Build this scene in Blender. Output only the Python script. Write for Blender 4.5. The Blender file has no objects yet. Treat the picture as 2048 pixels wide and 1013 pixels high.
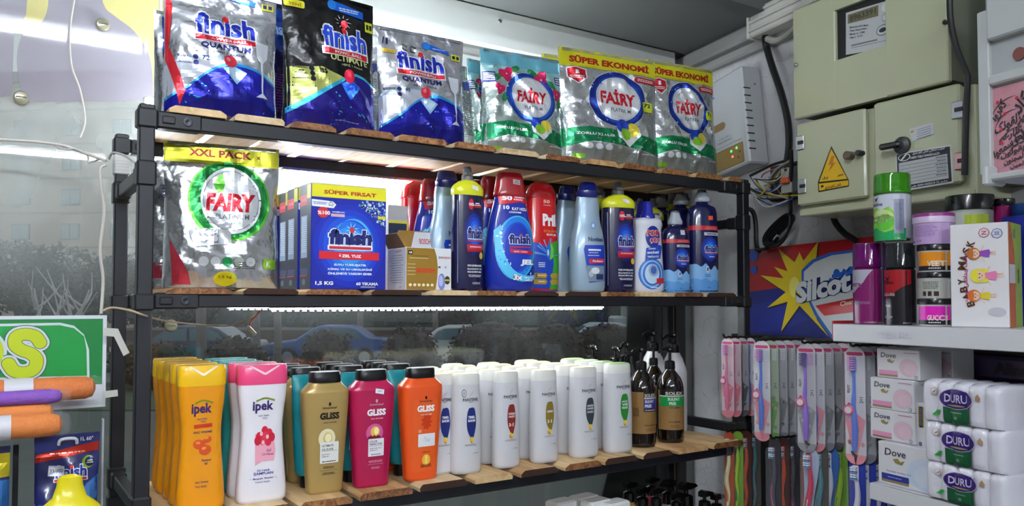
import bpy, bmesh, math, random
from mathutils import Vector, Matrix, noise
from mathutils.geometry import tessellate_polygon
R = random.Random(7)
PI = math.pi
SC = bpy.context.scene
COL = SC.collection
# ---------------------------------------------------------------- camera
F, CX, CY = 1591.0, 1024.0, 549.4
CAM = Vector((-.217, -1.416, 1.5))
PIT = math.radians(2.0)
RT = Vector((.8333, -.5528, 0)).normalized()
FW0 = Vector((.5528, .8333, 0)).normalized()
FW = FW0 * math.cos(PIT) + Vector((0, 0, 1)) * math.sin(PIT)
UP = RT.cross(FW)
cd = bpy.data.cameras.new('camera'); co = bpy.data.objects.new('camera', cd); COL.objects.link(co)
cd.sensor_width = 36; cd.lens = F / 2048 * 36; cd.shift_y = (CY - 506.5) / 2048
cd.clip_start = .05; cd.clip_end = 400
m3 = Matrix((RT, UP, -FW)).transposed()
co.matrix_world = Matrix.Translation(CAM) @ m3.to_4x4()
SC.camera = co
# ---------------------------------------------------------------- world and exposure
SC.view_settings.view_transform = 'Standard'; SC.view_settings.look = 'None'
SC.view_settings.gamma = 1; SC.view_settings.use_curve_mapping = False
SC.view_settings.exposure = 1.02
W = bpy.data.worlds.new('dusk_sky'); SC.world = W; W.use_nodes = True
bg = W.node_tree.nodes['Background']; bg.inputs[0].default_value = (.62, .68, .72, 1); bg.inputs[1].default_value = .42
LAMP_A, LAMP_B, LAMP_C = 21.0, 30.0, 11.0      # fluorescent tubes and LED strips (emission strengths)
LED = 42.0

def lin(c):
    if isinstance(c, str):
        c = c.lstrip('#'); c = [int(c[i:i+2], 16) / 255 for i in (0, 2, 4)]
        return tuple(x / 12.92 if x <= .04045 else ((x + .055) / 1.055) ** 2.4 for x in c)
    return tuple(c[:3])
MC = {}
def mat(col, rough=.4, metal=0., spec=.5, noise_amt=0., nscale=30., bump=0., bscale=60., alpha=None, trans=0., coat=0., emis=0., col2=None, bdetail=3):
    key = (col, rough, metal, spec, noise_amt, nscale, bump, bscale, alpha, trans, coat, emis, col2)
    if key in MC: return MC[key]
    m = bpy.data.materials.new('m_%s' % (str(col).strip('#').replace(' ', '')[:12])); m.use_nodes = True
    nt = m.node_tree; b = nt.nodes['Principled BSDF']; I = b.inputs
    c = lin(col)
    I['Base Color'].default_value = (*c, 1); I['Roughness'].default_value = rough; I['Metallic'].default_value = metal
    I['Specular IOR Level'].default_value = spec
    if coat: I['Coat Weight'].default_value = coat; I['Coat Roughness'].default_value = .08
    if trans: I['Transmission Weight'].default_value = trans; I['IOR'].default_value = 1.3
    if alpha is not None: I['Alpha'].default_value = alpha
    if emis: I['Emission Color'].default_value = (*c, 1); I['Emission Strength'].default_value = emis
    if noise_amt or bump:
        tc = nt.nodes.new('ShaderNodeTexCoord')
    if noise_amt:
        n = nt.nodes.new('ShaderNodeTexNoise'); n.inputs['Scale'].default_value = nscale; n.inputs['Detail'].default_value = 4
        nt.links.new(tc.outputs['Object'], n.inputs['Vector'])
        mx = nt.nodes.new('ShaderNodeMix'); mx.data_type = 'RGBA'
        c2 = lin(col2) if col2 else tuple(x * .55 for x in c)
        mx.inputs[6].default_value = (*c, 1); mx.inputs[7].default_value = (*c2, 1)
        mr = nt.nodes.new('ShaderNodeMapRange'); mr.inputs[1].default_value = .35; mr.inputs[2].default_value = .7
        mr.inputs[4].default_value = noise_amt
        nt.links.new(n.outputs['Fac'], mr.inputs[0]); nt.links.new(mr.outputs[0], mx.inputs[0]); nt.links.new(mx.outputs[2], I['Base Color'])
    if bump:
        n = nt.nodes.new('ShaderNodeTexNoise'); n.inputs['Scale'].default_value = bscale; n.inputs['Detail'].default_value = bdetail
        nt.links.new(tc.outputs['Object'], n.inputs['Vector'])
        bp = nt.nodes.new('ShaderNodeBump'); bp.inputs['Strength'].default_value = bump; bp.inputs['Distance'].default_value = .01
        nt.links.new(n.outputs['Fac'], bp.inputs['Height']); nt.links.new(bp.outputs[0], I['Normal'])
    MC[key] = m
    return m
def wood(col, dark, scale=1.):
    key = ('wood', col, dark, scale)
    if key in MC: return MC[key]
    m = bpy.data.materials.new('pine_wood'); m.use_nodes = True; nt = m.node_tree; b = nt.nodes['Principled BSDF']
    tc = nt.nodes.new('ShaderNodeTexCoord'); mp = nt.nodes.new('ShaderNodeMapping'); mp.inputs['Scale'].default_value = (28 * scale, 3 * scale, 28 * scale)
    w = nt.nodes.new('ShaderNodeTexNoise'); w.inputs['Scale'].default_value = 1.6; w.inputs['Detail'].default_value = 6; w.inputs['Distortion'].default_value = 1.2
    r = nt.nodes.new('ShaderNodeValToRGB'); r.color_ramp.elements[0].position = .35; r.color_ramp.elements[1].position = .68
    r.color_ramp.elements[0].color = (*lin(dark), 1); r.color_ramp.elements[1].color = (*lin(col), 1)
    nt.links.new(tc.outputs['Object'], mp.inputs[0]); nt.links.new(mp.outputs[0], w.inputs['Vector']); nt.links.new(w.outputs['Fac'], r.inputs[0])
    nt.links.new(r.outputs[0], b.inputs['Base Color']); b.inputs['Roughness'].default_value = .6
    MC[key] = m
    return m
def foil(col, rough=.22, metal=.9, bump=.35):
    return mat(col, rough, metal, .6, bump=bump, bscale=38, bdetail=2)

# ---------------------------------------------------------------- pixel rays (photograph frame 2048x1013)
def ray(px, py): return RT * ((px - CX) / F) + UP * ((CY - py) / F) + FW
def onY(px, py, Y):
    r = ray(px, py); t = (Y - CAM.y) / r.y; return CAM + r * t
WO = Vector((1.715, .45, 0)); WU = Vector((-.184, -.983, 0)).normalized(); WN = Vector((-WU.y * -1, 0, 0))
WN = Vector((WU.y, -WU.x, 0)).normalized()           # out of the right wall, into the room
if WN.x > 0: WN = -WN
WROT = math.atan2(WU.y, WU.x)
def onV(px, py, v):                                   # point on the plane v metres out of the right wall
    r = ray(px, py); p0 = WO + WN * v; t = (p0 - CAM).dot(WN) / r.dot(WN); return CAM + r * t
def uv(p): d = p - WO; return d.dot(WU), d.dot(WN), p.z
def wp(u, v, z): return WO + WU * u + WN * v + Vector((0, 0, z))
def fit(px0, px1, Yc, k=.6, py=600):
    """X centre and half width of a bottle of depth/width ratio k that spans px0..px1 at Y=Yc"""
    c = (px0 + px1) / 2; p = onY(c, py, Yc); d = p - CAM; d.z = 0
    t = d.dot(FW0); cphi = t / d.length; ct = d.y / d.length; st = math.sqrt(1 - ct * ct)
    half = (px1 - px0) * t * cphi / (2 * F)
    return p.x, half / math.sqrt(ct * ct + k * k * st * st)
def zat(py, X, Y, px=None):
    d = Vector((X, Y, 0)) - Vector((CAM.x, CAM.y, 0)); t = d.dot(FW0); xx = d.dot(RT) / t * F + CX
    return onY(xx, py, Y).z

# ---------------------------------------------------------------- object helpers
def tag(o, label=None, cat=None, group=None, kind=None):
    if label: o['label'] = label
    if cat: o['category'] = cat
    if group: o['group'] = group
    if kind: o['kind'] = kind
    return o
def thing(name, label, cat, loc=(0, 0, 0), rz=0, group=None, rot=None):
    o = bpy.data.objects.new(name, None); COL.objects.link(o); o.empty_display_size = .02
    o.location = loc; o.rotation_euler = rot if rot else (0, 0, rz)
    return tag(o, label, cat, group)
def dup(root, loc, rz=None, label=None, group=None, sc=None):
    r = root.copy(); COL.objects.link(r); r.location = loc
    if rz is not None: r.rotation_euler = (r.rotation_euler.x, r.rotation_euler.y, rz)
    if sc: r.scale = sc
    if label: r['label'] = label
    if group: r['group'] = group
    for ch in list(root.children):
        c = ch.copy(); COL.objects.link(c); c.parent = r
        for g in list(ch.children):
            d = g.copy(); COL.objects.link(d); d.parent = c
    return r
class MB:
    def __init__(s): s.v = []; s.f = []; s.m = []; s.mats = []
    def mi(s, m):
        if m not in s.mats: s.mats.append(m)
        return s.mats.index(m)
    def add(s, vs, fs, m):
        o = len(s.v); s.v += [tuple(v) for v in vs]; i = s.mi(m)
        for f in fs: s.f.append(tuple(a + o for a in f)); s.m.append(i)
        return s
    def box(s, x0, x1, y0, y1, z0, z1, m, bev=0, M=None):
        if bev:
            b = min(bev, (x1-x0)*.45, (y1-y0)*.45, (z1-z0)*.45); vs = []
            for z, i in ((z0, b), (z0+b, 0), (z1-b, 0), (z1, b)):
                for (cx, cy, sx, sy) in ((x0, y0, 1, 1), (x1, y0, -1, 1), (x1, y1, -1, -1), (x0, y1, 1, -1)):
                    a = (cx + sx*(b+i), cy + sy*i, z); c = (cx + sx*i, cy + sy*(b+i), z)
                    vs += [c, a] if (sx*sy > 0) else [a, c]
            fs = [tuple(reversed(range(8))), tuple(range(24, 32))]
            for k in range(3):
                for j in range(8): fs.append((k*8+j, k*8+(j+1) % 8, k*8+8+(j+1) % 8, k*8+8+j))
        else:
            vs = [(x, y, z) for z in (z0, z1) for x, y in ((x0, y0), (x1, y0), (x1, y1), (x0, y1))]
            fs = [(3, 2, 1, 0), (4, 5, 6, 7), (0, 1, 5, 4), (1, 2, 6, 5), (2, 3, 7, 6), (3, 0, 4, 7)]
        if M is not None: vs = [M @ Vector(v) for v in vs]
        return s.add(vs, fs, m)
    def rings(s, rings, m, cap0=True, cap1=True, closed=True):
        n = len(rings[0]); vs = [p for r in rings for p in r]; fs = []
        for i in range(len(rings)-1):
            for j in range(n if closed else n-1): fs.append((i*n+j, i*n+(j+1) % n, (i+1)*n+(j+1) % n, (i+1)*n+j))
        if cap0: fs.append(tuple(reversed(range(n))))
        if cap1: fs.append(tuple(range((len(rings)-1)*n, len(rings)*n)))
        return s.add(vs, fs, m)
    def lathe(s, prof, m, n=28, c=(0, 0), cap0=True, cap1=True, M=None, sy=1):
        rg = [[(c[0]+r*math.cos(2*PI*j/n), c[1]+sy*r*math.sin(2*PI*j/n), z) for j in range(n)] for r, z in prof]
        if M is not None: rg = [[M @ Vector(p) for p in r] for r in rg]
        return s.rings(rg, m, cap0, cap1)
    def tube(s, pts, r, m, n=8, cap=True):
        pts = [Vector(p) for p in pts]; rg = []; up = Vector((.13, .21, .97)).normalized()
        rr = r if isinstance(r, (list, tuple)) else [r]*len(pts)
        for i, p in enumerate(pts):
            t = (pts[min(i+1, len(pts)-1)] - pts[max(i-1, 0)]).normalized()
            a = up - t*up.dot(t)
            if a.length < .05: a = Vector((1, 0, 0)) - t*t.x
            a.normalize(); up = a; b = t.cross(a)
            rg.append([p + (a*math.cos(2*PI*j/n) + b*math.sin(2*PI*j/n))*rr[i] for j in range(n)])
        return s.rings(rg, m, cap, cap)
    def prism(s, pts, y0, y1, m, M=None):               # polygon in x,z pushed from y0 (front) to y1
        n = len(pts); vs = [(x, y0, z) for x, z in pts] + [(x, y1, z) for x, z in pts]
        tri = tessellate_polygon([[Vector((x, z, 0)) for x, z in pts]])
        fs = []
        ar = sum(pts[i][0]*pts[(i+1) % n][1]-pts[(i+1) % n][0]*pts[i][1] for i in range(n))
        for t in tri:
            a, b, c = t; k = (pts[b][0]-pts[a][0])*(pts[c][1]-pts[a][1])-(pts[c][0]-pts[a][0])*(pts[b][1]-pts[a][1])
            if k < 0: b, c = c, b
            fs.append((a, b, c)); fs.append((c+n, b+n, a+n))
        for i in range(n):
            j = (i+1) % n; q = (i, i+n, j+n, j)
            fs.append(q if ar > 0 else q[::-1])
        if M is not None: vs = [M @ Vector(v) for v in vs]
        return s.add(vs, fs, m)
    def build(s, name, parent=None, smooth=False, label=None):
        me = bpy.data.meshes.new(name); me.from_pydata(s.v, [], s.f)
        for m in s.mats: me.materials.append(m)
        me.polygons.foreach_set('material_index', s.m)
        if smooth:
            me.polygons.foreach_set('use_smooth', [True]*len(s.f))
            me.update(); me.set_sharp_from_angle(angle=math.radians(42))
        me.update()
        o = bpy.data.objects.new(name, me); COL.objects.link(o)
        if parent: o.parent = parent
        if label: o['label'] = label
        return o
def setting(o): o['kind'] = 'structure'; return o
def spline(pts, n=8):
    pts = [Vector(p) for p in pts]; out = []
    for i in range(len(pts)-1):
        a, b, c, d = pts[max(i-1, 0)], pts[i], pts[i+1], pts[min(i+2, len(pts)-1)]
        for k in range(n):
            t = k/n; out.append(.5*((2*b)+(c-a)*t+(2*a-5*b+4*c-d)*t*t+(3*b-a-3*c+d)*t**3))
    return out + [pts[-1]]
def rrect(x0, z0, x1, z1, r, n=5):
    r = min(r, abs(x1-x0)/2, abs(z1-z0)/2); P = []
    for cx, cz, a in ((x1-r, z0+r, -PI/2), (x1-r, z1-r, 0), (x0+r, z1-r, PI/2), (x0+r, z0+r, PI)):
        for k in range(n+1): P.append((cx+r*math.cos(a+k*PI/2/n), cz+r*math.sin(a+k*PI/2/n)))
    return P
# ---------------------------------------------------------------- lettering
TXT = {}
def txt(s, bold=0.):
    k = (s, bold)
    if k not in TXT:
        c = bpy.data.curves.new('lettering', 'FONT'); c.body = s; c.size = 1; c.resolution_u = 2; c.offset = bold
        o = bpy.data.objects.new('lettering', c); me = bpy.data.meshes.new_from_object(o)
        V = [(v.co.x, v.co.y) for v in me.vertices]; P = [tuple(p.vertices) for p in me.polygons]
        bpy.data.objects.remove(o); bpy.data.curves.remove(c); bpy.data.meshes.remove(me)
        if not V: V = [(0, 0)]
        x0, x1 = min(v[0] for v in V), max(v[0] for v in V); y0, y1 = min(v[1] for v in V), max(v[1] for v in V)
        TXT[k] = (V, P, x0, x1, y0, y1)
    return TXT[k]
_AR = {'ا': 'FE8D2', 'ب': 'FE8F4', 'ت': 'FE954', 'ح': 'FEA14', 'خ': 'FEA54', 'د': 'FEA92', 'ذ': 'FEAB2', 'ر': 'FEAD2', 'ز': 'FEAF2', 'س': 'FEB14', 'ش': 'FEB54', 'ص': 'FEB94', 'ط': 'FEC14', 'ع': 'FEC94', 'ف': 'FED14', 'ق': 'FED54', 'ک': 'FB8E4', 'ل': 'FEDD4', 'م': 'FEE14', 'ن': 'FEE54', 'و': 'FEED2', 'ه': 'FEE94', 'ی': 'FBFC4', 'پ': 'FB564', 'گ': 'FB924', 'ج': 'FE9D4'}
def fa(s):
    out = []
    for i, ch in enumerate(s):
        if ch not in _AR: out.append(ch); continue
        base = int(_AR[ch][:4], 16); four = _AR[ch][4] == '4'
        prev = i > 0 and s[i-1] in _AR and _AR[s[i-1]][4] == '4'
        nxt = four and i+1 < len(s) and s[i+1] in _AR
        out.append(chr(base + ((3 if nxt else 1) if prev else (2 if nxt else 0))))
    return ''.join(reversed(out))
class Pr:
    """flat print laid on a front face: u,v are fractions of the half width and of the height"""
    def __init__(s, a, H, h, met=0., rough=.35, base=.0004, gap=.0002):
        s.a, s.H, s.h, s.met, s.rough, s.base, s.gap = a, H, h, met, rough, base, gap; s.bm = bmesh.new(); s.mats = []
        s.lay = s.bm.verts.layers.float.new('off')
    def mi(s, c):
        m = c if not isinstance(c, str) else mat(c, s.rough, s.met)
        if m not in s.mats: s.mats.append(m)
        return s.mats.index(m)
    def _add(s, V, P, col, L):
        i = s.mi(col); off = s.base + s.gap*L; bv = []
        for x, z in V:
            b = s.bm.verts.new((x*s.a, 0, z*s.H)); b[s.lay] = off; bv.append(b)
        for p in P:
            a, b, c = [bv[k].co for k in p[:3]]
            q = p if (b-a).cross(c-a).y < 0 else p[::-1]
            try: f = s.bm.faces.new([bv[k] for k in q]); f.material_index = i
            except ValueError: pass
        return s
    def poly(s, pts, col, L=0): return s._add(pts, tessellate_polygon([[Vector((x*s.a, z*s.H, 0)) for x, z in pts]]), col, L)
    def rect(s, u0, v0, u1, v1, col, L=0, r=0):
        if r: return s.poly([(x/s.a, z/s.H) for x, z in rrect(u0*s.a, v0*s.H, u1*s.a, v1*s.H, r*s.a)], col, L)
        return s._add([(u0, v0), (u1, v0), (u1, v1), (u0, v1)], [(0, 1, 2, 3)], col, L)
    def ell(s, u, v, ru, rv, col, L=0, n=28, rot=0):
        P = []
        for k in range(n):
            x, z = ru*s.a*math.cos(2*PI*k/n), rv*s.H*math.sin(2*PI*k/n)
            P.append((u+(x*math.cos(rot)-z*math.sin(rot))/s.a, v+(x*math.sin(rot)+z*math.cos(rot))/s.H))
        return s.poly(P, col, L)
    def text(s, t, u, v, w, hh, col, L=2, bold=.012, shear=0, rot=0, out=None, ow=.05, skew=0):
        if out: s.text(t, u, v, w*(1+.03), hh*(1+.12), out, L-1, bold+ow, shear, rot)
        V, P, x0, x1, y0, y1 = txt(t, bold); sx = w*s.a/(x1-x0); sy = hh*s.H/(y1-y0); Q = []
        for x, y in V:
            X = (x-(x0+x1)/2)*sx; Y = (y-(y0+y1)/2)*sy; X += Y*shear
            X, Y = X*math.cos(rot)-Y*math.sin(rot), X*math.sin(rot)+Y*math.cos(rot)
            Q.append((u+X/s.a, v+Y/s.H))
        return s._add(Q, P, col, L)
    def lines(s, u, v, w, hh, n, col, L=2, seed=1, gap=.5, align=0):       # rows of small print too fine to read
        r = random.Random(seed); st = hh/n
        for k in range(n):
            z = v+hh/2-st*(k+.5); ww = w*r.uniform(.7, 1); x0 = u-ww/2 if not align else u-w/2; x = x0
            while x < x0+ww:
                l = w*r.uniform(.05, .16); s.rect(x, z-st*gap/2, min(x+l, x0+ww), z+st*gap/2, col, L); x += l+w*.025
        return s
    def build(s, name, parent, cx=.005, cz=.008, label=None):
        bm = s.bm
        if cx or cz:
            for ax, st in ((0, cx), (2, cz)):
                if not st: continue
                lo = min(v.co[ax] for v in bm.verts); hi = max(v.co[ax] for v in bm.verts); k = math.ceil(lo/st)
                no = Vector((1, 0, 0)) if ax == 0 else Vector((0, 0, 1))
                while k*st < hi:
                    bmesh.ops.bisect_plane(bm, geom=bm.verts[:]+bm.edges[:]+bm.faces[:], dist=1e-6, plane_co=no*(k*st), plane_no=no); k += 1
        for v in bm.verts: v.co.y = -(s.h(v.co.x, v.co.z) + v[s.lay])
        me = bpy.data.meshes.new(name); bm.to_mesh(me); bm.free()
        for m in s.mats: me.materials.append(m)
        o = bpy.data.objects.new(name, me); COL.objects.link(o); o.parent = parent
        if label: o['label'] = label
        return o
# ---------------------------------------------------------------- bottle bodies
def lofts(secs, n=5):
    """secs: (z, half width, half depth, exponent[, x shift]) -> densely sampled"""
    S = [tuple(x)+(0,)*(5-len(x)) for x in secs]; out = []
    for i in range(len(S)-1):
        a, b, c, d = S[max(i-1, 0)], S[i], S[i+1], S[min(i+2, len(S)-1)]
        for k in range(n):
            t = k/n; out.append(tuple([b[0]+(c[0]-b[0])*t] + [min(max(.5*(2*b[j]+(c[j]-a[j])*t+(2*a[j]-5*b[j]+4*c[j]-d[j])*t*t+(3*b[j]-a[j]-3*c[j]+d[j])*t**3), min(b[j], c[j])-.12*abs(b[j]-c[j])), max(b[j], c[j])+.12*abs(b[j]-c[j])) for j in (1, 2, 3, 4)]))
    return out+[S[-1]]
def ringat(sec, n):
    z, a, d, e, cx = sec; P = []
    for j in range(n):
        t = 2*PI*j/n; c, s_ = math.cos(t), math.sin(t)
        P.append((cx+a*math.copysign(abs(c)**(2/e), c), d*math.copysign(abs(s_)**(2/e), s_), z))
    return P
def loft(mb, secs, m, n=36, dense=5, cap0=True, cap1=True):
    S = lofts(secs, dense) if dense else [tuple(x)+(0,)*(5-len(x)) for x in secs]
    mb.rings([ringat(q, n) for q in S], m, cap0, cap1); return S
def hof(S):
    def h(x, z):
        if z <= S[0][0]: q = S[0]
        elif z >= S[-1][0]: q = S[-1]
        else:
            for i in range(len(S)-1):
                if S[i+1][0] >= z: break
            p0, p1 = S[i], S[i+1]; t = (z-p0[0])/max(p1[0]-p0[0], 1e-9); q = [p0[j]+(p1[j]-p0[j])*t for j in range(5)]
        u = min(abs(x-q[4])/q[1], .995)
        return q[2]*(1-u**q[3])**(1/q[3])
    return h
flat = lambda x, z: 0.
# ================================================================ products: designs
def pouch_body(t, a, H, D, seed, body, wr=.0028, nx=34, nz=44, lean=0.):
    r = random.Random(seed); sx, sz = r.uniform(0, 50), r.uniform(0, 50)
    def T(u, v):
        g = .55+.45*min(v/.12, 1) if v < .12 else 1-.93*max(0, min((v-.22)/.64, 1))**1.3
        e = max(0, 1-abs(u)**2.8)**.55
        x, z = u*a, v*H
        n1 = noise.noise(Vector((x*16+sx, z*11+sz, seed))); n2 = noise.noise(Vector((x*34-sz, z*26+sx, seed*2.)))
        n3 = noise.noise(Vector(((x+z)*22+sx, (x-z)*9, seed*3.)))
        w = wr*(2.6*(.35-abs(n1))+1.1*(.4-abs(n2))+1.5*(.3-abs(n3)))*(1-abs(u)**6)*(1 if v < .85 else .25)
        return .0012+D*e*g+w*min(1, e*1.3)+lean*v*v
    tab = [[T(-1+2*i/nx, j/nz) for i in range(nx+1)] for j in range(nz+1)]
    def wd(v): return 1-.035*math.sin(v*PI)+.012*noise.noise(Vector((sx, v*9, 0)))
    def h(x, z):
        v = min(max(z/H, 0), 1); u = min(max(x/a/wd(v), -1), 1); fi = (u+1)/2*nx; fj = v*nz
        i = min(int(fi), nx-1); j = min(int(fj), nz-1); p, q = fi-i, fj-j
        return (tab[j][i]*(1-p)+tab[j][i+1]*p)*(1-q)+(tab[j+1][i]*(1-p)+tab[j+1][i+1]*p)*q
    vs, fs = [], []; n = nx+1
    for side in (0, 1):
        for j in range(nz+1):
            for i in range(nx+1):
                u = -1+2*i/nx; v = j/nz; w = wd(v); y = -tab[j][i] if not side else (tab[j][i]-2*lean*v*v)*.75 if 0 < i < nx else -tab[j][i]+.0015
                vs.append((u*a*w, y, v*H))
    m = n*(nz+1)
    for j in range(nz):
        for i in range(nx):
            k = j*n+i; fs.append((k, k+1, k+1+n, k+n)); fs.append((m+k+n, m+k+n+1, m+k+1, m+k))
    for i in range(nx): fs.append((i+1, i, m+i, m+i+1)); k = nz*n+i; fs.append((k, k+1, m+k+1, m+k))
    for j in range(nz): k = j*n; fs.append((k, k+n, m+k+n, m+k)); k = j*n+nx; fs.append((k+n, k, m+k, m+k+n))
    mb = MB(); mb.add(vs, fs, body); mb.build('bag', t, True)
    mb = MB()                                              # heat-sealed top edge, finely ribbed
    for k in range(3):
        z = H*(.972+.009*k); mb.box(-a*.93, a*.93, -h(0, z)-.0011, -h(0, z)+.0004, z, z+.0012, body)
    mb.build('seal', t)
    return Pr(a*.985, H, h, met=.55, rough=.24, base=.0005, gap=.00022)
NAVY, BLUE, RED, WHT = '#1b1f7a', '#1c46c4', '#d8232c', '#f4f6fa'
def finish_logo(p, u, v, w, h, col='#2026a0', out=WHT, bar='POWERBALL', L=3, barh=.25):
    """word, red dot on the first i, red bar below"""
    if out: p.text('finish', u, v, w*1.05, h*1.15, out, L-1, .07)
    p.text('finish', u, v, w, h, col, L, .034)
    p.ell(u+w*.015, v+h*.40, w*.055, h*.15*1.0, RED, L+1)
    b0, b1 = v-h*(.56+barh), v-h*.56
    if out: p.rect(u-w*.53, b0-h*.04, u+w*.53, b1+h*.05, out, L-1)
    p.rect(u-w*.5, b0, u+w*.5, b1, '#cf2b3a', L)
    if bar: p.text(bar, u+w*.05, (b0+b1)/2, w*.62, (b1-b0)*.55, WHT, L+1, .02)
def wave(p, pts, col, L):                                  # everything below a smooth line
    q = spline([(x, y, 0) for x, y in pts], 6); p.poly([(pts[0][0], .0)]+[(a.x, a.y) for a in q]+[(pts[-1][0], .0)], col, L)
def finish_quantum(t, a, H, seed, variant=0):
    if variant == 1:
        p = pouch_body(t, a, H, .033, seed, foil('#0c0c10', .25, .35), wr=.0045)
        p.poly([(-.95, .41), (-.3, .43), (.5, .34), (.6, .15), (-.5, .02), (-.95, .12)], '#b9bf6a', 0)
        wave(p, [(-.98, .12), (-.6, .2), (0, .34), (.45, .42), (.95, .36)], '#39b6d8', 1)
        wave(p, [(-.98, .08), (-.6, .16), (0, .31), (.45, .40), (.97, .34)], '#241c80', 2)
        finish_logo(p, .27, .68, 1.0, .17, '#2b50d8')
        p.text('ULTIMATE', .33, .52, .86, .05, '#c9cf8c', 3, .03); p.text('HEPSİ 1 ARADA', .38, .475, .5, .022, '#b9bf8c', 3)
        p.ell(.28, .39, .11, .052, '#e22a4a', 5); p.poly([(.1, .33), (.32, .36), (.52, .32), (.3, .22)], '#2a7cf0', 4); p.poly([(.16, .33), (.32, .35), (.46, .32), (.3, .25)], '#1b4fd0', 5)
        for k in range(9):
            an = k*PI/4.5; p.poly([(.27+.1*math.cos(an), .815+.03*math.sin(an)), (.27+.2*math.cos(an), .815+.06*math.sin(an)), (.27+.1*math.cos(an+.2), .815+.03*math.sin(an+.2))], WHT, 6)
        p.ell(.3, .8, .07, .03, '#e0303c', 7)
        p.text('85', -.28, .4, .16, .035, '#14141c', 3, .02)
        for k in range(3): p.ell(-.5, .41-.04*k, .05, .02, '#20202c', 3); p.lines(-.72, .41-.04*k, .3, .012, 1, '#20202c', 3, k)
        p.rect(-.98, .85, -.55, .905, '#e3e43a', 3, .05); p.text('YENİ', -.75, .877, .28, .026, '#c07018', 4, .02)
        p.poly([(.0, .9), (.75, .87), (.75, .925), (.05, .965)], '#1c66d8', 3); p.lines(.42, .912, .5, .03, 2, WHT, 4, 5)
        p.ell(.04, .93, .1, .035, '#2f86e8', 4); p.rect(.78, .78, .97, .86, '#d6df3a', 3, .02); p.rect(.81, .8, .87, .84, '#30301c', 4); p.rect(.89, .8, .95, .84, '#30301c', 4)
        p.rect(-.9, .93, -.72, .97, '#a9b04a', 3); p.lines(-.35, .96, .6, .02, 1, WHT, 3, 9)
        p.lines(.25, .065, .7, .012, 1, '#8890d0', 3, 4)
        p.build('printed_front', t, .006, .006); return
    p = pouch_body(t, a, H, .034 if not variant else .026, seed, foil('#c6c9d1', .22, .85, .5), wr=.0056)
    wave(p, [(-.98, .36), (-.6, .43), (-.1, .45), (.4, .41), (.95, .34)], '#7fc7e8', 0)
    wave(p, [(-.98, .35), (-.6, .42), (-.1, .44), (.4, .40), (.95, .33)], '#c6cbd8', 1)
    wave(p, [(-.98, .1), (-.6, .21), (-.25, .34), (.1, .41), (.5, .4), (.96, .3)], '#2f9be0', 2)
    wave(p, [(-.98, .08), (-.6, .19), (-.25, .32), (.1, .385), (.5, .375), (.96, .28)], '#1e1e9c', 3)
    wave(p, [(-.98, .02), (-.5, .09), (0, .2), (.5, .17), (.96, .1)], '#181880', 4)
    u0 = .04 if not variant else -.08
    finish_logo(p, u0, .715, 1.05, .17, '#2030b0')
    p.text('QUANTUM', u0+.0, .535, .88, .052, '#24246c', 4, .025); p.text('HEPSİ 1 ARADA', u0+.05, .49, .55, .022, '#3a3a78', 4, .01)
    p.ell(u0+.06, .425, .115, .052, '#e0364a', 7); p.ell(u0+.03, .44, .04, .018, '#f28a92', 8)
    p.poly([(u0-.08, .36), (u0+.14, .385), (u0+.34, .34), (u0+.16, .24)], '#9fcdf0', 5); p.poly([(u0-.02, .35), (u0+.14, .37), (u0+.28, .335), (u0+.16, .275)], '#c8e4fa', 6)
    p.text('72' if not variant else '40', u0-.36, .43, .13, .036, '#34346c', 5, .015)
    for k in range(2): p.ell(u0-.53, .43-.05*k, .045, .02, '#3a3a78', 5); p.lines(u0-.72, .43-.05*k, .25, .022, 2, '#4a4a80', 5, k)
    p.poly([(.56, .62), (.82, .62), (.79, .5), (.7, .455), (.68, .2), (.77, .165), (.55, .165), (.655, .2), (.655, .455), (.58, .5)], '#dfe4ee', 5)
    p.poly([(-.03, .965), (.6, .93), (.62, .985), (.0, 1.0)] if not variant else [(.1, .87), (.62, .83), (.64, .87), (.12, .915)], '#1c66d8', 4)
    if variant:
        p.ell(.1, .89, .09, .035, '#2f86e8', 5); p.lines(.4, .87, .38, .02, 2, WHT, 5, 3); p.rect(.67, .79, .9, .85, '#dfe64a', 4, .02); p.rect(.7, .805, .77, .835, '#282838', 5); p.rect(.8, .805, .87, .835, '#282838', 5)
        p.rect(-.9, .765, -.62, .8, '#f2ce4a', 4, .03); p.text('YENİ', -.76, .782, .22, .02, '#c08018', 5, .02); p.text('/', -.86, .88, .05, .06, '#2b2b70', 4, .04); p.rect(-.8, .85, -.76, .905, '#2b2b70', 4)
        q = spline([(-.36, .84, 0), (-.46, .86, 0), (-.47, .81, 0), (-.38, .8, 0)], 5)
        for s0 in (0, .2):
            p.poly([(c.x+s0, c.y) for c in q]+[(c.x+s0+.014, c.y+.008) for c in reversed(q)], '#202028', 6)
    else:
        p.rect(.72, .92, .95, .98, '#dfe64a', 4, .02); p.rect(.75, .935, .82, .965, '#4a3a78', 5); p.rect(.85, .935, .92, .965, '#4a3a78', 5); p.lines(.3, .965, .5, .02, 2, WHT, 5, 3)
        p.poly([(-.97, .9), (-.86, .85), (-.92, .5), (-.66, .16), (-.75, .05), (-.97, .4)], '#e2323e', 6)
    p.build('printed_front', t, .006, .006)
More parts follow.
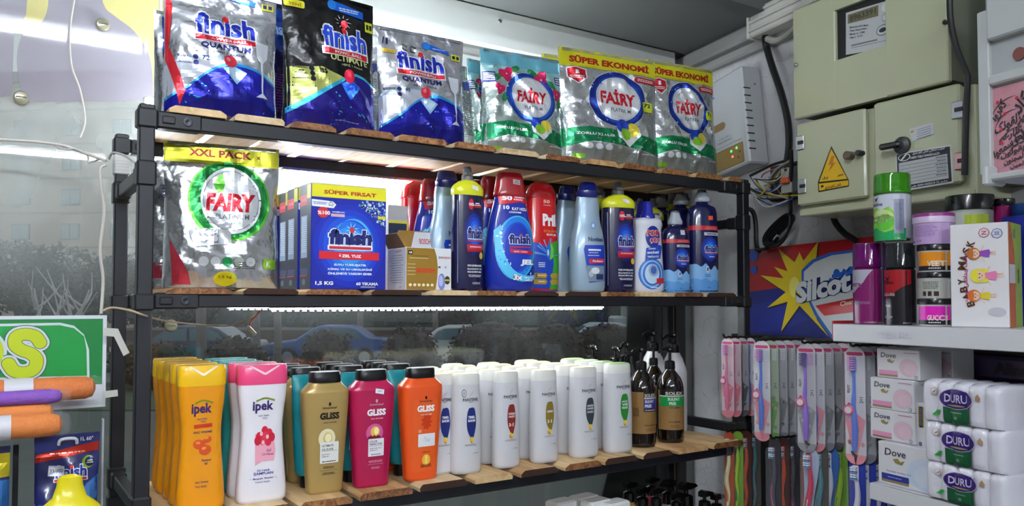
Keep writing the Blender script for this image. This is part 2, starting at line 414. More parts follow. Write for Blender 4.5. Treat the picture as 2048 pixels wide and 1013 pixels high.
def fairy_ring(p, u, v, ru, rv, c1, c2, txtw=1., tilt=0):
    p.ell(u, v, ru*1.02, rv*1.02, '#dfe4ee', 1, 36, tilt); p.ell(u, v, ru, rv, c1, 2, 36, tilt); p.ell(u+.01, v-.004, ru*.86, rv*.88, c2, 3, 36, tilt)
    p.ell(u, v, ru*.78, rv*.8, WHT, 4, 36, tilt); p.ell(u, v, ru*.75, rv*.77, '#9aa0a8', 5, 36, tilt); p.ell(u, v, ru*.735, rv*.755, '#e6eaf0', 6, 36, tilt)
    p.text('FAİRY', u, v+.02, ru*1.22*txtw, rv*.62, '#cf1f30', 7, .045, .12)
    p.text('PLATINUM', u+.02, v-rv*.42, ru*.7, rv*.13, '#5a5e66', 7, .01)
def fairy_capsule(p, u, v, s):
    k = s*p.a/p.H
    p.poly([(u-s, v+.2*k), (u-s*.9, v-.5*k), (u+.1*s, v-1.15*k), (u+s, v-.3*k), (u+s*.9, v+.3*k)], '#e9edf2', 8)
    p.ell(u-.45*s, v+.25*k, .55*s, .5*k, '#2848c8', 9, 20); p.ell(u+.4*s, v+.1*k, .5*s, .5*k, '#f2e04a', 9, 20); p.ell(u-.2*s, v-.25*k, .5*s, .38*k, '#8fd23a', 10, 20, -.4)
def fairy_pouch(t, a, H, seed, kind=0):
    if kind == 2:                                          # large pack with green ring and yellow header
        p = pouch_body(t, a, H, .032, seed, foil('#c4c7cb', .2, .85), wr=.0055)
        p.rect(-1, .86, 1, 1, '#c6c42c', 0); p.rect(-1, .72, -.3, .861, '#c6c42c', 0) if 0 else None
        p.text('XXL PACK', -.04, .932, 1.1, .052, '#7c2424', 2, .04); p.text('x', .63, .925, .07, .022, '#7c2424', 2, .03)
        p.ell(.1, .6, .72, .285, '#5ab83a', 1, 40); p.ell(.1, .605, .68, .27, '#1c8a3c', 2, 40); p.ell(.13, .615, .6, .26, '#136b34', 3, 40)
        p.ell(.13, .6, .53, .235, WHT, 4, 40); p.ell(.13, .6, .49, .215, '#9aa0a8', 5, 40); p.ell(.13, .6, .475, .208, '#dfe3e8', 6, 40)
        p.text('FAİRY'.replace('İ', 'I'), .12, .585, .84, .13, '#c2202e', 7, .055, .1); p.text('PLATINUM', .14, .485, .58, .034, '#6a6e76', 7, .012); p.text('saiz', .18, .44, .14, .02, '#6a8a6a', 7)
        p.poly([(-.18, .72), (-.02, .8), (.03, .72), (-.02, .66), (-.12, .65)], '#5ab83a', 8)
        p.poly([(-.6, .38), (.1, .42), (.12, .3), (-.5, .27)], '#dfe3e8', 5); p.rect(-.42, .3, -.1, .4, '#8a9098', 8)
        for k in range(6): p.ell(-.36+.1*(k % 3), .33+.04*(k//3), .05, .022, '#eef1f4', 9)
        p.ell(.02, .06, .2, .05, '#e8df2c', 3); p.text('1,5 kg', .02, .07, .22, .022, '#6a6420', 4, .015)
        for k in range(5): p.ell(-.35+.2*k, .175, .085, .032, ['#dfe3e8', '#e6eaec', '#2c9a54', '#b8c4b8', '#dfe3e8'][k], 3); p.lines(.35, .15, .5, .05, 4, '#7a8078', 3, 8)
        p.rect(.68, .13, .92, .2, '#9ad02c', 4, .03); p.text('K', .78, .165, .08, .04, WHT, 5, .03)
        p.poly([(-.9, .32), (-.6, .1), (-.55, .02), (-.85, .02)], '#b83848', 2)
        p.build('printed_front', t, .006, .006); return
    p = pouch_body(t, a, H, .03, seed, foil('#c6cace' if kind == 0 else '#b6c6c4', .2, .85, .5), wr=.0056)
    p.poly([(-1, .12), (-1, .28), (-.5, .31), (.2, .29), (1, .24), (1, .11), (.2, .16), (-.5, .18)], '#127a4c', 0)
    p.text('ZORLU KİRLER', -.42, .245, .72, .03, WHT, 1, .03, 0, -.02)
    p.poly([(-1, .02), (-1, .12), (-.5, .17), (.2, .15), (1, .1), (1, .0)], '#8d9290', 0)
    for k in range(3): p.ell(-.58+.19*k, .135, .075, .026, '#dfe3e6', 2, 16)
    p.lines(.66, .11, .4, .016, 1, WHT, 2, 4); p.rect(-.85, .03, -.62, .07, '#8fc43c', 2, .03)
    if kind == 0:
        p.rect(-1, .84, 1, 1, '#e4e02a', 1); p.text('SÜPER EKONOMİ', .02, .915, 1.66, .074, '#b5321e', 3, .05)
        p.poly([(-.88, .82), (-.7, .84), (-.5, .82), (-.5, .74), (-.68, .68), (-.87, .74)], WHT, 2); p.poly([(-.86, .815), (-.7, .832), (-.52, .815), (-.52, .745), (-.68, .693), (-.85, .745)], '#c22230', 3)
        p.text('1', -.69, .79, .06, .036, WHT, 4, .05); p.lines(-.69, .745, .26, .03, 2, WHT, 4, 2)
        p.rect(.5, .77, .98, .82, '#cf2430', 3, .04); p.lines(.74, .795, .4, .03, 2, WHT, 4, 6)
        fairy_ring(p, .08, .58, .6, .25, '#1b2f86', '#1e48b4', tilt=.25)
        p.rect(.6, .5, .84, .59, '#cfdd3a', 8, .02); p.text('72', .71, .56, .15, .035, '#1d2438', 9, .03)
        fairy_capsule(p, .22, .3, .25)
    else:
        p.rect(-1, .86, 1, 1, '#6fb6cc', 1); p.poly([(-1, .7), (-1, .87), (1, .87), (1, .66), (.4, .8), (-.4, .82)], '#9ccbd0', 0)
        for (x, y, s) in ((-.42, .78, .17), (.42, .76, .19), (.82, .64, .13), (-.62, .62, .12)):
            k = s*a/H
            for q in range(3):
                an = q*2.1+x*3; p.ell(x+.45*s*math.cos(an), y+.45*k*math.sin(an), s*.7, k*.55, '#d0245c', 2+q % 2, 12, an)
            p.ell(x, y, s*.12, k*.12, '#f4d0dc', 5, 8)
        for (x, y, an) in ((-.2, .84, .5), (.25, .83, -.5), (.68, .72, -.6), (-.68, .73, .4), (.9, .56, 1.2), (-.5, .55, 1)): p.ell(x, y, .13, .03, '#2c8a4a', 2, 12, an)
        p.rect(-.99, .68, -.7, .78, '#3c4488', 2); p.lines(-.84, .73, .26, .08, 4, WHT, 3, 5); p.rect(.8, .74, 1, .82, '#3c4488', 2); p.lines(.9, .78, .18, .07, 3, WHT, 4, 7)
        fairy_ring(p, .12, .565, .62, .25, '#20409c', '#2a62c8', .95, .25); fairy_capsule(p, .28, .28, .26)
    p.build('printed_front', t, .006, .006)
# ---------------------------------------------------------------- cartons
def carton(t, w, d, H, m, name='carton'):
    mb = MB(); mb.box(-w/2, w/2, -d/2, d/2, 0, H, m, .0012); mb.build(name, t); return Pr(w/2, H, lambda x, z: d/2, rough=.3, base=.0003, gap=.00015)
def side_print(pr, d, w, sgn=-1):                          # turns a finished print on to the carton's left (-1) or right side
    pr.h = lambda x, z: w/2; return pr
def build_side(pr, name, t, sgn=-1):
    o = pr.build(name, t, 0, 0)
    for v in o.data.vertices: x, y, z = v.co; v.co = (y, -x, z) if sgn < 0 else (-y, x, z)
    return o
def salt_box(t, w, d, H):
    p = carton(t, w, d, H, mat('#16269c', .3, bump=.05, bscale=200))
    p.rect(-.99, .87, .99, .995, '#e8e02c', 1); p.text('SÜPER FIRSAT', .02, .925, 1.4, .045, '#b8401c', 2, .04)
    for k in range(5): p.ell(0, .42, .95-.13*k, .4-.055*k, ['#182cae', '#1a3cc0', '#1c52d0', '#2070dc', '#3494ea'][k], 0+k)
    r = random.Random(3)
    for k in range(90):
        q = r.random(); x = .25+.74*r.random()**.7; y = .86-.3*r.random()*(x-.1); s = r.uniform(.012, .04); p.rect(x-s, y-s*.3, x+s*.6, y+s*.4, r.choice(['#bcd8f0', '#7ab0e4', '#e6f2fa', '#4a86d0']), 5)
    p.poly([(-.99, .78), (-.99, .845), (-.45, .835), (-.36, .805), (-.43, .77)], WHT, 3); p.text('♻', -.5, .81, .16, .05, '#24304c', 4, .01); p.lines(-.78, .812, .36, .028, 2, '#3048a0', 4, 2)
    p.ell(-.7, .725, .15, .052, '#d42c34', 6); p.text('%100', -.68, .722, .32, .036, WHT, 7, .03); p.text('ORİJİNAL', -.3, .735, .34, .018, WHT, 7, .03); p.rect(-.5, .69, -.14, .718, '#d6aab8', 7)
    q = [(.1+.53*math.cos(.2+k*.16), .42+.26*math.sin(.2+k*.16)) for k in range(16)]
    p.poly(q+[(x-.05, y-.012) for x, y in reversed(q)], '#58b4f0', 6)
    p.text('finish', .02, .5, 1.2, .165, WHT, 6, .085, .04); p.text('finish', .02, .5, 1.14, .15, '#17206e', 7, .05, .04)
    p.ell(.06, .572, .065, .024, '#d8302c', 8); p.rect(-.58, .375, .62, .42, WHT, 6, .02); p.rect(-.54, .383, .58, .41, '#c8303c', 7)
    for k in range(8):
        an = k*PI/4+.2; p.poly([(.06+.08*math.cos(an), .575+.03*math.sin(an)), (.06+.2*math.cos(an), .575+.075*math.sin(an)), (.06+.08*math.cos(an+.3), .575+.03*math.sin(an+.3))], '#dff0ff', 8)
    p.rect(-.8, .285, .8, .36, '#d42434', 7); p.text('ÖZEL TUZ', 0, .322, .62, .034, WHT, 8, .045)
    for k, s in enumerate(('SUYU YUMUŞATIR', 'KİREÇ VE SU LEKELERİNİ', 'ÖNLEMEYE YARDIM EDER')): p.text(s, .02, .232-.04*k, (.86, 1.18, 1.18)[k], .026, WHT, 6, .035)
    p.text('1,5 KG', -.66, .055, .46, .04, WHT, 6, .04); p.text('60 YIKAMA', .48, .055, .6, .03, WHT, 6, .03); p.rect(.3, .022, .7, .027, WHT, 6)
    p.rect(.76, .69, .98, .72, '#e4d23a', 7); p.build('printed_front', t, 0, 0)
    s = Pr(d/2, H, lambda x, z: w/2, rough=.35, base=.0003, gap=.00015)
    s.rect(-.99, 0, .99, 1, '#20243c', 0); s.rect(-.95, .8, .3, .9, '#d8404c', 1); s.rect(.3, .86, .95, .99, '#d8d02c', 1); s.lines(-.2, .85, 1.0, .03, 2, '#f0a0a0', 2, 2)
    s.rect(-.75, .3, .35, .7, '#8fa8c8', 1); s.lines(-.2, .52, .95, .34, 18, '#e8f0fa', 2, 3, .4); s.rect(-.75, .14, .5, .2, '#3a4870', 1); s.rect(-.85, .125, .4, .135, '#d8404c', 2); s.ell(-.2, .07, .3, .03, '#5a7a70', 2)
    build_side(s, 'printed_side', t)
def bosch_box(t, w, d, H):
    kraft = mat('#8f6b2c', .5); white = mat('#d9dadf', .45)
    p = carton(t, w, d, H, mat('#e0e1e6', .4))
    p.poly([(-.99, .01), (-.99, .99), (.22, .99), (.33, .8), (.38, .55), (.36, .3), (.28, .01)], '#9a7628', 1)
    p.rect(-.92, .83, -.72, .93, '#181818', 2, .03); p.text('4.8', -.82, .88, .13, .05, WHT, 3, .04); p.text('AEROPOWER'.replace('AEROPOWER', '• TURBOPOWER •'), -.4, .8, .8, .03, '#4a3810', 2); p.rect(-.86, .745, -.04, .755, '#f2e8c8', 2)
    for k in range(4): p.rect(-.95, .6-.08*k, -.6, .61-.08*k, '#e8dcb8', 2)
    p.text('BOSCH', -.15, .46, .8, .11, '#d8381e', 2, .05)
    for k in range(6): p.ell(-.82+.19*k, .12, .065, .035, '#efe6cc', 2, 14)
    p.text('BOSCH', .73, .78, .4, .045, '#b84848', 2, .03); p.ell(.46, .78, .05, .03, '#9a9a9a', 2, 14); p.rect(.4, .53, .5, .57, '#202028', 2); p.ell(.72, .55, .06, .03, '#b8bcc8', 2, 12)
    p.ell(.55, .2, .16, .2, '#7a86c8', 2); p.ell(.52, .22, .1, .13, '#b4bce8', 3); p.ell(.8, .24, .12, .1, '#3a3a30', 4, 18); p.rect(.68, .22, .92, .26, '#c8b84a', 5)
    p.build('printed_front', t, 0, 0)
    s = Pr(d/2, H, lambda x, z: w/2, rough=.45, base=.0003)
    s.text('BOSCH', .2, .92, .6, .05, '#c04040', 1, .02); s.lines(0, .5, 1.5, .7, 12, '#8a8c94', 1, 4, .3); s.text('♻', .4, .07, .3, .06, '#8a8c94', 1)
    build_side(s, 'printed_side', t)
    for (x0, x1, y, dy, dz, nm) in ((-w/2, w/2, -d/2, -.01, -.004, 0), (-w/2, w/2, d/2, .012, .042, 1)):
        mb = MB(); ang = [(x0, y, H), (x1, y, H), (x1, y+dy*1, H+dz), (x0, y+dy, H+dz)]
        if nm: ang = [(x0+.002, y, H), (x1-.002, y, H), (x1+.008, y+dy, H+dz), (x0+.03, y+dy, H+dz)]
        b = [(p_[0], p_[1]-.0012, p_[2]) for p_ in ang]
        if nm:
            mb.add(ang+b, [(0, 1, 2, 3), (7, 6, 5, 4), (0, 4, 5, 1), (1, 5, 6, 2), (2, 6, 7, 3), (3, 7, 4, 0)], kraft); o = mb.build('flap', t)
            q = Pr(w/2, 1, lambda x, z: 0, base=.0002); q.h = (lambda x, z: -(d/2+dy*(z-H)/dz)+.0014); q.poly([(.0, H+.001), (1.0, H+.001), (1.12, H+.040), (.28, H+.040)], '#c9cad0', 0); q.text('BOSCH', .7, H+.02, .5, .012, '#b84848', 2, .03); q.build('flap_print', t, 0, 0)
    mb = MB(); mb.add([(-w/2, -d/2+.003, H), (-w/2, d/2-.003, H), (-w/2-.016, d/2-.006, H+.028), (-w/2-.016, -d/2+.008, H+.028)], [(0, 1, 2, 3), (3, 2, 1, 0)][:1], mat('#7d5c28', .5)); o = mb.build('flap', t); sol = o.modifiers.new('s', 'SOLIDIFY'); sol.thickness = .001
# ---------------------------------------------------------------- bottles
def soft_bottle(t, H, a, prof, body, k=.5, e=2.6, capz=.86, capm=None, capprof=None, nseg=36, met=0, rough=.3, name='bottle', capname='cap', capsm=True):
    secs = [(0, a*prof[0][1]*.93, a*k*prof[0][1]*.9, e), (.004, a*prof[0][1], a*k*prof[0][1], e)]+[(max(v*H, .012), a*w, a*k*w, e) for v, w in prof[1:]]
    mb = MB(); S = loft(mb, secs, body, nseg, 4); mb.build(name, t, True)
    if capprof:
        mb = MB(); loft(mb, [(v*H, a*w, a*kk, ee) for v, w, kk, ee in capprof], capm, nseg, 0); mb.build(capname, t, True)
    return Pr(a, H, hof(S), met=met, rough=rough, base=.0004, gap=.00018)
def ipek(t, H, a, kind):
    pal = {'yellow': ('#e8960e', '#f2bd14', '#3a2468'), 'white': ('#ece8ee', '#e8487c', '#3a2468'), 'teal': ('#2aa8a6', '#3cc0c0', '#f0f4f4')}[kind]
    body = mat(pal[0], .28, coat=.3); cap = mat(pal[1], .25, coat=.4)
    prof = [(0, .96), (.03, .98), (.12, .965), (.28, .9), (.42, .84), (.55, .82), (.66, .87), (.76, .94), (.86, .97)]
    p = soft_bottle(t, H, a, prof, body, .48, 3.4, capm=cap, capprof=[(.858, .985, .475, 3.4), (.87, 1.0, .48, 3.4), (.985, .99, .47, 3.4), (1.0, .95, .44, 3.4)])
    q = Pr(a, H, lambda x, z: a*.48, base=.0004)           # V-shaped thumb recess: a lighter lip on the cap
    hh = hof([(.86*H, a, a*.48, 3.4, 0), (H, a*.97, a*.46, 3.4, 0)]); q.h = hh
    q.poly([(-.62, .995), (-.5, .995), (.0, .945), (.5, .995), (.62, .995), (.05, .93), (-.05, .93)], mat('#fff2d0' if kind == 'yellow' else '#ffd0e0', .2), 1)
    q.build('cap_lip', t, .004, 0)
    if kind == 'teal':
        p.text('ipek', .0, .68, .8, .08, WHT, 2, .04); p.build('printed_label', t, .004, .01); return
    p.text('ipek', -.06, .695, .82, .092, pal[2], 2, .03); q = spline([(-.34, .745, 0), (.0, .765, 0), (.4, .745, 0)], 6)
    p.poly([(c.x, c.y) for c in q]+[(c.x, c.y-.012) for c in reversed(q)], '#7a8a1c', 2)
    p.text('SAF İPEK', -.02, .632, .42, .014, '#5a4a78', 2); p.text('ÖZÜ', .02, .612, .2, .014, '#5a4a78', 2)
    if kind == 'yellow':
        p.poly([(-.36, .568), (.38, .572), (.38, .598), (-.36, .592)], '#cf3a1e', 2); p.text('SAÇ KREMİ', 0, .54, .76, .022, '#3a2468', 2, .02)
        for (x, y, an) in ((-.14, .455, -.2), (.2, .485, .3), (.1, .415, .25)): p.ell(x, y, .25 if y < .48 else .17, .034 if y < .48 else .022, '#d8521c', 2+int(y*100) % 3, 20, an); p.ell(x-.05, y+.012, .1, .01, '#ef8a4a', 6, 12, an)
        p.text('Pantenol', .15, .345, .38, .018, '#3a2468', 2, .01, .2); p.text('B5', .15, .32, .12, .014, '#3a2468', 2, .01, .2)
        p.text('Kuru / Yıpranmış', -.02, .195, .52, .014, '#3a2468', 2, .03, .2); p.text('Tüm Saçlar', -.06, .165, .48, .016, '#3a2468', 2, .01)
    else:
        p.poly([(-.36, .5), (.34, .5), (.46, .38), (.4, .3), (-.1, .3), (-.36, .27)], '#f2a8bc', 1)
        r = random.Random(2)
        for (x, y) in ((-.2, .48), (.02, .52), (.2, .5), (-.06, .45), (.16, .44), (-.26, .45), (.3, .47), (.05, .48)): p.ell(x, y, .13, .034, r.choice(['#d82440', '#e03c54', '#c81c38']), 2+int(x*50) % 4, 14)
        for (x, y) in ((-.12, .5), (-.05, .435), (.12, .475)): p.ell(x, y, .06, .016, '#f6c4cc', 7, 10)
        p.text('Gül', .18, .375, .18, .02, '#8a2448', 3, .01, .2); p.text('UV Filtresi', .15, .347, .46, .016, '#8a2448', 3, .01, .2)
        p.text("2'si 1 arada", -.03, .235, .5, .016, '#2c2890', 2, .02, .2); p.text('ŞAMPUAN', -.03, .21, .78, .024, '#2c2890', 2, .02); p.text('– Boyalı Saçlar –', -.03, .175, 1.1, .014, '#2c2890', 2, .02, .2); p.text('Temel Saçlar', -.06, .15, .6, .014, '#2c2890', 2, .01)
    p.build('printed_label', t, .004, .008)
def gliss(t, H, a, kind):
    c = {'gold': '#b3965a', 'magenta': '#b0144c', 'orange': '#e8561c', 'teal': '#0f8a94'}[kind]
    body = mat(c, .3, .25 if kind == 'gold' else .05, coat=.35); blk = mat('#0c0b0e', .3)
    prof = [(0, .74), (.05, .76), (.3, .84), (.6, .94), (.8, 1.0), (.84, .99), (.915, .66)]
    p = soft_bottle(t, H, a, prof, body, .5, 3.6, capm=blk, capname='flip_cap', capprof=[(.912, .66, .40, 3.0), (.925, .665, .41, 3.0), (.99, .65, .40, 3.0), (1.0, .62, .37, 3.0)])
    lc = '#17120c' if kind == 'gold' else WHT; sc = '#17120c' if kind != 'magenta' else '#d8b8c4'
    p.text('Schwarzkopf', .05, .705, .62, .022, sc, 2, .01); p.ell(.05, .738, .05, .014, sc, 2); p.rect(.03, .72, .07, .738, sc, 2)
    p.text('GLISS', .05, .64, .84, .058, lc, 2, .05); p.text('SAÇ BAKIMI', .07, .585, .54, .011, lc, 2, .01)
    if kind == 'gold':
        p.ell(-.05, .455, .36, .08, '#e8dfb8', 2); p.ell(-.02, .455, .2, .05, '#d8c070', 3); p.ell(.0, .46, .14, .035, '#f2e8c0', 4)
        p.rect(-.34, .25, .46, .425, '#e9e8e4', 5, .04); p.text('ULTIMATE', -.02, .395, .5, .018, '#2c2620', 6, .02); p.text('OIL ELIXIR', -.02, .365, .5, .018, '#2c2620', 6, .02); p.rect(-.3, .35, .42, .352, '#2c2620', 6); p.text('BESLEYİCİ', -.1, .325, .34, .012, '#2c2620', 6); p.text('ŞAMPUAN', -.12, .305, .3, .012, '#2c2620', 6); p.lines(.05, .265, .6, .016, 1, '#2c2620', 6, 2)
        p.lines(.05, .215, .6, .022, 2, '#2c2214', 2, 3, .45); p.rect(-.35, .19, .42, .192, '#2c2214', 2); p.lines(.05, .165, .6, .022, 2, '#2c2214', 2, 4, .45)
    elif kind == 'magenta':
        p.ell(-.02, .465, .38, .078, '#d85ca0', 2); p.ell(.0, .475, .2, .045, '#f0c84a', 3); p.ell(.05, .48, .1, .03, '#fff0b0', 4)
        for k in range(7): p.ell(-.28+.08*k, .42+.008*(k % 2), .06, .018, '#7c1430', 5, 10)
        p.rect(-.3, .265, .4, .415, '#ebe9ee', 6, .02); p.text('COLOR', -.08, .392, .36, .018, '#3a1030', 7, .02); p.text('PERFECTOR', .04, .368, .56, .018, '#3a1030', 7, .02); p.rect(-.26, .35, .36, .352, '#3a1030', 7); p.text('RENK KORUYUCU', .04, .332, .54, .01, '#3a1030', 7); p.text('ŞAMPUAN', -.06, .315, .34, .01, '#3a1030', 7); p.lines(.05, .28, .6, .012, 1, '#3a1030', 7)
        p.lines(.05, .22, .7, .022, 2, '#e8b8c8', 2, 5, .4); p.rect(-.3, .195, .4, .197, '#e8b8c8', 2); p.lines(.05, .165, .4, .02, 2, '#e8b8c8', 2, 6, .4)
    elif kind == 'orange':
        p.rect(-.55, .08, .62, .72, '#e65e22', 0, .05); r = random.Random(4)
        for k in range(9): an = k*.7; p.ell(.1+.12*math.cos(an), .52+.04*math.sin(an), .16, .015, '#cf3c14', 1, 10, an)
        p.lines(-.22, .44, .2, .03, 3, '#f8d8c0', 2, 3); p.rect(-.3, .3, .52, .415, '#e9eaee', 3, .03)
        q = spline([(-.05, .35, 0), (.02, .39, 0), (.06, .35, 0), (.12, .375, 0), (.18, .35, 0), (.28, .37, 0)], 5); p.poly([(c.x, c.y) for c in q]+[(c.x, c.y-.006) for c in reversed(q)], '#8a9cc8', 4)
        p.text('ŞAMPUAN', .1, .25, .4, .014, '#8a2410', 2, .02); p.ell(.1, .18, .2, .05, '#f2b83c', 2); p.rect(.04, .14, .16, .22, '#f8dc70', 3); p.lines(.1, .13, .6, .03, 3, '#5a1c08', 4, 7)
    if kind == 'magenta': p.poly([(.0, .845), (.38, .83), (.36, .79), (-.02, .805)], '#e9ecf4', 3); p.lines(.18, .82, .26, .014, 1, '#8a90a8', 4)
    p.build('printed_label', t, .004, .009)
def teal_tube(t, H, a):                                    # conditioner standing on its black cap
    mb = MB(); S = loft(mb, [(.0, a*.5, a*.42, 2.6), (.11*H, a*.5, a*.42, 2.6)], mat('#0c0b0e', .35), 28, 0); mb.build('cap', t, True)
    mb = MB(); S = loft(mb, [(.11*H, a*.68, a*.5, 2.6), (.14*H, a*.78, a*.5, 2.6), (.5*H, a*.9, a*.42, 2.8), (.85*H, a*.97, a*.28, 3), (.985*H, a, a*.12, 3.2), (H, a*.98, a*.1, 3.2)], mat('#0f8a94', .3, coat=.3), 28, 4); mb.build('tube', t, True)
    p = Pr(a, H, hof(S)); p.text('GLISS', .05, .66, .9, .06, WHT, 2, .05); p.rect(-.4, .3, .5, .42, '#e9eaee', 2); p.build('printed_label', t, .004, .01)
def pantene(t, H, a, col, words, lid='#e8dfa0', three=False):
    white = mat('#d0d0d5', .3, coat=.25); capm = mat('#e4e3de', .3, coat=.2)
    prof = [(0, .97), (.02, 1.0), (.3, 1.0), (.6, .97), (.885, .9)]
    p = soft_bottle(t, H, a, prof, white, .62, 2.5)
    mb = MB(); S = loft(mb, [(.88*H, a*.9, a*.56, 2.5), (.89*H, a*.915, a*.57, 2.5), (.97*H, a*.89, a*.55, 2.5), (.985*H, a*.84, a*.51, 2.5)], capm, 36, 0); mb.build('cap', t, True)
    mb = MB(); loft(mb, [(.975*H, a*.82, a*.5, 2.5), (.992*H, a*.8, a*.48, 2.5), (H, a*.6, a*.32, 2.3)], mat(lid, .3), 28, 0); mb.build('cap_lid', t, True)
    p.text('PANTENE', .02, .735, 1.05, .03, '#26262c', 2, .02); p.text('PRO-V', .05, .71, .24, .01, '#2c2c30', 2, .02)
    for k in range(3): p.poly([(-.06+.08*k, .765+.012*k), (.02+.08*k, .79+.014*k), (.04+.08*k, .786+.014*k), (-.04+.08*k, .761+.012*k)], '#c0b48a', 2)
    if words[0] in 'TS': p.ell(-.42, .8, .15, .04, '#5a5c62', 2, 20); p.ell(-.42, .8, .12, .032, '#d0d0d5', 3, 20); p.lines(-.42, .8, .16, .03, 3, '#5a5c62', 4, 3)
    q = [(-.12, .65), (.2, .65), (.3, .56), (.31, .48), (.22, .4), (.08, .33), (-.04, .36), (-.2, .42), (-.26, .5), (-.22, .6)]
    q = [(c.x*1.15+.03, c.y) for c in spline([(x, y, 0) for x, y in q]+[(-.12, .65, 0)], 3)][:-1]; p.poly(q, col, 2)
    ws = words.split()
    for k, w_ in enumerate(ws): p.text(w_, .07, .56-.034*k+.01*(len(ws)-2), .48, .025, WHT, 3, .03)
    if three: p.text('3', -.08, .445, .12, .036, WHT, 3, .05); p.text('in', .06, .442, .08, .018, '#e8c070', 3, .03); p.text('1', .18, .445, .07, .036, WHT, 3, .05)
    for (x, y, c_) in ((.0, .345, '#e8c83a'), (.12, .335, '#f2d860'), (.06, .32, '#d89a2c'), (-.05, .33, '#c8842c') if three else (.1, .345, '#e8c83a')): p.ell(x, y, .085, .02, c_, 4, 12)
    p.lines(.0, .285, .9, .02, 2, '#4a4a50', 2, len(words), .35); p.text('2 in 1'.replace('2 in 1', 'e   500 ml'), .36, .2, .42, .012, '#4a4a50', 2)
    p.build('printed_label', t, .005, .012)
def finish_rinse(t, H, a):
    navy = mat('#151440', .22, coat=.5); yel = mat('#dfe028', .28, coat=.3); gry = mat('#76797c', .35)
    prof = [(0, .95), (.02, .99), (.3, 1.0), (.55, .98), (.72, .96), (.775, .95)]
    p = soft_bottle(t, H, a, prof, navy, .55, 2.6)
    mb = MB(); S = loft(mb, [(.765*H, a*.97, a*.55, 2.6), (.79*H, a*1.0, a*.57, 2.6), (.82*H, a*.98, a*.56, 2.6), (.85*H, a*.85, a*.5, 2.4), (.88*H, a*.55, a*.4, 2.2), (.89*H, a*.36, a*.32, 2)], yel, 36, 3); mb.build('collar', t, True)
    mb = MB(); mb.lathe([(a*.34, .885*H), (a*.34, .93*H), (a*.26, .935*H), (a*.25, .985*H), (a*.2, H)], gry, 20); mb.box(-a*.3, a*.1, -a*.42, -a*.2, .925*H, .95*H, gry, .001); mb.build('nozzle', t, True)
    for k in range(5): p.ell(.18, .46, .72-.12*k, .19-.03*k, ['#1a1c58', '#1c2a88', '#1c40b4', '#2060d4', '#3c88e4'][k], 0+k, 24)
    p.ell(-.05, .69, .17, .045, '#c82434', 3, 20); p.text('100%', -.04, .69, .32, .025, WHT, 4, .03); p.rect(.15, .665, .7, .675, '#c82434', 3); p.lines(.38, .7, .4, .02, 1, WHT, 3); p.rect(.1, .68, .65, .69, '#e0a0a8', 3)
    p.text('finish', .22, .46, 1.08, .105, WHT, 5, .08); p.text('finish', .22, .46, 1.02, .092, '#17206e', 6, .05); p.rect(-.3, .393, .76, .402, '#c8303c', 6); p.ell(.26, .505, .05, .014, '#e0302c', 7)
    p.rect(-.32, .33, .8, .37, '#c02838', 5); p.lines(.25, .35, .9, .02, 1, '#f0c0c0', 6, 5); p.rect(-.32, .31, .7, .33, '#a01c30', 5); p.ell(.62, .28, .13, .028, '#d8b03c', 6, 16)
    for k, s in enumerate(('POUR UNE BRILLANCE', 'ÉCLATANTE ET UN', 'RINÇAGE IMPECCABLE')): p.text(s, .18, .2-.026*k, .95, .016, WHT, 3, .02)
    p.lines(.2, .118, .9, .022, 2, WHT, 3, 2, .4); p.lines(.3, .06, .7, .02, 2, WHT, 3, 3, .3)
    if 1: p.poly([(-.86, .06), (-.83, .06), (-.83, .72), (-.86, .72)], '#8890a8', 2)
    p.rect(-.08, .715, .1, .715, WHT, 3) if 0 else None
    p.build('printed_label', t, .004, .01)
    q = Pr(a, H, hof(S)); q.poly([(.02, .85), (.42, .835), (.42, .8), (.0, .815)], '#e6e4e8', 1); q.build('price_sticker', t, .004, .004)
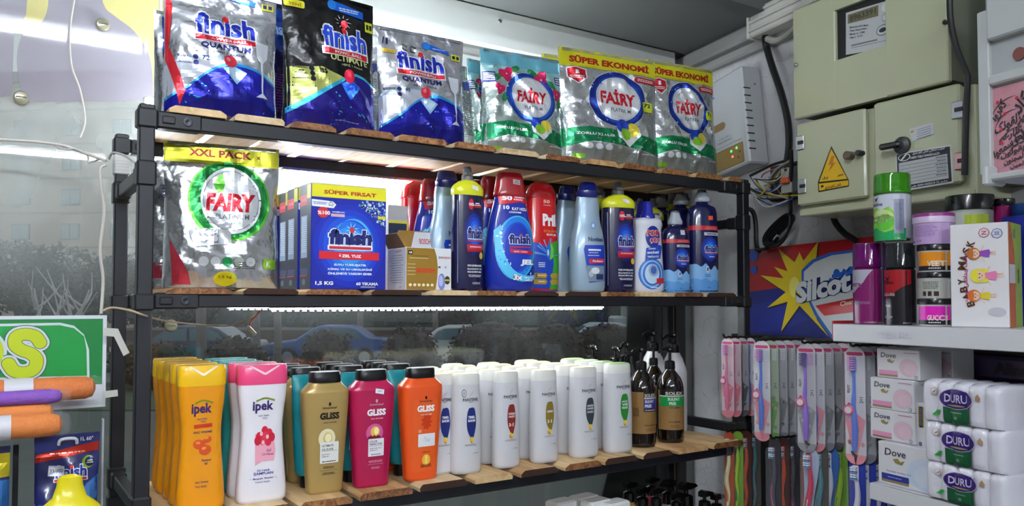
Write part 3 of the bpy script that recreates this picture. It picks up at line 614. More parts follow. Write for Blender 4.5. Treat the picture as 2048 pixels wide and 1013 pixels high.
def finish_jel(t, H, a):
    blue = mat('#152a9c', .2, coat=.5); red = mat('#9c1420', .22, coat=.6)
    prof = [(0, .92), (.02, .97), (.15, 1.0), (.3, .99), (.5, .9), (.65, .76), (.78, .62), (.8, .6)]
    p = soft_bottle(t, H, a, prof, blue, .5, 2.5)
    mb = MB(); S2 = loft(mb, [(.79*H, a*.63, a*.32, 2.5), (.8*H, a*.66, a*.34, 2.5), (.9*H, a*.58, a*.31, 2.5), (.96*H, a*.54, a*.28, 2.6), (.995*H, a*.45, a*.22, 2.6), (H, a*.3, a*.12, 2.4)], red, 32, 3); mb.build('cap', t, True)
    p.poly([(-.58, .8), (.62, .8), (.72, .73), (.3, .745), (-.55, .715)], '#d0202c', 1)
    p.text('50', -.25, .775, .4, .042, WHT, 3, .05); p.text('YIKAMAYA', .28, .785, .5, .014, WHT, 3, .03); p.text('KADAR', .22, .765, .4, .014, WHT, 3, .03)
    p.text('10', -.3, .695, .24, .034, WHT, 3, .05); p.text('KAT HIZLI', .25, .685, .66, .024, WHT, 3, .03); p.text('ÇÖZÜNME', .05, .655, .52, .02, WHT, 3, .03)
    for k, (c_, w_) in enumerate((('#3cb4ec', .86), ('#1c7cd8', .78), ('#1c4cc8', .64), ('#1838b4', .5))): p.ell(.08, .36, w_, .27-.012*k-.03*(k > 1), c_, 1+k, 36, -.12)
    q = spline([(-.8, .5, 0), (-.75, .3, 0), (-.4, .14, 0), (.2, .08, 0), (.95, .1, 0)], 8); p.poly([(c.x, c.y) for c in q]+[(min(c.x+.25, .98), c.y+.05) for c in reversed(q)], '#58c8f4', 5)
    r = random.Random(9)
    for k in range(30): c_ = q[r.randrange(len(q))]; p.ell(min(c_.x+r.uniform(.05, .3), .94), c_.y+r.uniform(.0, .09), r.uniform(.02, .06), r.uniform(.004, .014), r.choice(['#bfe8fa', '#e8f8ff', '#2c9ae4']), 6, 8)
    p.text('finish', .22, .43, 1.0, .09, WHT, 6, .085); p.text('finish', .22, .43, .95, .08, '#17206e', 7, .05); p.rect(-.24, .36, .7, .37, '#d8303c', 7); p.ell(.26, .468, .045, .012, '#e0302c', 8)
    p.poly([(-.25, .35), (.78, .335), (.78, .305), (-.2, .315)], '#cc2434', 7); p.text('HEPSİ 1 ARADA', .22, .328, .6, .015, WHT, 8, .02)
    p.text('JEL', .52, .235, .62, .055, WHT, 7, .06, .12)
    p.text('3x', .1, .115, .4, .055, '#203060', 6, .12, .1); p.text('3x', .1, .115, .38, .05, WHT, 7, .05, .1); p.text('DAHA ETKİLİ', .62, .115, .5, .018, WHT, 7, .03, .1); p.text('TEMİZLİK', .6, .09, .4, .016, WHT, 7, .03)
    p.build('printed_label', t, .004, .008)
    q = Pr(a, H, hof(S2)); q.poly([(.0, .935), (.3, .93), (.3, .89), (.0, .895)], '#b8b0b0', 1); q.lines(.15, .913, .24, .03, 2, '#403838', 2); q.build('price_sticker', t, .004, .004)
def pril(t, H, a):
    red = mat('#cf1620', .22, coat=.5)
    prof = [(0, .9), (.02, .95), (.2, 1.0), (.45, .97), (.62, .88), (.78, .84), (.85, .84)]
    p = soft_bottle(t, H, a, prof, red, .5, 2.7)
    mb = MB(); loft(mb, [(.84*H, a*.86, a*.43, 2.7), (.85*H, a*.87, a*.44, 2.7), (.92*H, a*.78, a*.4, 2.6), (.97*H, a*.6, a*.3, 2.4), (1.*H, a*.28, a*.14, 2.2)], mat('#c41822', .2, coat=.5), 32, 3); mb.build('cap', t, True)
    p.poly([(-.97, .45), (-.3, .42), (.2, .38), (.97, .46), (.97, .0), (-.97, .0)], '#1c44b8', 0); p.poly([(.35, .44), (.97, .48), (.97, .02), (.2, .02), (.45, .25)], '#3a9c34', 1)
    r = random.Random(5)
    for k in range(9): an = r.uniform(0, PI); p.poly([(.2, .32), (.2+.9*math.cos(an), .32+.16*math.sin(an)), (.2+.9*math.cos(an+.08), .32+.16*math.sin(an+.08))], '#6ab0ec', 1)
    p.text('50', .05, .81, .4, .03, '#f0c8b8', 2, .03); p.rect(-.15, .775, .3, .78, '#f0c8b8', 2)
    p.text('Pril', .22, .645, .85, .11, WHT, 2, .055); p.text('EXCELLENCE', .3, .545, .9, .02, '#d88a1c', 2, .02); p.text('DUO JEL', .35, .51, .66, .022, WHT, 2, .03)
    p.poly([(.2, .47), (.45, .38), (.42, .31), (.2, .28), (-.02, .31), (-.05, .38)], '#2c6cc4', 2); p.poly([(.2, .47), (.45, .38), (.42, .31), (.2, .28), (.26, .38)], '#6ac43c', 3); p.ell(.08, .35, .06, .03, '#bfe0f4', 4)
    p.lines(-.3, .24, .5, .05, 3, WHT, 2, 3)
    for k in range(2): p.poly([(-.9, .145-.055*k), (-.8, .165-.055*k), (-.05, .165-.055*k), (.05, .145-.055*k), (-.05, .12-.055*k), (-.8, .12-.055*k)], '#b09038', 2); p.poly([(.2, .145-.055*k), (.3, .165-.055*k), (.9, .165-.055*k), (.9, .12-.055*k), (.3, .12-.055*k)], '#b09038', 2); p.lines(-.3, .145-.055*k, .5, .02, 1, '#f0e4b8', 3, k)
    p.text('2', -.6, .145, .12, .028, '#2c2410', 3, .04); p.build('printed_label', t, .004, .009)
def novitex(t, H, a):
    pl = mat('#90a8bc', .3, .25, coat=.3, noise_amt=.3, nscale=9, col2='#b4c4d0'); cap = mat('#141e6c', .25, coat=.4)
    prof = [(0, .93), (.02, .97), (.2, 1.0), (.38, .98), (.52, .88), (.62, .74), (.7, .68), (.8, .66), (.865, .6)]
    p = soft_bottle(t, H, a, prof, pl, .5, 2.6)
    mb = MB(); loft(mb, [(.86*H, a*.56, a*.4, 2.2), (.87*H, a*.6, a*.42, 2.2), (.92*H, a*.58, a*.41, 2.2), (.925*H, a*.54, a*.38, 2.2), (.985*H, a*.47, a*.33, 2.2), (H, a*.4, a*.28, 2.2)], cap, 30, 0); mb.build('cap', t, True)
    p.text('Novitex', .32, .475, .9, .04, '#141c50', 2, .03); p.ell(.18, .6, .13, .028, '#4484d0', 1, 18); p.ell(.18, .6, .09, .02, '#b8d4ec', 2, 18)
    p.poly([(-.33, .42), (.85, .425), (.9, .1), (-.1, .08), (-.4, .38)], '#1c3cb0', 1); p.rect(-.15, .37, .6, .385, WHT, 2); p.lines(.15, .34, .7, .05, 2, '#d0dcf0', 2, 4, .3); p.poly([(-.1, .295), (.8, .298), (.8, .26), (-.1, .255)], '#cf2434', 2); p.text('Parlatıcı', .4, .277, .6, .018, WHT, 3, .02, .2)
    p.poly([(-.33, .235), (.8, .235), (.82, .1), (-.1, .09)], '#7c8ca0', 2); p.ell(.25, .19, .25, .03, '#d8e0e8', 3, 16); p.ell(.0, .16, .14, .03, '#aab8c8', 3, 16); p.rect(.3, .11, .75, .16, '#24305c', 3)
    p.build('printed_label', t, .004, .01)
def porcoz(t, H, a):
    wh = mat('#d6d7e2', .3, coat=.3)
    prof = [(0, .95), (.02, 1.0), (.2, 1.0), (.5, .9), (.68, .86), (.74, .9), (.79, .86), (.815, .62)]
    p = soft_bottle(t, H, a, prof, wh, .55, 2.5)
    mb = MB(); mb.lathe([(a*.46, .81*H), (a*.46, .84*H), (a*.34, .87*H), (a*.26, .97*H), (a*.16, H)], mat('#2026a0', .25, coat=.4), 20); mb.build('cone_cap', t, True)
    p.ell(.12, .605, .5, .12, '#1c2c90', 1, 24); p.text('POR', .15, .645, .9, .07, WHT, 2, .1); p.text('POR', .15, .645, .84, .062, '#c8202c', 3, .06); p.text('ÇÖZ', .25, .565, .72, .07, WHT, 2, .1); p.text('ÇÖZ', .25, .565, .66, .062, '#c8202c', 3, .06)
    p.poly([(-.35, .48), (.6, .52), (.8, .5), (.62, .37), (-.45, .33)], '#1c44b4', 1); p.text('Çamaşır', .05, .475, .5, .025, WHT, 3, .02, .2, .04); p.text('MAKİNESİ', .12, .435, .8, .03, WHT, 3, .04, .2, .04); p.text('TEMİZLEYİCİ', .12, .39, .8, .024, WHT, 3, .03, .2, .04)
    for k in range(4): p.ell(.02, .2, .85-.12*k, .17-.02*k, ['#2c6cc8', '#8cc0ec', '#2c5cc0', '#c0dcf2'][k], 1+k, 24)
    p.ell(.1, .24, .34, .07, '#9ab4d8', 6, 18); p.ell(.1, .24, .2, .045, '#4468b0', 7, 18); p.poly([(.3, .15), (.95, .16), (.95, .1), (.3, .09)], '#c83040', 6); p.lines(.2, .05, .8, .02, 1, WHT, 6)
    p.build('printed_label', t, .004, .008)
def finish_small(t, H, a, big=False):
    navy = mat('#14154a', .2, coat=.6); cap = mat('#a9b0bc', .32)
    prof = [(0, .96), (.02, 1.0), (.3, 1.0), (.6, .99), (.72, .93), (.78, .72), (.8, .45), (.83, .4)] if not big else [(0, .96), (.02, 1.0), (.3, 1.0), (.6, .97), (.78, .92), (.83, .8), (.86, .42), (.88, .36)]
    p = soft_bottle(t, H, a, prof, navy, .6, 2.5); zt = prof[-1][0]
    mb = MB(); loft(mb, [(zt*H, a*.46, a*.4, 2.3), ((zt+.01)*H, a*.5, a*.42, 2.3), ((zt+.04)*H, a*.5, a*.4, 2.3), ((1-(1-zt)*.4)*H, a*.36, a*.3, 2.3), (.985*H, a*.28, a*.24, 2.2)], cap, 26, 0); mb.lathe([(a*.27, .975*H), (a*.28, .98*H), (a*.25, H)], mat('#55585c', .4), 18); mb.build('flip_cap', t, True)
    wv = [(-.98, .27), (-.7, .275), (-.4, .25), (-.1, .28), (.2, .22), (.5, .26), (.75, .22), (.97, .25)]
    wave(p, wv, '#7eb2e4', 1); wave(p, [(x, y*.5) for x, y in wv], '#5a98d8', 2)
    p.rect(-.98, .6, .95, .645, '#c02430', 1); p.lines(.3, .622, 1.0, .03, 2, '#f0a8a8', 2, 4, .4); p.rect(-.2, .55, .85, .58, '#c0c4cc', 1); p.lines(.33, .565, .9, .02, 1, '#303850', 2)
    for k in range(4): p.ell(.2, .42, .6-.12*k, .12-.022*k, ['#1c2a88', '#1c40b4', '#2060d4', '#3c88e4'][k], 1+k, 20)
    p.text('finish', .28, .42, .95, .075, WHT, 5, .08); p.text('finish', .28, .42, .9, .066, '#17206e', 6, .05); p.rect(-.18, .372, .74, .38, '#c8303c', 6); p.lines(.3, .345, .5, .014, 1, WHT, 5)
    p.ell(.0, .225, .1, .032, '#e8f0fa', 5, 16); p.ell(.0, .225, .06, .022, '#3c4c70', 6, 12); p.lines(.0, .165, .5, .03, 2, '#22407c', 5, 3, .4); p.lines(.1, .05, .3, .012, 1, '#22407c', 5)
    if big: p.rect(.1, .7, .42, .74, '#e8562c', 4)
    else: p.poly([(.1, .7), (.45, .7), (.45, .76), (.1, .76)], '#c8c8d0', 4)
    p.build('printed_label', t, .004, .009)
def pump_head(mb, z, s, m, ang=0., style=0, top=None):
    """collar, stem and nozzle of a lotion pump, neck radius s, base at z"""
    M = Matrix.Translation((0, 0, 0)) @ Matrix.Rotation(ang, 4, 'Z')
    mb.lathe([(s*1.05, z), (s*1.08, z+.002), (s*1.02, z+s*1.5), (s*.7, z+s*1.7), (s*.3, z+s*1.75)], m, 24)
    zt = z+s*2.6 if top is None else top-s*(.5 if style == 0 else 1.0)
    mb.lathe([(s*.32, z+s*1.6), (s*.32, zt+s*.1)], m, 14)
    if style == 0:
        P = [(0, 0, zt), (-s*.9, 0, zt+s*.25), (-s*2.0, 0, zt+s*.1), (-s*2.9, 0, zt-s*.35)]
        P = [M @ Vector(q) for q in spline(P, 4)]; mb.tube(P, [s*.42]*5+[s*.34]*(len(P)-8)+[s*.2]*3, m, 10)
        mb.lathe([(s*.5, zt-s*.2), (s*.75, zt+s*.1), (s*.7, zt+s*.42), (s*.3, zt+s*.5)], m, 18)
    else:                                                   # squared saddle head with a short beak
        pts = [(-s*1.9, zt+s*.2), (-s*1.5, zt+s*.62), (s*.2, zt+s*1.0), (s*1.0, zt+s*.7), (s*1.0, zt-s*.1), (-s*.6, zt-s*.1)]
        mb.prism(pts, -s*.6, s*.6, m, M=M)
def solex(t, H, a, kind):
    amb = mat('#120a08', .12, coat=.8); kraft = '#8c6a3c'
    mb = MB(); S = loft(mb, [(0, a*.93, a*.93, 2), (.006, a, a, 2), (.1*H, a, a, 2), (.5*H, a, a, 2), (.6*H, a*.97, a*.97, 2), (.68*H, a*.8, a*.8, 2), (.74*H, a*.5, a*.5, 2), (.77*H, a*.36, a*.36, 2), (.8*H, a*.35, a*.35, 2)], amb, 40, 4); mb.build('bottle', t, True)
    mb = MB(); pump_head(mb, .775*H, a*.36, mat('#0d0d10', .3), .4 if kind == 'green' else .6, 0, H); mb.build('pump', t, True)
    p = Pr(a, H, hof(S)); p.rect(-.96, .14, .97, .56, kraft, 0)
    p.rect(-.1, .36, .97, .56, '#15110f', 1) if kind != 'green' else p.rect(-.9, .46, .97, .57, '#15110f', 1)
    u = .38 if kind != 'green' else .05
    p.text('SOLEX', u, .525, .85 if kind != 'green' else 1.3, .035, '#cfc8b8', 3, .03); p.rect(u-.45 if kind != 'green' else -.9, .49, .95, .503, '#c8c8c8', 2)
    c_ = '#3a2c8c' if kind != 'green' else '#149044'
    p.rect(u-.45 if kind != 'green' else -.9, .39, .95, .488, c_, 2); p.text('SULFAT', u-.05, .465, .7 if kind != 'green' else .9, .03, '#dfe8dc', 3, .03); p.text('FREE', u-.15, .42, .5, .03, '#dfe8dc', 3, .03)
    p.text('OLIVE OIL SHAMPOO' if kind == 'green' else 'AT KUYRUĞU', u, .375 if kind == 'green' else .378, .8, .014, '#1c1814' if kind == 'green' else WHT, 3, .02)
    p.text('FOR ALL HAIR TYPES', u, .225, .85, .014, '#1c1814', 3, .03); p.lines(u, .18, .7, .03, 3, '#3a2c1c', 3, 4, .3)
    if kind != 'green':
        V = txt('SOLEX', .03); p.text('SOLEX', -.6, .36, .62, .05, '#4a3418', 3, .03, 0, PI/2)
    p.build('printed_label', t, .004, .012)
def white_pump(t, H, a):
    mb = MB(); loft(mb, [(0, a*.95, a*.8, 2.4), (.006, a, a*.85, 2.4), (.6*H, a, a*.85, 2.4), (.74*H, a*.7, a*.6, 2.2), (.805*H, a*.44, a*.44, 2)], mat('#d9d9dc', .3, coat=.3), 32, 4); mb.build('bottle', t, True)
    mb = MB(); pump_head(mb, .80*H, a*.42, mat('#0d0d10', .3), .1, 0, H); mb.build('pump', t, True)
def low_pump(t, H, a, body, style=1, ang=.6):
    mb = MB(); loft(mb, [(0, a*.95, a*.8, 2.6), (.006, a, a*.85, 2.6), (H-a*3.2, a, a*.85, 2.6), (H-a*2.6, a*.8, a*.7, 2.3), (H-a*(2.1 if style else 1.6), a*.5, a*.5, 2)], mat(body, .3, coat=.3), 28, 3); mb.build('bottle', t, True)
    mb = MB(); pump_head(mb, H-a*(.62*3.5 if style else .44*3.8), a*(.62 if style else .44), mat('#0b0b0d', .18, coat=.4), ang, style, H); mb.build('pump', t, True)
def flip_bottle(t, H, a, col='#eceff2'):
    mb = MB(); loft(mb, [(0, a*.95, a*.6, 4), (.005, a, a*.65, 4), (.82*H, a, a*.65, 4), (.85*H, a*.9, a*.6, 4)], mat(col, .3, coat=.2), 28, 0); mb.build('bottle', t, True)
    mb = MB(); mb.box(-a*.95, a*.95, -a*.62, a*.62, .85*H, H, mat('#f2f4f4', .3), .004); mb.build('cap', t, False)
# ---------------------------------------------------------------- cans and jars
def spray(t, H, r, cap, body, prints, dome=None, inner=False):
    steel = mat('#b4b6ba', .25, .9)
    mb = MB(); mb.lathe([(r*.9, 0), (r, .003), (r, .005)], steel, 36, cap1=False); mb.lathe([(r*.985, .005), (r*.985, .66*H), (r*.9, .69*H), (r*.8, .70*H)], body, 40); mb.build('can', t, True)
    mb = MB(); mb.lathe([(r*.78, .69*H), (r*.9, .70*H), (r*.78, .75*H), (r*.45, .765*H), (r*.42, .775*H)], steel, 30); mb.build('shoulder', t, True)
    mb = MB(); mb.lathe([(r*.18, .77*H), (r*.18, .80*H), (r*.3, .805*H), (r*.3, .86*H), (r*.27, .865*H)], mat('#3a3a40' if inner else '#cfd2d4', .4), 16); mb.build('spray_nozzle', t, True)
    mb = MB(); z0 = .70*H
    out = [(r*.985, z0), (r*1.0, z0+.002), (r*.985, z0+.03*H), (r*.97, H-.006), (r*.93, H-.001), (r*.85, H)]
    inn = [(x*.96, z-(.0015 if z > H-.01 else 0)) for x, z in reversed(out)]
    mb.lathe(out+[(.001, H)]+[(.001, H-.002)]+inn, cap, 40, cap0=False, cap1=False); mb.build('clear_cap', t, True)
    p = Pr(r, H, hof([(0, r*.985, r*.985, 2, 0), (.67*H, r*.985, r*.985, 2, 0)]), rough=.25); prints(p); p.build('printed_label', t, .003, .02)
def jar(t, H, r, lid, body, prints, lidh=.28):
    mb = MB(); mb.lathe([(r*.9, 0), (r*.95, .003), (r*.95, H*(1-lidh))], body, 40); mb.build('tub', t, True)
    mb = MB(); mb.lathe([(r*.97, H*(1-lidh)), (r, H*(1-lidh)+.001), (r, H-.003), (r*.97, H-.0005), (r*.9, H-.002)], lid, 44); mb.build('lid', t, True)
    p = Pr(r, H, hof([(0, r*.95, r*.95, 2, 0), (H, r*.95, r*.95, 2, 0)]), rough=.3); prints(p); p.build('printed_label', t, .003, .03)
# ================================================================ the room
wallm = mat('#b9bab8', .6, noise_amt=.35, nscale=5, col2='#9d9a98', bump=.08, bscale=50)
def marble():
    m = bpy.data.materials.new('veined_wall_tile'); m.use_nodes = True; nt = m.node_tree; b = nt.nodes['Principled BSDF']; L = nt.links.new
    tc = nt.nodes.new('ShaderNodeTexCoord'); n0 = nt.nodes.new('ShaderNodeTexNoise'); n0.inputs['Scale'].default_value = 3.5; n0.inputs['Detail'].default_value = 3
    vm = nt.nodes.new('ShaderNodeVectorMath'); vm.operation = 'MULTIPLY_ADD'; vm.inputs[1].default_value = (.7, .7, .7)
    L(tc.outputs['Object'], n0.inputs['Vector']); L(n0.outputs['Color'], vm.inputs[0]); L(tc.outputs['Object'], vm.inputs[2])
    v = nt.nodes.new('ShaderNodeTexVoronoi'); v.feature = 'DISTANCE_TO_EDGE'; v.inputs['Scale'].default_value = 7; L(vm.outputs[0], v.inputs['Vector'])
    r = nt.nodes.new('ShaderNodeValToRGB'); r.color_ramp.elements[0].position = .0; r.color_ramp.elements[1].position = .02
    r.color_ramp.elements[0].color = (*lin('#b2aeb0'), 1); r.color_ramp.elements[1].color = (*lin('#c6c6c9'), 1); L(v.outputs['Distance'], r.inputs[0])
    n = nt.nodes.new('ShaderNodeTexNoise'); n.inputs['Scale'].default_value = 4; L(tc.outputs['Object'], n.inputs['Vector'])
    mx = nt.nodes.new('ShaderNodeMix'); mx.data_type = 'RGBA'; mx.blend_type = 'MULTIPLY'; mx.inputs[0].default_value = .5
    r2 = nt.nodes.new('ShaderNodeValToRGB'); r2.color_ramp.elements[0].position = .35; r2.color_ramp.elements[1].position = .65; r2.color_ramp.elements[0].color = (.55, .5, .5, 1); L(n.outputs['Fac'], r2.inputs[0])
    L(r.outputs[0], mx.inputs[6]); L(r2.outputs[0], mx.inputs[7]); L(mx.outputs[2], b.inputs['Base Color']); b.inputs['Roughness'].default_value = .35
    return m
def wbox(name, u0, u1, v0, v1, z0, z1, m, kind='structure', parent=None, bev=0):
    mb = MB(); M = Matrix(((WU.x, WN.x, 0, WO.x), (WU.y, WN.y, 0, WO.y), (0, 0, 1, 0), (0, 0, 0, 1)))
    mb.box(u0, u1, v0, v1, z0, z1, m, bev, M); o = mb.build(name, parent)
    me = o.data; me.flip_normals() if M.determinant() < 0 else None
    if kind: o['kind'] = kind
    return o
def sbox(name, x0, x1, y0, y1, z0, z1, m, bev=0): mb = MB(); mb.box(x0, x1, y0, y1, z0, z1, m, bev); return setting(mb.build(name))
sbox('floor', -3.6, 3.2, -6, .46, -.1, 0, mat('#8c8983', .4, noise_amt=.4, nscale=3))
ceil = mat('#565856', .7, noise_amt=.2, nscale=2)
sbox('ceiling', -3.6, 3.2, -6, .02, 2.75, 2.85, mat('#cfcfcb', .7))
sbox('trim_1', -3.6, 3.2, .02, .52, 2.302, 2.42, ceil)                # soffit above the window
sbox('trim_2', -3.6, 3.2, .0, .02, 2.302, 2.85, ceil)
wbox('wall_right', -.25, 6.8, -.12, 0, -.02, 2.85, marble())
sbox('wall_back', -3.6, 3.2, -6.1, -6, -.02, 2.85, mat('#716e69', .7))
sbox('wall_left', -3.7, -3.6, -6, .46, -.02, 2.85, mat('#716e69', .7))
sbox('wall_front', -3.6, 1.75, .44, .52, -.02, .52, mat('#7b7a78', .6))   # low wall under the shop window
wbox('trim_3', -.02, 1.2, 0, .03, 2.225, 2.255, mat('#908f8e', .6), bev=.006)   # plaster cornice on the side wall
wbox('trim_4', -.02, 1.2, 0, .055, 2.255, 2.30, mat('#858483', .6), bev=.008)
# window: dusty glass with painted-in haze, aluminium frame
g = bpy.data.materials.new('dusty_hazed_glass'); g.use_nodes = True; nt = g.node_tree; nt.nodes.clear(); L = nt.links.new
out = nt.nodes.new('ShaderNodeOutputMaterial'); tr = nt.nodes.new('ShaderNodeBsdfTransparent'); gl = nt.nodes.new('ShaderNodeBsdfGlossy'); df = nt.nodes.new('ShaderNodeBsdfDiffuse')
tr.inputs[0].default_value = (.93, .95, .94, 1); gl.inputs['Roughness'].default_value = .015; df.inputs[0].default_value = (.78, .82, .80, 1)
fr = nt.nodes.new('ShaderNodeFresnel'); fr.inputs[0].default_value = 1.5; m1 = nt.nodes.new('ShaderNodeMixShader'); m2 = nt.nodes.new('ShaderNodeMixShader')
tc = nt.nodes.new('ShaderNodeTexCoord'); n1 = nt.nodes.new('ShaderNodeTexNoise'); n1.inputs['Scale'].default_value = 3.; n1.inputs['Detail'].default_value = 6; n1.inputs['Distortion'].default_value = .6
mr = nt.nodes.new('ShaderNodeMapRange'); mr.inputs[1].default_value = .3; mr.inputs[2].default_value = .75; mr.inputs[3].default_value = .09; mr.inputs[4].default_value = .36
L(tc.outputs['Object'], n1.inputs['Vector']); L(n1.outputs['Fac'], mr.inputs[0]); L(fr.outputs[0], m1.inputs[0]); L(tr.outputs[0], m1.inputs[1]); L(gl.outputs[0], m1.inputs[2])

sx_ = nt.nodes.new('ShaderNodeSeparateXYZ'); L(tc.outputs['Object'], sx_.inputs[0])
def mrng(src, a, b, c, d): q = nt.nodes.new('ShaderNodeMapRange'); q.interpolation_type = 'SMOOTHSTEP'; q.inputs[1].default_value, q.inputs[2].default_value, q.inputs[3].default_value, q.inputs[4].default_value = a, b, c, d; L(src, q.inputs[0]); return q.outputs[0]
def mth(op, a, b): q = nt.nodes.new('ShaderNodeMath'); q.operation = op; (L(a, q.inputs[0]) if not isinstance(a, float) else None); (L(b, q.inputs[1]) if not isinstance(b, float) else setattr(q.inputs[1], 'default_value', b)); return q.outputs[0]
dz_ = mrng(sx_.outputs[2], 1.40, 1.75, .05, 1.); dx_ = mrng(sx_.outputs[0], -.75, -.05, .45, 1.0)     # grime thickened higher up and by the shelf to paint in the lamp haze
dust_haze = mth('MULTIPLY', mth('MULTIPLY', mr.outputs[0], dz_), dx_)
L(dust_haze, m2.inputs[0]); L(m1.outputs[0], m2.inputs[1]); L(df.outputs[0], m2.inputs[2]); L(m2.outputs[0], out.inputs[0])
mb = MB(); mb.box(-3.6, 1.60, .452, .458, .52, 2.30, g); setting(mb.build('window_1'))
alu = mat('#8d8d8a', .4, .6); dk = mat('#1c1b1d', .4)
o1 = onY(1325, 700, .43)
sbox('trim_5', o1.x-.006, o1.x+.012, .43, .46, .5, 2.2, dk, .002)
sbox('trim_6', o1.x+.014, o1.x+.045, .42, .46, .5, 2.2, mat('#a5925e', .35, .3), .003)
sbox('trim_7', o1.x+.047, o1.x+.085, .41, .46, .5, 2.2, dk, .003)
sbox('trim_8', o1.x+.087, 1.72, .425, .47, .5, 2.3, mat('#8a8c8a', .5), .003)
sbox('trim_9', -3.6, 1.72, .425, .47, 2.185, 2.19, alu)
fa0 = onY(933, 88, .42).z; fx1 = onY(1349, 130, .40).x
fas = sbox('trim_10', -3.6, fx1, .395, .42, fa0, 2.30, mat('#d5d8d4', .45, noise_amt=.1, nscale=8), .003)
mb = MB(); c = onY(1000, 42, .395)
mb.lathe([(.006, 0), (.005, .002), (.001, .0025)], mat('#8a8c8c', .3, .9), 14, M=Matrix.Translation(c) @ Matrix.Rotation(PI/2, 4, 'X')); o = mb.build('screw', fas)
# fluorescent fittings of the room; they mirror in the glass
def tube_lamp(x0, x1, y, z, s, label):
    t = thing('fluorescent_lamp', label, 'lamp', ((x0+x1)/2, y, z)); h = (x1-x0)/2
    mb = MB(); mb.box(-h, h, -.05, .05, .03, .07, mat('#d8d8d4', .5), .005); mb.build('housing', t)
    mb = MB(); mb.tube([(-h+.02, 0, 0), (h-.02, 0, 0)], .018, mat('#eef6ff', .4, emis=s), 12); mb.build('tube', t)
    for k in (-1, 1): mb = MB(); mb.box(k*h-.012, k*h+.012, -.02, .02, -.02, .03, mat('#c8c8c4', .5)); mb.build('end_cap', t)
    mb = MB(); mb.tube([(0, 0, .07), (0, 0, 2.75-z)], .006, mat('#c8c8c4', .5)); mb.build('hanger', t)
tube_lamp(-1.0, .33, -1.2, 2.54, LAMP_A*3, 'white fluorescent tube hanging nearest the shop window')
tube_lamp(-2.2, -.95, -4.1, 2.54, LAMP_B*3, 'white fluorescent tube hanging deep in the shop on the left')
tube_lamp(-.6, .6, -4.1, 2.54, LAMP_B*3, 'white fluorescent tube hanging deep in the shop on the right')
tube_lamp(-2.6, -1.4, -1.6, 2.54, LAMP_C*3, 'white fluorescent tube hanging at the far left by the window')
# ================================================================ street outside
G = -.64
def gpt(px, d, z=G):                                       # point d metres ahead of the shop camera
    r = RT*((px-CX)/F)+FW0; p = CAM+r*d; return Vector((p.x, p.y, z))
SR = math.atan2(RT.y, RT.x)
asph = mat('#5a5f5c', .8, noise_amt=.4, nscale=.6)
mb = MB(); mb.box(-90, 140, .9, 160, G-.3, G, asph); setting(mb.build('ground'))
mb = MB(); mb.box(-60, 90, -.6, .6, 0, .14, mat('#6a6c64', .8)); o = setting(mb.build('curb')); o.location = gpt(900, 20.5, G); o.rotation_euler[2] = SR
mb = MB(); mb.box(-60, 90, -2.2, 2.2, 0, .03, mat('#4c5a44', .9, noise_amt=.6, nscale=1.2, col2='#394634')); o = mb.build('grass_verge'); o.location = gpt(900, 17.9, G); o.rotation_euler[2] = SR; tag(o, 'dull green grass verge running under the clipped hedge', 'grass', kind='stuff')
mb = MB(); mb.box(-60, 90, -.15, .15, 0, .95, mat('#5d4a44', .85, noise_amt=.4, nscale=1)); mb.box(-60, 90, -.2, .2, .95, 1.05, mat('#7c7672', .8)); o = setting(mb.build('wall_street')); o.location = gpt(900, 34, G); o.rotation_euler[2] = SR
def leafcloud(mb, c, rx, ry, rz, n, s, mats, seed):
    r = random.Random(seed)
    for k in range(n):
        a, b = r.uniform(0, 2*PI), math.acos(r.uniform(-1, 1)); q = r.uniform(.75, 1.04)*(1+.16*noise.noise(Vector((math.cos(a)*2, math.sin(a)*2, b*2+seed))))
        p = Vector((c[0]+rx*q*math.sin(b)*math.cos(a), c[1]+ry*q*math.sin(b)*math.sin(a), c[2]+rz*q*math.cos(b)))
        u = Vector((r.gauss(0, 1), r.gauss(0, 1), r.gauss(0, 1))).normalized()*s; w = u.cross(Vector((r.gauss(0, 1), r.gauss(0, 1), r.gauss(0, 1)))).normalized()*s*.6
        mb.add([p-u, p-w, p+u, p+w], [(0, 1, 2, 3)], r.choice(mats))
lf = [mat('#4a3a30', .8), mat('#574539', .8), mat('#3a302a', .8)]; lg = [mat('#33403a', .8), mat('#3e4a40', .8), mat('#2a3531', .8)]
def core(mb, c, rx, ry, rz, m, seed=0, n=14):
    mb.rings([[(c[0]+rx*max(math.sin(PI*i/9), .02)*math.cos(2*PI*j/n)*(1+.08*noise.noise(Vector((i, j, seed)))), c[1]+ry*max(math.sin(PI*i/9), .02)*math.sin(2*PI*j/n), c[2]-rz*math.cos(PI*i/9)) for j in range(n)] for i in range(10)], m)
hb = [(470, 130, 672, 18), (655, 110, 660, 18), (820, 125, 652, 18.2), (985, 185, 640, 17.6), (1115, 130, 643, 18.2), (1215, 150, 645, 17.8), (1330, 150, 650, 18.4), (300, 170, 678, 18.6)]
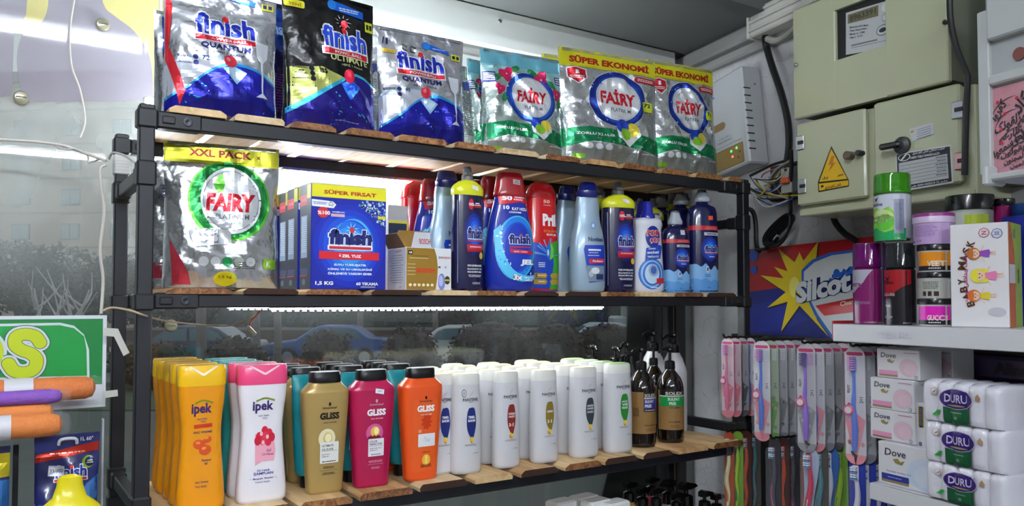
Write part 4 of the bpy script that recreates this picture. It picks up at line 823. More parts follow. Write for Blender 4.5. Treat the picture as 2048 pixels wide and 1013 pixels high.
for k, (px, w, top, d) in enumerate(hb):
    d += (.9 if k % 2 else -.9); rx = w*d/F/2*.98; H_ = 1.5+(605-top)/F*d-G-.04; p = gpt(px, d, G+.035)
    t = thing('hedge_bush', 'clipped brown-green round bush outside the window, ' + ['behind the yellow conditioner cap', 'in front of the blue car', 'right of the blue car', 'in front of the white car', 'between the two pale cars', 'below the rightmost pale car', 'rightmost beside the window frame', 'leftmost in front of the dark car'][k], 'bush', p, SR, 'clipped bushes along the street')
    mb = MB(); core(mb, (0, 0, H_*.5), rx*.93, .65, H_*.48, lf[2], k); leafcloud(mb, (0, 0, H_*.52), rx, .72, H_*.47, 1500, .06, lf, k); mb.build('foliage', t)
    mb = MB(); mb.tube([(0, 0, 0), (0, 0, H_*.4)], .05, mat('#4a3a30', .9)); mb.build('trunk', t)
def car(px, d, L_, col, label, H_=1.38, rz=0, side=1):
    t = thing('parked_car', label, 'car', gpt(px, d), SR+rz, 'cars parked along the street'); pt = mat(col, .3, .3, coat=.5); gls = mat('#56707c', .15, coat=.5)
    s = L_/4.2; h = H_/1.38
    pr = [(-2.1, .38), (-2.1, .62), (-1.95, .78), (-1.05, .9), (-.45, 1.3), (-.2, 1.38), (.75, 1.37), (1.0, 1.3), (1.5, .95), (2.0, .9), (2.1, .75), (2.1, .38), (1.65, .3), (-1.65, .3)]
    mb = MB(); pts = [(x*s*side, z*h) for x, z in pr]; mb.prism(pts, -.8, .8, pt)
    o = mb.build('body', t); bv = o.modifiers.new('b', 'BEVEL'); bv.width = .07; bv.segments = 2; bv.limit_method = 'ANGLE'
    for q in ([(-.9, .93), (-.4, 1.25), (.12, 1.3), (.12, .93)], [(.2, .93), (.2, 1.3), (.75, 1.28), (1.0, 1.18), (1.2, .95)]):
        mb = MB(); mb.prism([(x*s*side, z*h) for x, z in q], -.83, .83, gls); mb.build('side_window', t)
    mb = MB(); mb.add([(-1.02*s*side, -.68, .95*h), (-1.02*s*side, .68, .95*h), (-.5*s*side, .62, 1.28*h), (-.5*s*side, -.62, 1.28*h)], [(0, 1, 2, 3)], gls); mb.build('windscreen', t)
    for wx in (-1.3, 1.3):
        for wy in (-.78, .78):
            mb = MB(); M = Matrix.Translation((wx*s, wy, .31)) @ Matrix.Rotation(PI/2, 4, 'X'); mb.lathe([(.22, -.09), (.31, -.08), (.31, .08), (.22, .09)], mat('#15151a', .7), 20, M=M); mb.lathe([(.19, -.1), (.19, .1)], mat('#8d949c', .4, .5), 16, M=M); mb.build('wheel', t, True)
    for wy in (-.6, .6): mb = MB(); mb.box(-2.13*s*side-.03, -2.13*s*side+.05, wy-.15, wy+.15, .6*h, .74*h, mat('#d8d8c8', .2)); mb.build('headlight', t)
    mb = MB(); mb.box(-2.16*s*side-.02, -2.16*s*side+.02, -.2, .2, .4, .52, mat('#c8ccd0', .4)); mb.build('number_plate', t)
    mb = MB(); mb.box(-2.15*s*side-.04, -2.15*s*side+.04, -.78, .78, .33, .45, mat('#22242a', .5)); mb.build('bumper', t)
car(388, 25.2, 4.4, '#39455c', 'dark navy sedan behind the leftmost bushes outside', 1.42, 0)
car(662, 27.4, 4.1, '#3f62a4', 'mid blue hatchback parked outside between two bushes', 1.36, .05)
car(935, 26, 3.8, '#b9bcbe', 'pale grey car showing its roof above the widest bush', 1.40, 0, -1)
car(1195, 27.5, 4.0, '#a9b7c4', 'light silver-blue car half hidden at the right, beside a pale van', 1.44, 0)
t = thing('parked_van', 'pale boxy van at far right outside, beside the window frame', 'van', gpt(1330, 31), SR)
mb = MB(); mb.box(-1.6, 1.2, -1, 1, .5, 2.1, mat('#9aa8ae', .4), .08); mb.build('body', t); mb = MB(); mb.box(-2.1, -1.6, -1, 1, .5, 1.6, mat('#a8b4ba', .4), .08); mb.build('cab', t)
for x in (-1.4, .8): mb = MB(); mb.lathe([(.35, -1.05), (.35, 1.05)], mat('#15151a', .7), 18, M=Matrix.Translation((x, 0, .35)) @ Matrix.Rotation(PI/2, 4, 'X')); mb.build('wheel', t)
def tree(px, d, H_, w, label, seed, leaves=True, bark='#5a5350', grp='street trees', nl=2600):
    t = thing('street_tree', label, 'tree', gpt(px, d), 0, grp); r = random.Random(seed); m = mat(bark, .9)
    mb = MB(); b = .012*H_+.04; mb.tube([(0, 0, 0), (r.uniform(-.1, .1), 0, H_*.25), (r.uniform(-.2, .2), 0, H_*.5), (r.uniform(-.3, .3), 0, H_*.8)], [b*1.3, b, b*.7, b*.3], m)
    mb.build('trunk', t)
    for k in range(6 if leaves else 4):
        a = r.uniform(0, 2*PI); z = H_*(r.uniform(.25, .6) if leaves else r.uniform(.42, .66)); l = H_*r.uniform(.25, .42)
        mb = MB(); mb.tube(spline([(0, 0, z), (math.cos(a)*l*.4, math.sin(a)*l*.4, z+l*.35), (math.cos(a)*l*.7+r.uniform(-.2, .2), math.sin(a)*l*.7, z+l*.95)], 3), [b*.5, b*.45, b*.4, b*.3, b*.22, b*.16, b*.1], m, 6); mb.build('branch', t)
    if leaves: 
        mb = MB()
        for k in range(5): leafcloud(mb, (r.uniform(-w, w)*.5, r.uniform(-w, w)*.4, H_*r.uniform(.45, .8)), w*.55, w*.5, H_*.24, nl//5, .13, leaves, seed*7+k)
        mb.build('foliage', t)
wl = [mat('#4c4f48', .85), mat('#5c5548', .85), mat('#40463f', .85)]
for k, (px, d, H_, w) in enumerate([(-120, 33, 4.6, 3.2), (40, 36, 5.0, 3.2), (190, 35, 4.4, 2.8), (330, 37, 4.2, 2.8)]):
    tree(px, d, H_, w, 'bushy dull olive tree below the apartment windows, ' + ['leftmost at the picture edge', 'behind the bare white trunks', 'left of the shelf posts', 'seen between shelf posts and large foil pouch'][k], 30+k, wl, nl=4200)
for k, (px, d, H_, w) in enumerate([(455, 38, 3.2, 3.2), (590, 39, 3.4, 3.4), (760, 38, 3.3, 3.6), (900, 40, 3.4, 3.6), (1060, 39, 3.2, 3.4), (1210, 46, 3.3, 3.0)]):
    d += 3.2*(k % 2); t = thing('dark_shrub_mass', 'dark green broad shrub behind the street wall, ' + ['above the dark navy car', 'left of the blue hatchback', 'right above the blue hatchback', 'above the pale grey roof', 'between the grey and silver cars', 'above the silver car'][k], 'shrub', gpt(px, d), SR, 'broad shrubs behind the street wall')
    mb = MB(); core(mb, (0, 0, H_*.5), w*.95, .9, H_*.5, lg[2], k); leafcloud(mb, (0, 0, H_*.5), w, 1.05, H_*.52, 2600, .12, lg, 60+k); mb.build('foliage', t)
for k, (px, d) in enumerate([(118, 21), (148, 21.5), (168, 22), (70, 24)]): tree(px, d, 2.9+.1*k, 1, 'thin pale bare tree with forked trunk, ' + ['first from the left of three', 'middle of three', 'last of three near the shelf post', 'apart on the left'][k], 50+k, False, '#b4aeb0', 'bare young trees')
for k, (px, d) in enumerate([(402, 16.5), (512, 22), (555, 23), (720, 30), (870, 30)]):
    t = thing('tree_trunk', 'slim grey-brown trunk rising across the window view, ' + ['in front of the dark navy car', 'left of the loose wire end', 'right of the loose wire end', 'behind the blue car roof', 'beside the pale grey car'][k], 'tree', gpt(px, d), 0, 'plain trunks by the street'); r = random.Random(k)
    mb = MB(); mb.tube([(0, 0, 0), (.03, 0, 1), (.0, 0, 2.2), (.1, 0, 4)], [.13, .11, .1, .06], mat('#6d6460', .9, noise_amt=.4, nscale=4)); mb.build('trunk', t)
    for s_ in (-1, 1): mb = MB(); mb.tube([(0, 0, 1.9), (s_*.25, 0, 2.5), (s_*.4, 0, 3.4)], [.05, .04, .02], mat('#6d6460', .9)); mb.build('branch', t)
# apartment block, far left
D = 62; t = thing('apartment_building', 'beige apartment block with rows of small windows beyond the trees', 'building', gpt(150, D), SR-.07)
bw = mat('#c0ae98', .8, noise_amt=.25, nscale=.3); mb = MB(); mb.box(-22, 5.6, 0, 12, 0, 19.5, bw); mb.build('wall', t)
mb = MB(); mb.box(-22.2, 5.8, -.3, 12.2, 19.5, 20.3, mat('#8f8a86', .8)); mb.build('roof', t)
wf = mat('#6f7676', .4); wg = mat('#8c9ea2', .15, coat=.5)
for j in range(7):
    for i in range(7):
        x = -20.5+4.05*i-.2; z = 1.6+2.72*j
        mb = MB(); mb.box(x-.75, x+.75, -.1, .1, z, z+1.25, wf); f = mb.build('window', t)
        for s_ in (-1, 1): mb = MB(); mb.box(x+s_*.36-.32, x+s_*.36+.32, -.13, -.1, z+.08, z+1.17, wg); mb.build('pane', f)
for j in range(7): mb = MB(); mb.box(-22, 5.6, -.06, 0, .9+2.72*j, 1.05+2.72*j, mat('#a09482', .8)); mb.build('floor_band', t)
t = thing('street_building', 'pale low building far away at the right end of the street', 'building', gpt(1250, 80), SR)
mb = MB(); mb.box(-12, 14, 0, 10, 0, 3.4, mat('#a3a7ae', .8)); mb.build('wall', t); mb = MB(); mb.box(-12.3, 14.3, -.3, 10, 3.4, 3.7, mat('#6a6c70', .8)); mb.build('roof', t)
for i in range(7): mb = MB(); mb.box(-10.5+3.4*i, -9+3.4*i, -.05, .05, 1.2, 2.6, wf); mb.build('window', t)
mb = MB(); mb.box(14.1, 40, 6, 16, 0, 16, mat('#756e68', .8)); t2 = mb.build('brown_tower_block'); t2.location = gpt(1250, 84); t2.rotation_euler[2] = SR; tag(t2, 'brownish tall block rising at the far right behind the van', 'building')
for i in range(4):
    for j in range(4): mb = MB(); mb.box(15+5*i, 17+5*i, 5.9, 6.05, 2+3.3*j, 3.6+3.3*j, wf); mb.build('window', t2)
# ================================================================ window stickers and suction hooks
film = bpy.data.materials.new('translucent_film'); film.use_nodes = True
def filmmat(c, a): return mat(c, .04, alpha=a)
def glasspoly(mb, px, m, y, th=.0006):
    P = [onY(x, yy, y) for x, yy in px]; mb.prism([(p.x, p.z) for p in P], y-th, y, m)
t = thing('window_film', 'yellow and lilac lettering film stuck high on the window glass', 'window film')
def sp2(P): return [(c.x, c.y) for c in spline([(x, y, 0) for x, y in P], 4)]
edge_ = sp2([(95, -80), (96, 10), (80, 48), (48, 66), (34, 110), (40, 170), (60, 205)]); edge2 = sp2([(306, 200), (305, 150), (296, 105), (268, 62), (232, 34), (206, 6), (196, -80)])
mb = MB(); glasspoly(mb, edge2+[(330, -80), (330, 190)], filmmat('#d8cf8a', .7), .4515); glasspoly(mb, [(60, -80), (95, -80)]+edge_[:13]+[(30, 66), (52, 30)], filmmat('#d8cf8a', .7), .4515); mb.build('yellow_layer', t)
mb = MB(); glasspoly(mb, edge_+edge2, filmmat('#a49eaa', .5), .4515); glasspoly(mb, [(-60, -80), (58, -80), (52, 30), (28, 68), (24, 190), (-60, 200)], filmmat('#a49eaa', .5), .4515); mb.build('lilac_layer', t)
for k, (px, py) in enumerate([(205, 50), (42, 196), (341, 652)]):
    c = onY(px, py, .45); t = thing('glass_standoff', 'round clear-headed screw fixing on the window glass, ' + ['beside the hanging thread', 'below the left light streak', 'below the middle shelf rail'][k], 'fixing', c, 0, 'round fixings on the glass', rot=(PI/2, 0, 0))
    mb = MB(); mb.lathe([(.013, 0), (.014, .004), (.011, .009), (.004, .011)], mat('#b9b49a', .2, .6), 20); mb.build('disc', t, True); mb = MB(); mb.box(-.009, .009, -.0012, .0012, .0105, .0125, mat('#4a4a40', .5)); mb.build('slot', t)
# ================================================================ shelving unit
blk = mat('#15161d', .45, noise_amt=.2, nscale=20); plast = mat('#16171c', .5)
ZT, ZM, ZL = 1.827, 1.5237, 1.146                          # upper faces of the slatted shelves
SX = 1.458; YB = .28; PW = .012
sh = thing('shelving_unit', 'black square-tube shelving unit with pine slat shelves in front of the window', 'shelf', (0, 0, 0))
for (x, y) in ((0, 0), (SX, 0), (0, YB), (SX, YB)): mb = MB(); mb.box(x-PW, x+PW, y-PW, y+PW, 0, ZT-.002, blk, .002); mb.build('post', sh)
RZ = [ZT-.013, ZM-.010, ZL-.013, .75]; RH = [.0125, .0115, .0125, .0125]
for z, hh in zip(RZ, RH):
    z -= hh
    for y in (0, YB): mb = MB(); mb.box(PW, SX-PW, y-.011, y+.011, z-hh, z+hh, blk, .002); mb.build('rail', sh)
for x in (0, SX):
    for z in (1.711, 1.165, .80, .12): mb = MB(); mb.box(x-.010, x+.010, PW, YB-PW, z-.012, z+.012, blk, .002); mb.build('side_rail', sh)
for x, sx in ((0, 1), (SX, -1)):
    for y in (0, YB):
        for z, hh in zip(RZ, RH):
            z -= hh; mb = MB(); mb.box(x-.0155, x+.0155, y-.0155, y+.0155, z-.016, z+.0165 if z > 1.7 else z+.012, plast, .003)
            xa, xb = sorted((x+sx*.014, x+sx*.085)); mb.box(xa, xb, y-.0135, y+.0135, z-hh-.002, z+hh+.002, plast, .003)
            xa, xb = sorted((x+sx*.022, x+sx*.042)); mb.box(xa, xb, y-.0155, y-.013, z-.006, z+.006, plast, .002)
            o = mb.build('corner_bracket', sh)
            mb = MB(); mb.lathe([(.0075, 0), (.0072, .0015), (.004, .002), (.0015, .0008)], mat('#3c3e44', .35, .7), 18, M=Matrix.Translation((x+sx*.062, y-.0135, z)) @ Matrix.Rotation(PI/2, 4, 'X')); mb.build('screw', o, True)
        for z in (1.711, 1.165):
            yy = .013 if y == 0 else YB-.013; mb = MB(); mb.box(x-.015, x+.015, y-.015, y+.015, z-.021, z+.021, plast, .003); ya, yb = sorted((yy, yy+(.035 if y == 0 else -.035))); mb.box(x-.0125, x+.0125, ya, yb, z-.015, z+.015, plast, .003); mb.build('corner_bracket', sh)
pine = [wood('#dcbf92', '#c09a68'), wood('#e3cba4', '#cfae7e'), wood('#cfa878', '#a97c4c'), wood('#d8c09c', '#b89870')]
bark = mat('#3a2014', .8, noise_amt=.5, nscale=40)
for zi, (z, th) in enumerate(((ZT, .012), (ZM, .010), (ZL, .014), (.765, .014))):
    x = .03; k = 0
    while x < SX-.06:
        w = R.uniform(.088, .112); x1 = min(x+w, SX-.02); y0 = -.014+R.uniform(-.004, .004)-(.012 if zi == 2 else 0); c = R.uniform(.004, .012)
        mb = MB(); P = [(x+.002, z-th), (x1-.002, z-th), (x1-c*.2, z-th*.5), (x1-c, z-.0015), (x1-c-.003, z), (x+c+.003, z), (x+c, z-.0015), (x+c*.2, z-th*.5)]
        n = len(P); vs = [(a, y0, b) for a, b in P]+[(a, YB+.02, b) for a, b in P]; pm = R.choice(pine)
        mb.add(vs, [tuple(range(n, 2*n))[::-1]]+[(i, i+n, (i+1) % n+n, (i+1) % n) for i in range(n)][0:0]+[((i+1) % n, (i+1) % n+n, i+n, i)[::-1] for i in range(n)], pm)
        mb.add(vs[:n], [tuple(range(n))], R.choice([pm, wood('#9a6a40', '#5a3018', 2), wood('#b08050', '#6a3a1c', 2), bark if zi else pm]))
        mb.build('slat', sh); x = x1+R.uniform(.006, .02); k += 1
# LED strips
def strip(name, x0, x1, y, z, label, em, r=.006, up=False):
    t = thing('led_strip', label, 'light strip', ((x0+x1)/2, y, z)); h = (x1-x0)/2; s = -1 if not up else 1
    mb = MB(); mb.box(-h, h, -.007, .007, -.0015 if not up else -.0, .0015, mat('#c8c8c4', .5)); mb.build('backing', t)
    mb = MB(); mb.box(-h, h, -r, r, min(s*.0015, s*.0045), max(s*.0015, s*.0045), mat('#eaf6ff', .4, emis=em), .001); mb.build('diffuser', t)
    mb = MB(); n = int((x1-x0)/.0165)
    for k in range(n): xx = -h+(k+.5)*2*h/n; mb.box(xx-.0035, xx+.0035, -.0035, .0035, min(s*.0045, s*.0085), max(s*.0045, s*.0085), mat('#f4faff', .4, emis=em))
    o = mb.build('diodes', t); o['kind'] = 'stuff'
zz = RZ[0]-2*RH[0]; a_, b_ = onY(565, 335, YB).x, onY(868, 365, YB).x
strip('a', a_, b_, YB-.0, zz-.0018, 'bright white LED strip under the back rail of the top shelf', LED)
zz = RZ[1]-2*RH[1]; a_, b_ = onY(540, 625, YB).x, onY(1205, 615, YB).x
strip('b', a_, b_, YB, zz-.0018, 'bright white LED strip under the back rail of the middle shelf', LED)
a_, b_ = onY(318, 240, YB+.03).x, onY(980, 240, YB+.03).x
strip('c', a_, b_, YB+.05, ZT+.004, 'bright white LED strip lying behind the foil pouches on the top shelf', LED*3.2, .009, True)
# upright lamp in the back left corner
c = onY(317, 330, YB+.06); t = thing('upright_light', 'short glaring upright lamp behind the left shelf posts', 'lamp', (c.x, c.y, c.z))
mb = MB(); mb.box(-.03, .03, 0, .012, -.055, .14, mat('#d8d8d4', .5), .003); mb.build('housing', t); mb = MB(); mb.box(-.024, .024, -.004, 0, -.05, .135, mat('#eef8ff', .4, emis=30)); mb.build('diffuser', t)
mb = MB(); mb.tube([(0, .006, .14), (0, .006, 2.17-c.z)], .003, mat('#d8d8d4', .5)); mb.build('cord', t)

c = onY(577, 372, YB+.07); t = thing('upright_light', 'short glaring upright light bar right of the extra large pouch', 'lamp', (c.x, c.y, c.z))  # glowing bar added in place of a bright upright reflection
mb = MB(); mb.box(-.016, .016, 0, .012, -.09, .045, mat('#d8d8d4', .5), .003); mb.build('housing', t); mb = MB(); mb.box(-.012, .012, -.004, 0, -.085, .04, mat('#eef8ff', .4, emis=22)); mb.build('diffuser', t)
mb = MB(); mb.tube([(0, .006, .045), (0, .006, 2.17-c.z)], .002, mat('#d8d8d4', .5)); mb.build('cord', t)
# ================================================================ goods on the shelves
ORD = ['first', 'second', 'third', 'fourth', 'fifth', 'sixth']
def spot(px0, px1, ytop, zs, Y, k=.55, yc=None):
    X, a = fit(px0, px1, Y, k, yc or ytop); return X, a, zat(ytop, X, Y)-zs
def make(name, label, cat, group, fn, px0, px1, ytop, zs, Y=.035, k=.55, rz=0, rx=0, lift=.0005):
    X, a, H = spot(px0, px1, ytop, zs, Y, k); t = thing(name, label, cat, (X, Y, zs+lift), 0, group, rot=(rx, 0, rz)); fn(t, H, a); return t, X, a, H
def behind(t, X, Y0, n, dy, zs, what, group, jx=.002, start=1, rz=0):
    for k in range(start, start+n):
        dup(t, (X+R.uniform(-jx, jx), Y0+dy*k, zs+.0005), rz+R.uniform(-.04, .04), '%s, %s from front' % (what, ORD[k]), group)
# --- top shelf: foil pouches
GP = 'foil pouches on the top shelf'
def pouch(label, px0, px1, ytop, Y, fn, rz=0, rx=-.04, k=.2):
    X, a, H = spot(px0, px1, ytop, ZT, Y, k); t = thing('foil_pouch', label, 'pouch', (X, Y, ZT+.001), 0, GP, rot=(rx, 0, rz)); fn(t, a, H); return t, X, a, H
tq, Xq, aq, Hq = pouch('large silver pouch with blue wave print, first from the left on top shelf', 330, 560, -16, .055, lambda t, a, H: finish_quantum(t, a, H, 3), -.05)
tb, Xb, ab, Hb = pouch('black foil pouch with blue lower half and green band on the top shelf', 566, 758, -12, .05, lambda t, a, H: finish_quantum(t, a, H, 8, 1), .06)
tc_, Xc, ac, Hc = pouch('smaller silver pouch with handwritten price mark, third of the front row', 757, 932, 66, .045, lambda t, a, H: finish_quantum(t, a, H, 12, 2), -.04)
tf, Xf, af, Hf = pouch('pale blue and silver pouch printed with pink flowers on the top shelf', 968, 1124, 108, .075, lambda t, a, H: fairy_pouch(t, a, H, 21, 1), -.1)
te, Xe, ae, He = pouch('yellow-headed silver pouch with blue ring, the fully visible one of two', 1129, 1312, 108, .045, lambda t, a, H: fairy_pouch(t, a, H, 25, 0), -.12)
t2_, X2, a2, H2 = pouch('yellow-headed silver pouch with blue ring, rightmost on the top shelf', 1300, 1428, 130, .03, lambda t, a, H: fairy_pouch(t, a, H, 31, 0), -.1)
def plainbag(t, a, H, seed, col, band, navy=False):
    p = pouch_body(t, a, H, .025, seed, foil(col, .22, .9), wr=.0045)
    if navy: p.rect(-.72, .02, .99, .62, '#231c50', 0); p.rect(-.72, .62, .99, .95, '#1c3c90', 0); p.lines(.1, .3, 1.3, .3, 14, '#7c3c8c', 2, seed, .3); p.text('finish', .1, .8, 1.2, .1, '#8cb0e8', 2, .04); p.rect(-.6, .02, -.1, .5, '#3c1c50', 1); p.build('printed_back', t, .01, .01); return
    p.lines(0, .4, 1.5, .5, 22, '#8a9098', 1, seed, .35); p.rect(-.95, .08, .95, .2, band, 1); p.lines(-.3, .75, .9, .12, 5, '#5a6aa0', 1, 3); p.rect(.2, .72, .8, .82, '#4a58a0', 1)
    p.build('printed_back', t, .01, .01)
pouch('silver-edged pouch with dark purple back, behind the leftmost pouch', 309, 420, 28, .13, lambda t, a, H: plainbag(t, a, H, 61, '#b8bcc4', '#202060', True), .05)
pouch('dark purple pouch back in the gap between silver and black pouches', 500, 596, 2, .14, lambda t, a, H: plainbag(t, a, H, 63, '#4c4c70', '#202060', True), .05)
pouch('plain silver pouch back in the gap right of the black pouch', 700, 775, 90, .12, lambda t, a, H: plainbag(t, a, H, 41, '#c4c8cc', '#aab0b8'), -.2)
pouch('whitish pouch with fine print right of the small silver pouch', 890, 950, 130, .13, lambda t, a, H: plainbag(t, a, H, 43, '#d4d8d6', '#c0c8c4'), .1)
pouch('teal topped pouch with green band left of the flowered pouch', 935, 1010, 124, .13, lambda t, a, H: fairy_pouch(t, a, H, 45, 1), .1)
pouch('green banded pouch in the gap between flowered and yellow-headed pouches', 1090, 1165, 112, .14, lambda t, a, H: fairy_pouch(t, a, H, 47, 0), -.1)
pouch('yellow-headed pouch hidden behind the two at the right end', 1235, 1350, 140, .14, lambda t, a, H: fairy_pouch(t, a, H, 49, 0), -.1)
# --- middle shelf
X, a, H = spot(332, 562, 290, ZM, .055, .2); t = thing('foil_pouch', 'extra large pouch with yellow header and green ring on the middle shelf', 'pouch', (X, .055, ZM+.001), rot=(-.03, 0, -.12)); fairy_pouch(t, a, H, 55, 2)
t = thing('foil_pouch', 'crumpled silver pouch back just behind the extra large pouch', 'pouch', (X-.03, .15, ZM+.001), rot=(0, 0, -.5)); plainbag(t, a*.85, H*.93, 57, '#b8bcc0', '#a83848')
A, B_ = onY(622, 480, .012), onY(772, 480, .012); w = (B_.x-A.x); H = zat(368, A.x+.03, .012)-ZM; d = .062
GB = 'blue salt cartons in one row'
t0 = thing('salt_carton', 'blue salt carton with yellow top strip, front of its row', 'box', ((A.x+B_.x)/2, .012+d/2, ZM+.0005), -.0, GB); salt_box(t0, w, d, H)
for k, (dx, dy) in enumerate(((-.002, .07), (.002, .135), (-.003, .20)), 1):
    if .012+dy+d < .31: dup(t0, ((A.x+B_.x)/2+dx, .012+dy+d/2+.001, ZM+.0005), R.uniform(-.015, .015), 'blue salt carton seen by its dark spine, %s from the front' % ORD[k], GB)
A, B_ = onY(812, 540, .005), onY(903, 540, .005); d = .085; w = B_.x-A.x; H = zat(496, A.x+.03, .005)-ZM
t = thing('bulb_carton', 'open gold and white carton with raised flaps beside the salt cartons', 'box', ((A.x+B_.x)/2, .005+d/2, ZM+.0005)); bosch_box(t, w, d, H)
X, a, H = spot(776, 815, 412, ZM, .17, .6); t = thing('boxed_refill', 'small white box with yellow edge and dark label behind gold carton', 'box', (X, .19, ZM+.0005))
p = carton(t, a*2.1, .045, H, mat('#e4e4e2', .4)); p.rect(-.98, .0, .98, .82, '#d8cc30', 1); p.rect(-.98, .0, .86, .79, '#1c2440', 2); p.rect(-.9, .2, .8, .55, '#8a9a80', 3); p.text('7/L', .3, .5, .3, .06, WHT, 4, .02); p.build('printed_front', t, 0, 0)
GR, GJ, GPR, GN = 'rinse aid bottles with yellow collars', 'blue gel bottles with red caps', 'red gel bottles', 'silver bottles with navy caps'
ta, Xa, aa, Ha = make('rinse_aid_bottle', 'dark blue bottle with yellow collar and grey nozzle beside the gold carton', 'bottle', GR, finish_rinse, 903, 966, 335, ZM, .04)
tj, Xj, aj, Hj = make('gel_bottle', 'blue swirl-printed gel bottle with dark red cap in the front row', 'bottle', GJ, finish_jel, 972, 1066, 346, ZM, .035, rz=-.12)
behind(tj, Xj-.0, .035, 3, .068, ZM, 'blue gel bottle with red cap in the middle of the shelf', GJ)
tp, Xp, ap, Hp = make('gel_bottle', 'red and blue gel bottle with droplet print, right of the blue gel bottle', 'bottle', GPR, pril, 1047, 1116, 364, ZM, .085)
behind(tp, Xp, .085, 2, .07, ZM, 'red gel bottle right of the blue gel row', GPR)
tn, Xn, an, Hn = make('silver_bottle', 'silver-blue bottle with navy cap and dishwasher picture, front of the row', 'bottle', GN, novitex, 1142, 1206, 366, ZM, .03, rz=-.28)
behind(tn, Xn, .03, 2, .075, ZM, 'silver-blue navy-capped bottle left of the second yellow collar', GN)
Xr, ar = fit(1205, 1266, .05, .55, 400); tr2 = dup(ta, (Xr, .05, ZM+.0005), -.2, 'dark blue yellow-collared bottle standing between silver and white bottles', GR, (ar/aa, ar/aa, (zat(367, Xr, .05)-ZM)/Ha))
for k in (1, 2): dup(tr2, (Xr+.004, .05+.075*k, ZM+.0005), .03, 'dark blue yellow-collared bottle behind the right one, %s in its row' % ORD[k], GR)
# row behind the gold carton, standing at the back
for (px, Y, src, X0, lab, g_, sc) in ((834, .245, tp, 0, 'red gel bottle standing left behind the gold carton', GPR, 1.0), (868, .165, tj, 0, 'blue gel bottle with red cap behind the gold carton', GJ, .97), (893, .10, tn, 0, 'silver-blue bottle with navy cap behind the gold carton', GN, 1.02)):
    c = onY(px, 480, Y); dup(src, (c.x, Y, ZM+.0005), 0, lab, g_, (sc, sc, sc))
make('cleaner_bottle', 'white washing machine cleaner bottle with pointed blue cap', 'bottle', None, porcoz, 1268, 1322, 404, ZM, .03, rz=-.3)
make('cleaner_bottle', 'second white bottle with blue pointed cap, half hidden behind the first', 'bottle', None, porcoz, 1258, 1305, 404, ZM, .12)
GS = 'dark blue rinse bottles with pale blue lower part'
ts, Xs, as_, Hs = make('rinse_bottle', 'short dark blue bottle with pale blue bottom and white price tag', 'bottle', GS, lambda t, H, a: finish_small(t, H, a), 1325, 1375, 423, ZM, .03, .6, rz=-.3)
tg, Xg, ag, Hg = make('rinse_bottle', 'tall dark blue bottle with orange tag, rightmost on the middle shelf', 'bottle', GS, lambda t, H, a: finish_small(t, H, a, True), 1376, 1431, 381, ZM, .03, .6, rz=-.3)
behind(tg, Xg, .03, 2, .075, ZM, 'tall dark blue bottle at the right end', GS)
behind(ts, Xs, .03, 1, .07, ZM, 'short dark blue bottle left of the tall one', GS)
for (px, Y, lab) in ((1307, .17, 'small yellow-collared bottle behind the pointed blue cap'), (1343, .19, 'small yellow-collared bottle behind the short dark blue bottle'), (1372, .15, 'small yellow-collared bottle beside the tall rightmost bottle'), (1280, .22, 'small yellow-collared bottle farthest back left of the pointed cap')):
    c = onY(px, 480, Y); s_ = .9; dup(ta, (c.x, Y, ZM+.0005), 0, lab, GR, (s_, s_, (zat(387 if px > 1320 else 398, c.x, Y)-ZM)/Ha))
# --- lower shelf
GI = 'hourglass shampoo bottles'
ty, Xy, ay, Hy = make('shampoo_bottle', 'yellow hourglass conditioner bottle, leftmost in the front row', 'bottle', GI, lambda t, H, a: ipek(t, H, a, 'yellow'), 354, 452, 731, ZL, .028, .48, 0)
behind(ty, Xy-.003, .028, 4, .054, ZL, 'yellow hourglass bottle at the left end of the shelf', GI)
tw, Xw, aw, Hw = make('shampoo_bottle', 'white hourglass shampoo bottle with pink cap and berry print, in front', 'bottle', GI, lambda t, H, a: ipek(t, H, a, 'white'), 474, 574, 730, ZL, .028, .48, 0)
behind(tw, Xw, .028, 1, .054, ZL, 'white hourglass bottle with pink cap', GI)
tt, Xt, at_, Ht = make('shampoo_bottle', 'teal capped hourglass bottle behind the pink-capped one, nearest of three', 'bottle', GI, lambda t, H, a: ipek(t, H, a, 'teal'), 437, 528, 724, ZL, .136, .48, 0)
behind(tt, Xt, .082, 2, .054, ZL, 'teal hourglass bottle behind the pink-capped bottles', GI, start=2)
GG = 'tapered shampoo bottles with black caps'
tg1, Xg1, ag1, Hg1 = make('shampoo_bottle', 'golden tapered shampoo bottle with black cap in the front row', 'bottle', GG, lambda t, H, a: gliss(t, H, a, 'gold'), 603, 696, 744, ZL, .026, .5)
behind(tg1, Xg1, .026, 3, .056, ZL, 'golden black-capped bottle', GG, start=2)
tg2, Xg2, ag2, Hg2 = make('shampoo_bottle', 'magenta tapered shampoo bottle with black cap in the front row', 'bottle', GG, lambda t, H, a: gliss(t, H, a, 'magenta'), 697, 787, 740, ZL, .026, .5)
tg3, Xg3, ag3, Hg3 = make('shampoo_bottle', 'orange tapered shampoo bottle with black cap in the front row', 'bottle', GG, lambda t, H, a: gliss(t, H, a, 'orange'), 798, 882, 736, ZL, .026, .5)
GT = 'teal upside-down tubes'
c = onY(612, 850, .085); X, a = fit(585, 660, .085, .45); H = zat(750, X, .085)-ZL
t1 = thing('conditioner_tube', 'teal tube on its black cap behind the golden bottle', 'tube', (X, .085, ZL+.0005), 0, GT); teal_tube(t1, H, a)
for (px, lab) in ((706, 'teal tube on its black cap behind the magenta bottle'), (806, 'teal tube on its black cap behind the orange bottle')):
    c = onY(px, 850, .085); dup(t1, (c.x, .085, ZL+.0005), 0, lab, GT)
behind(tg2, Xg2, .03, 3, .056, ZL, 'magenta black-capped bottle', GG, start=2)
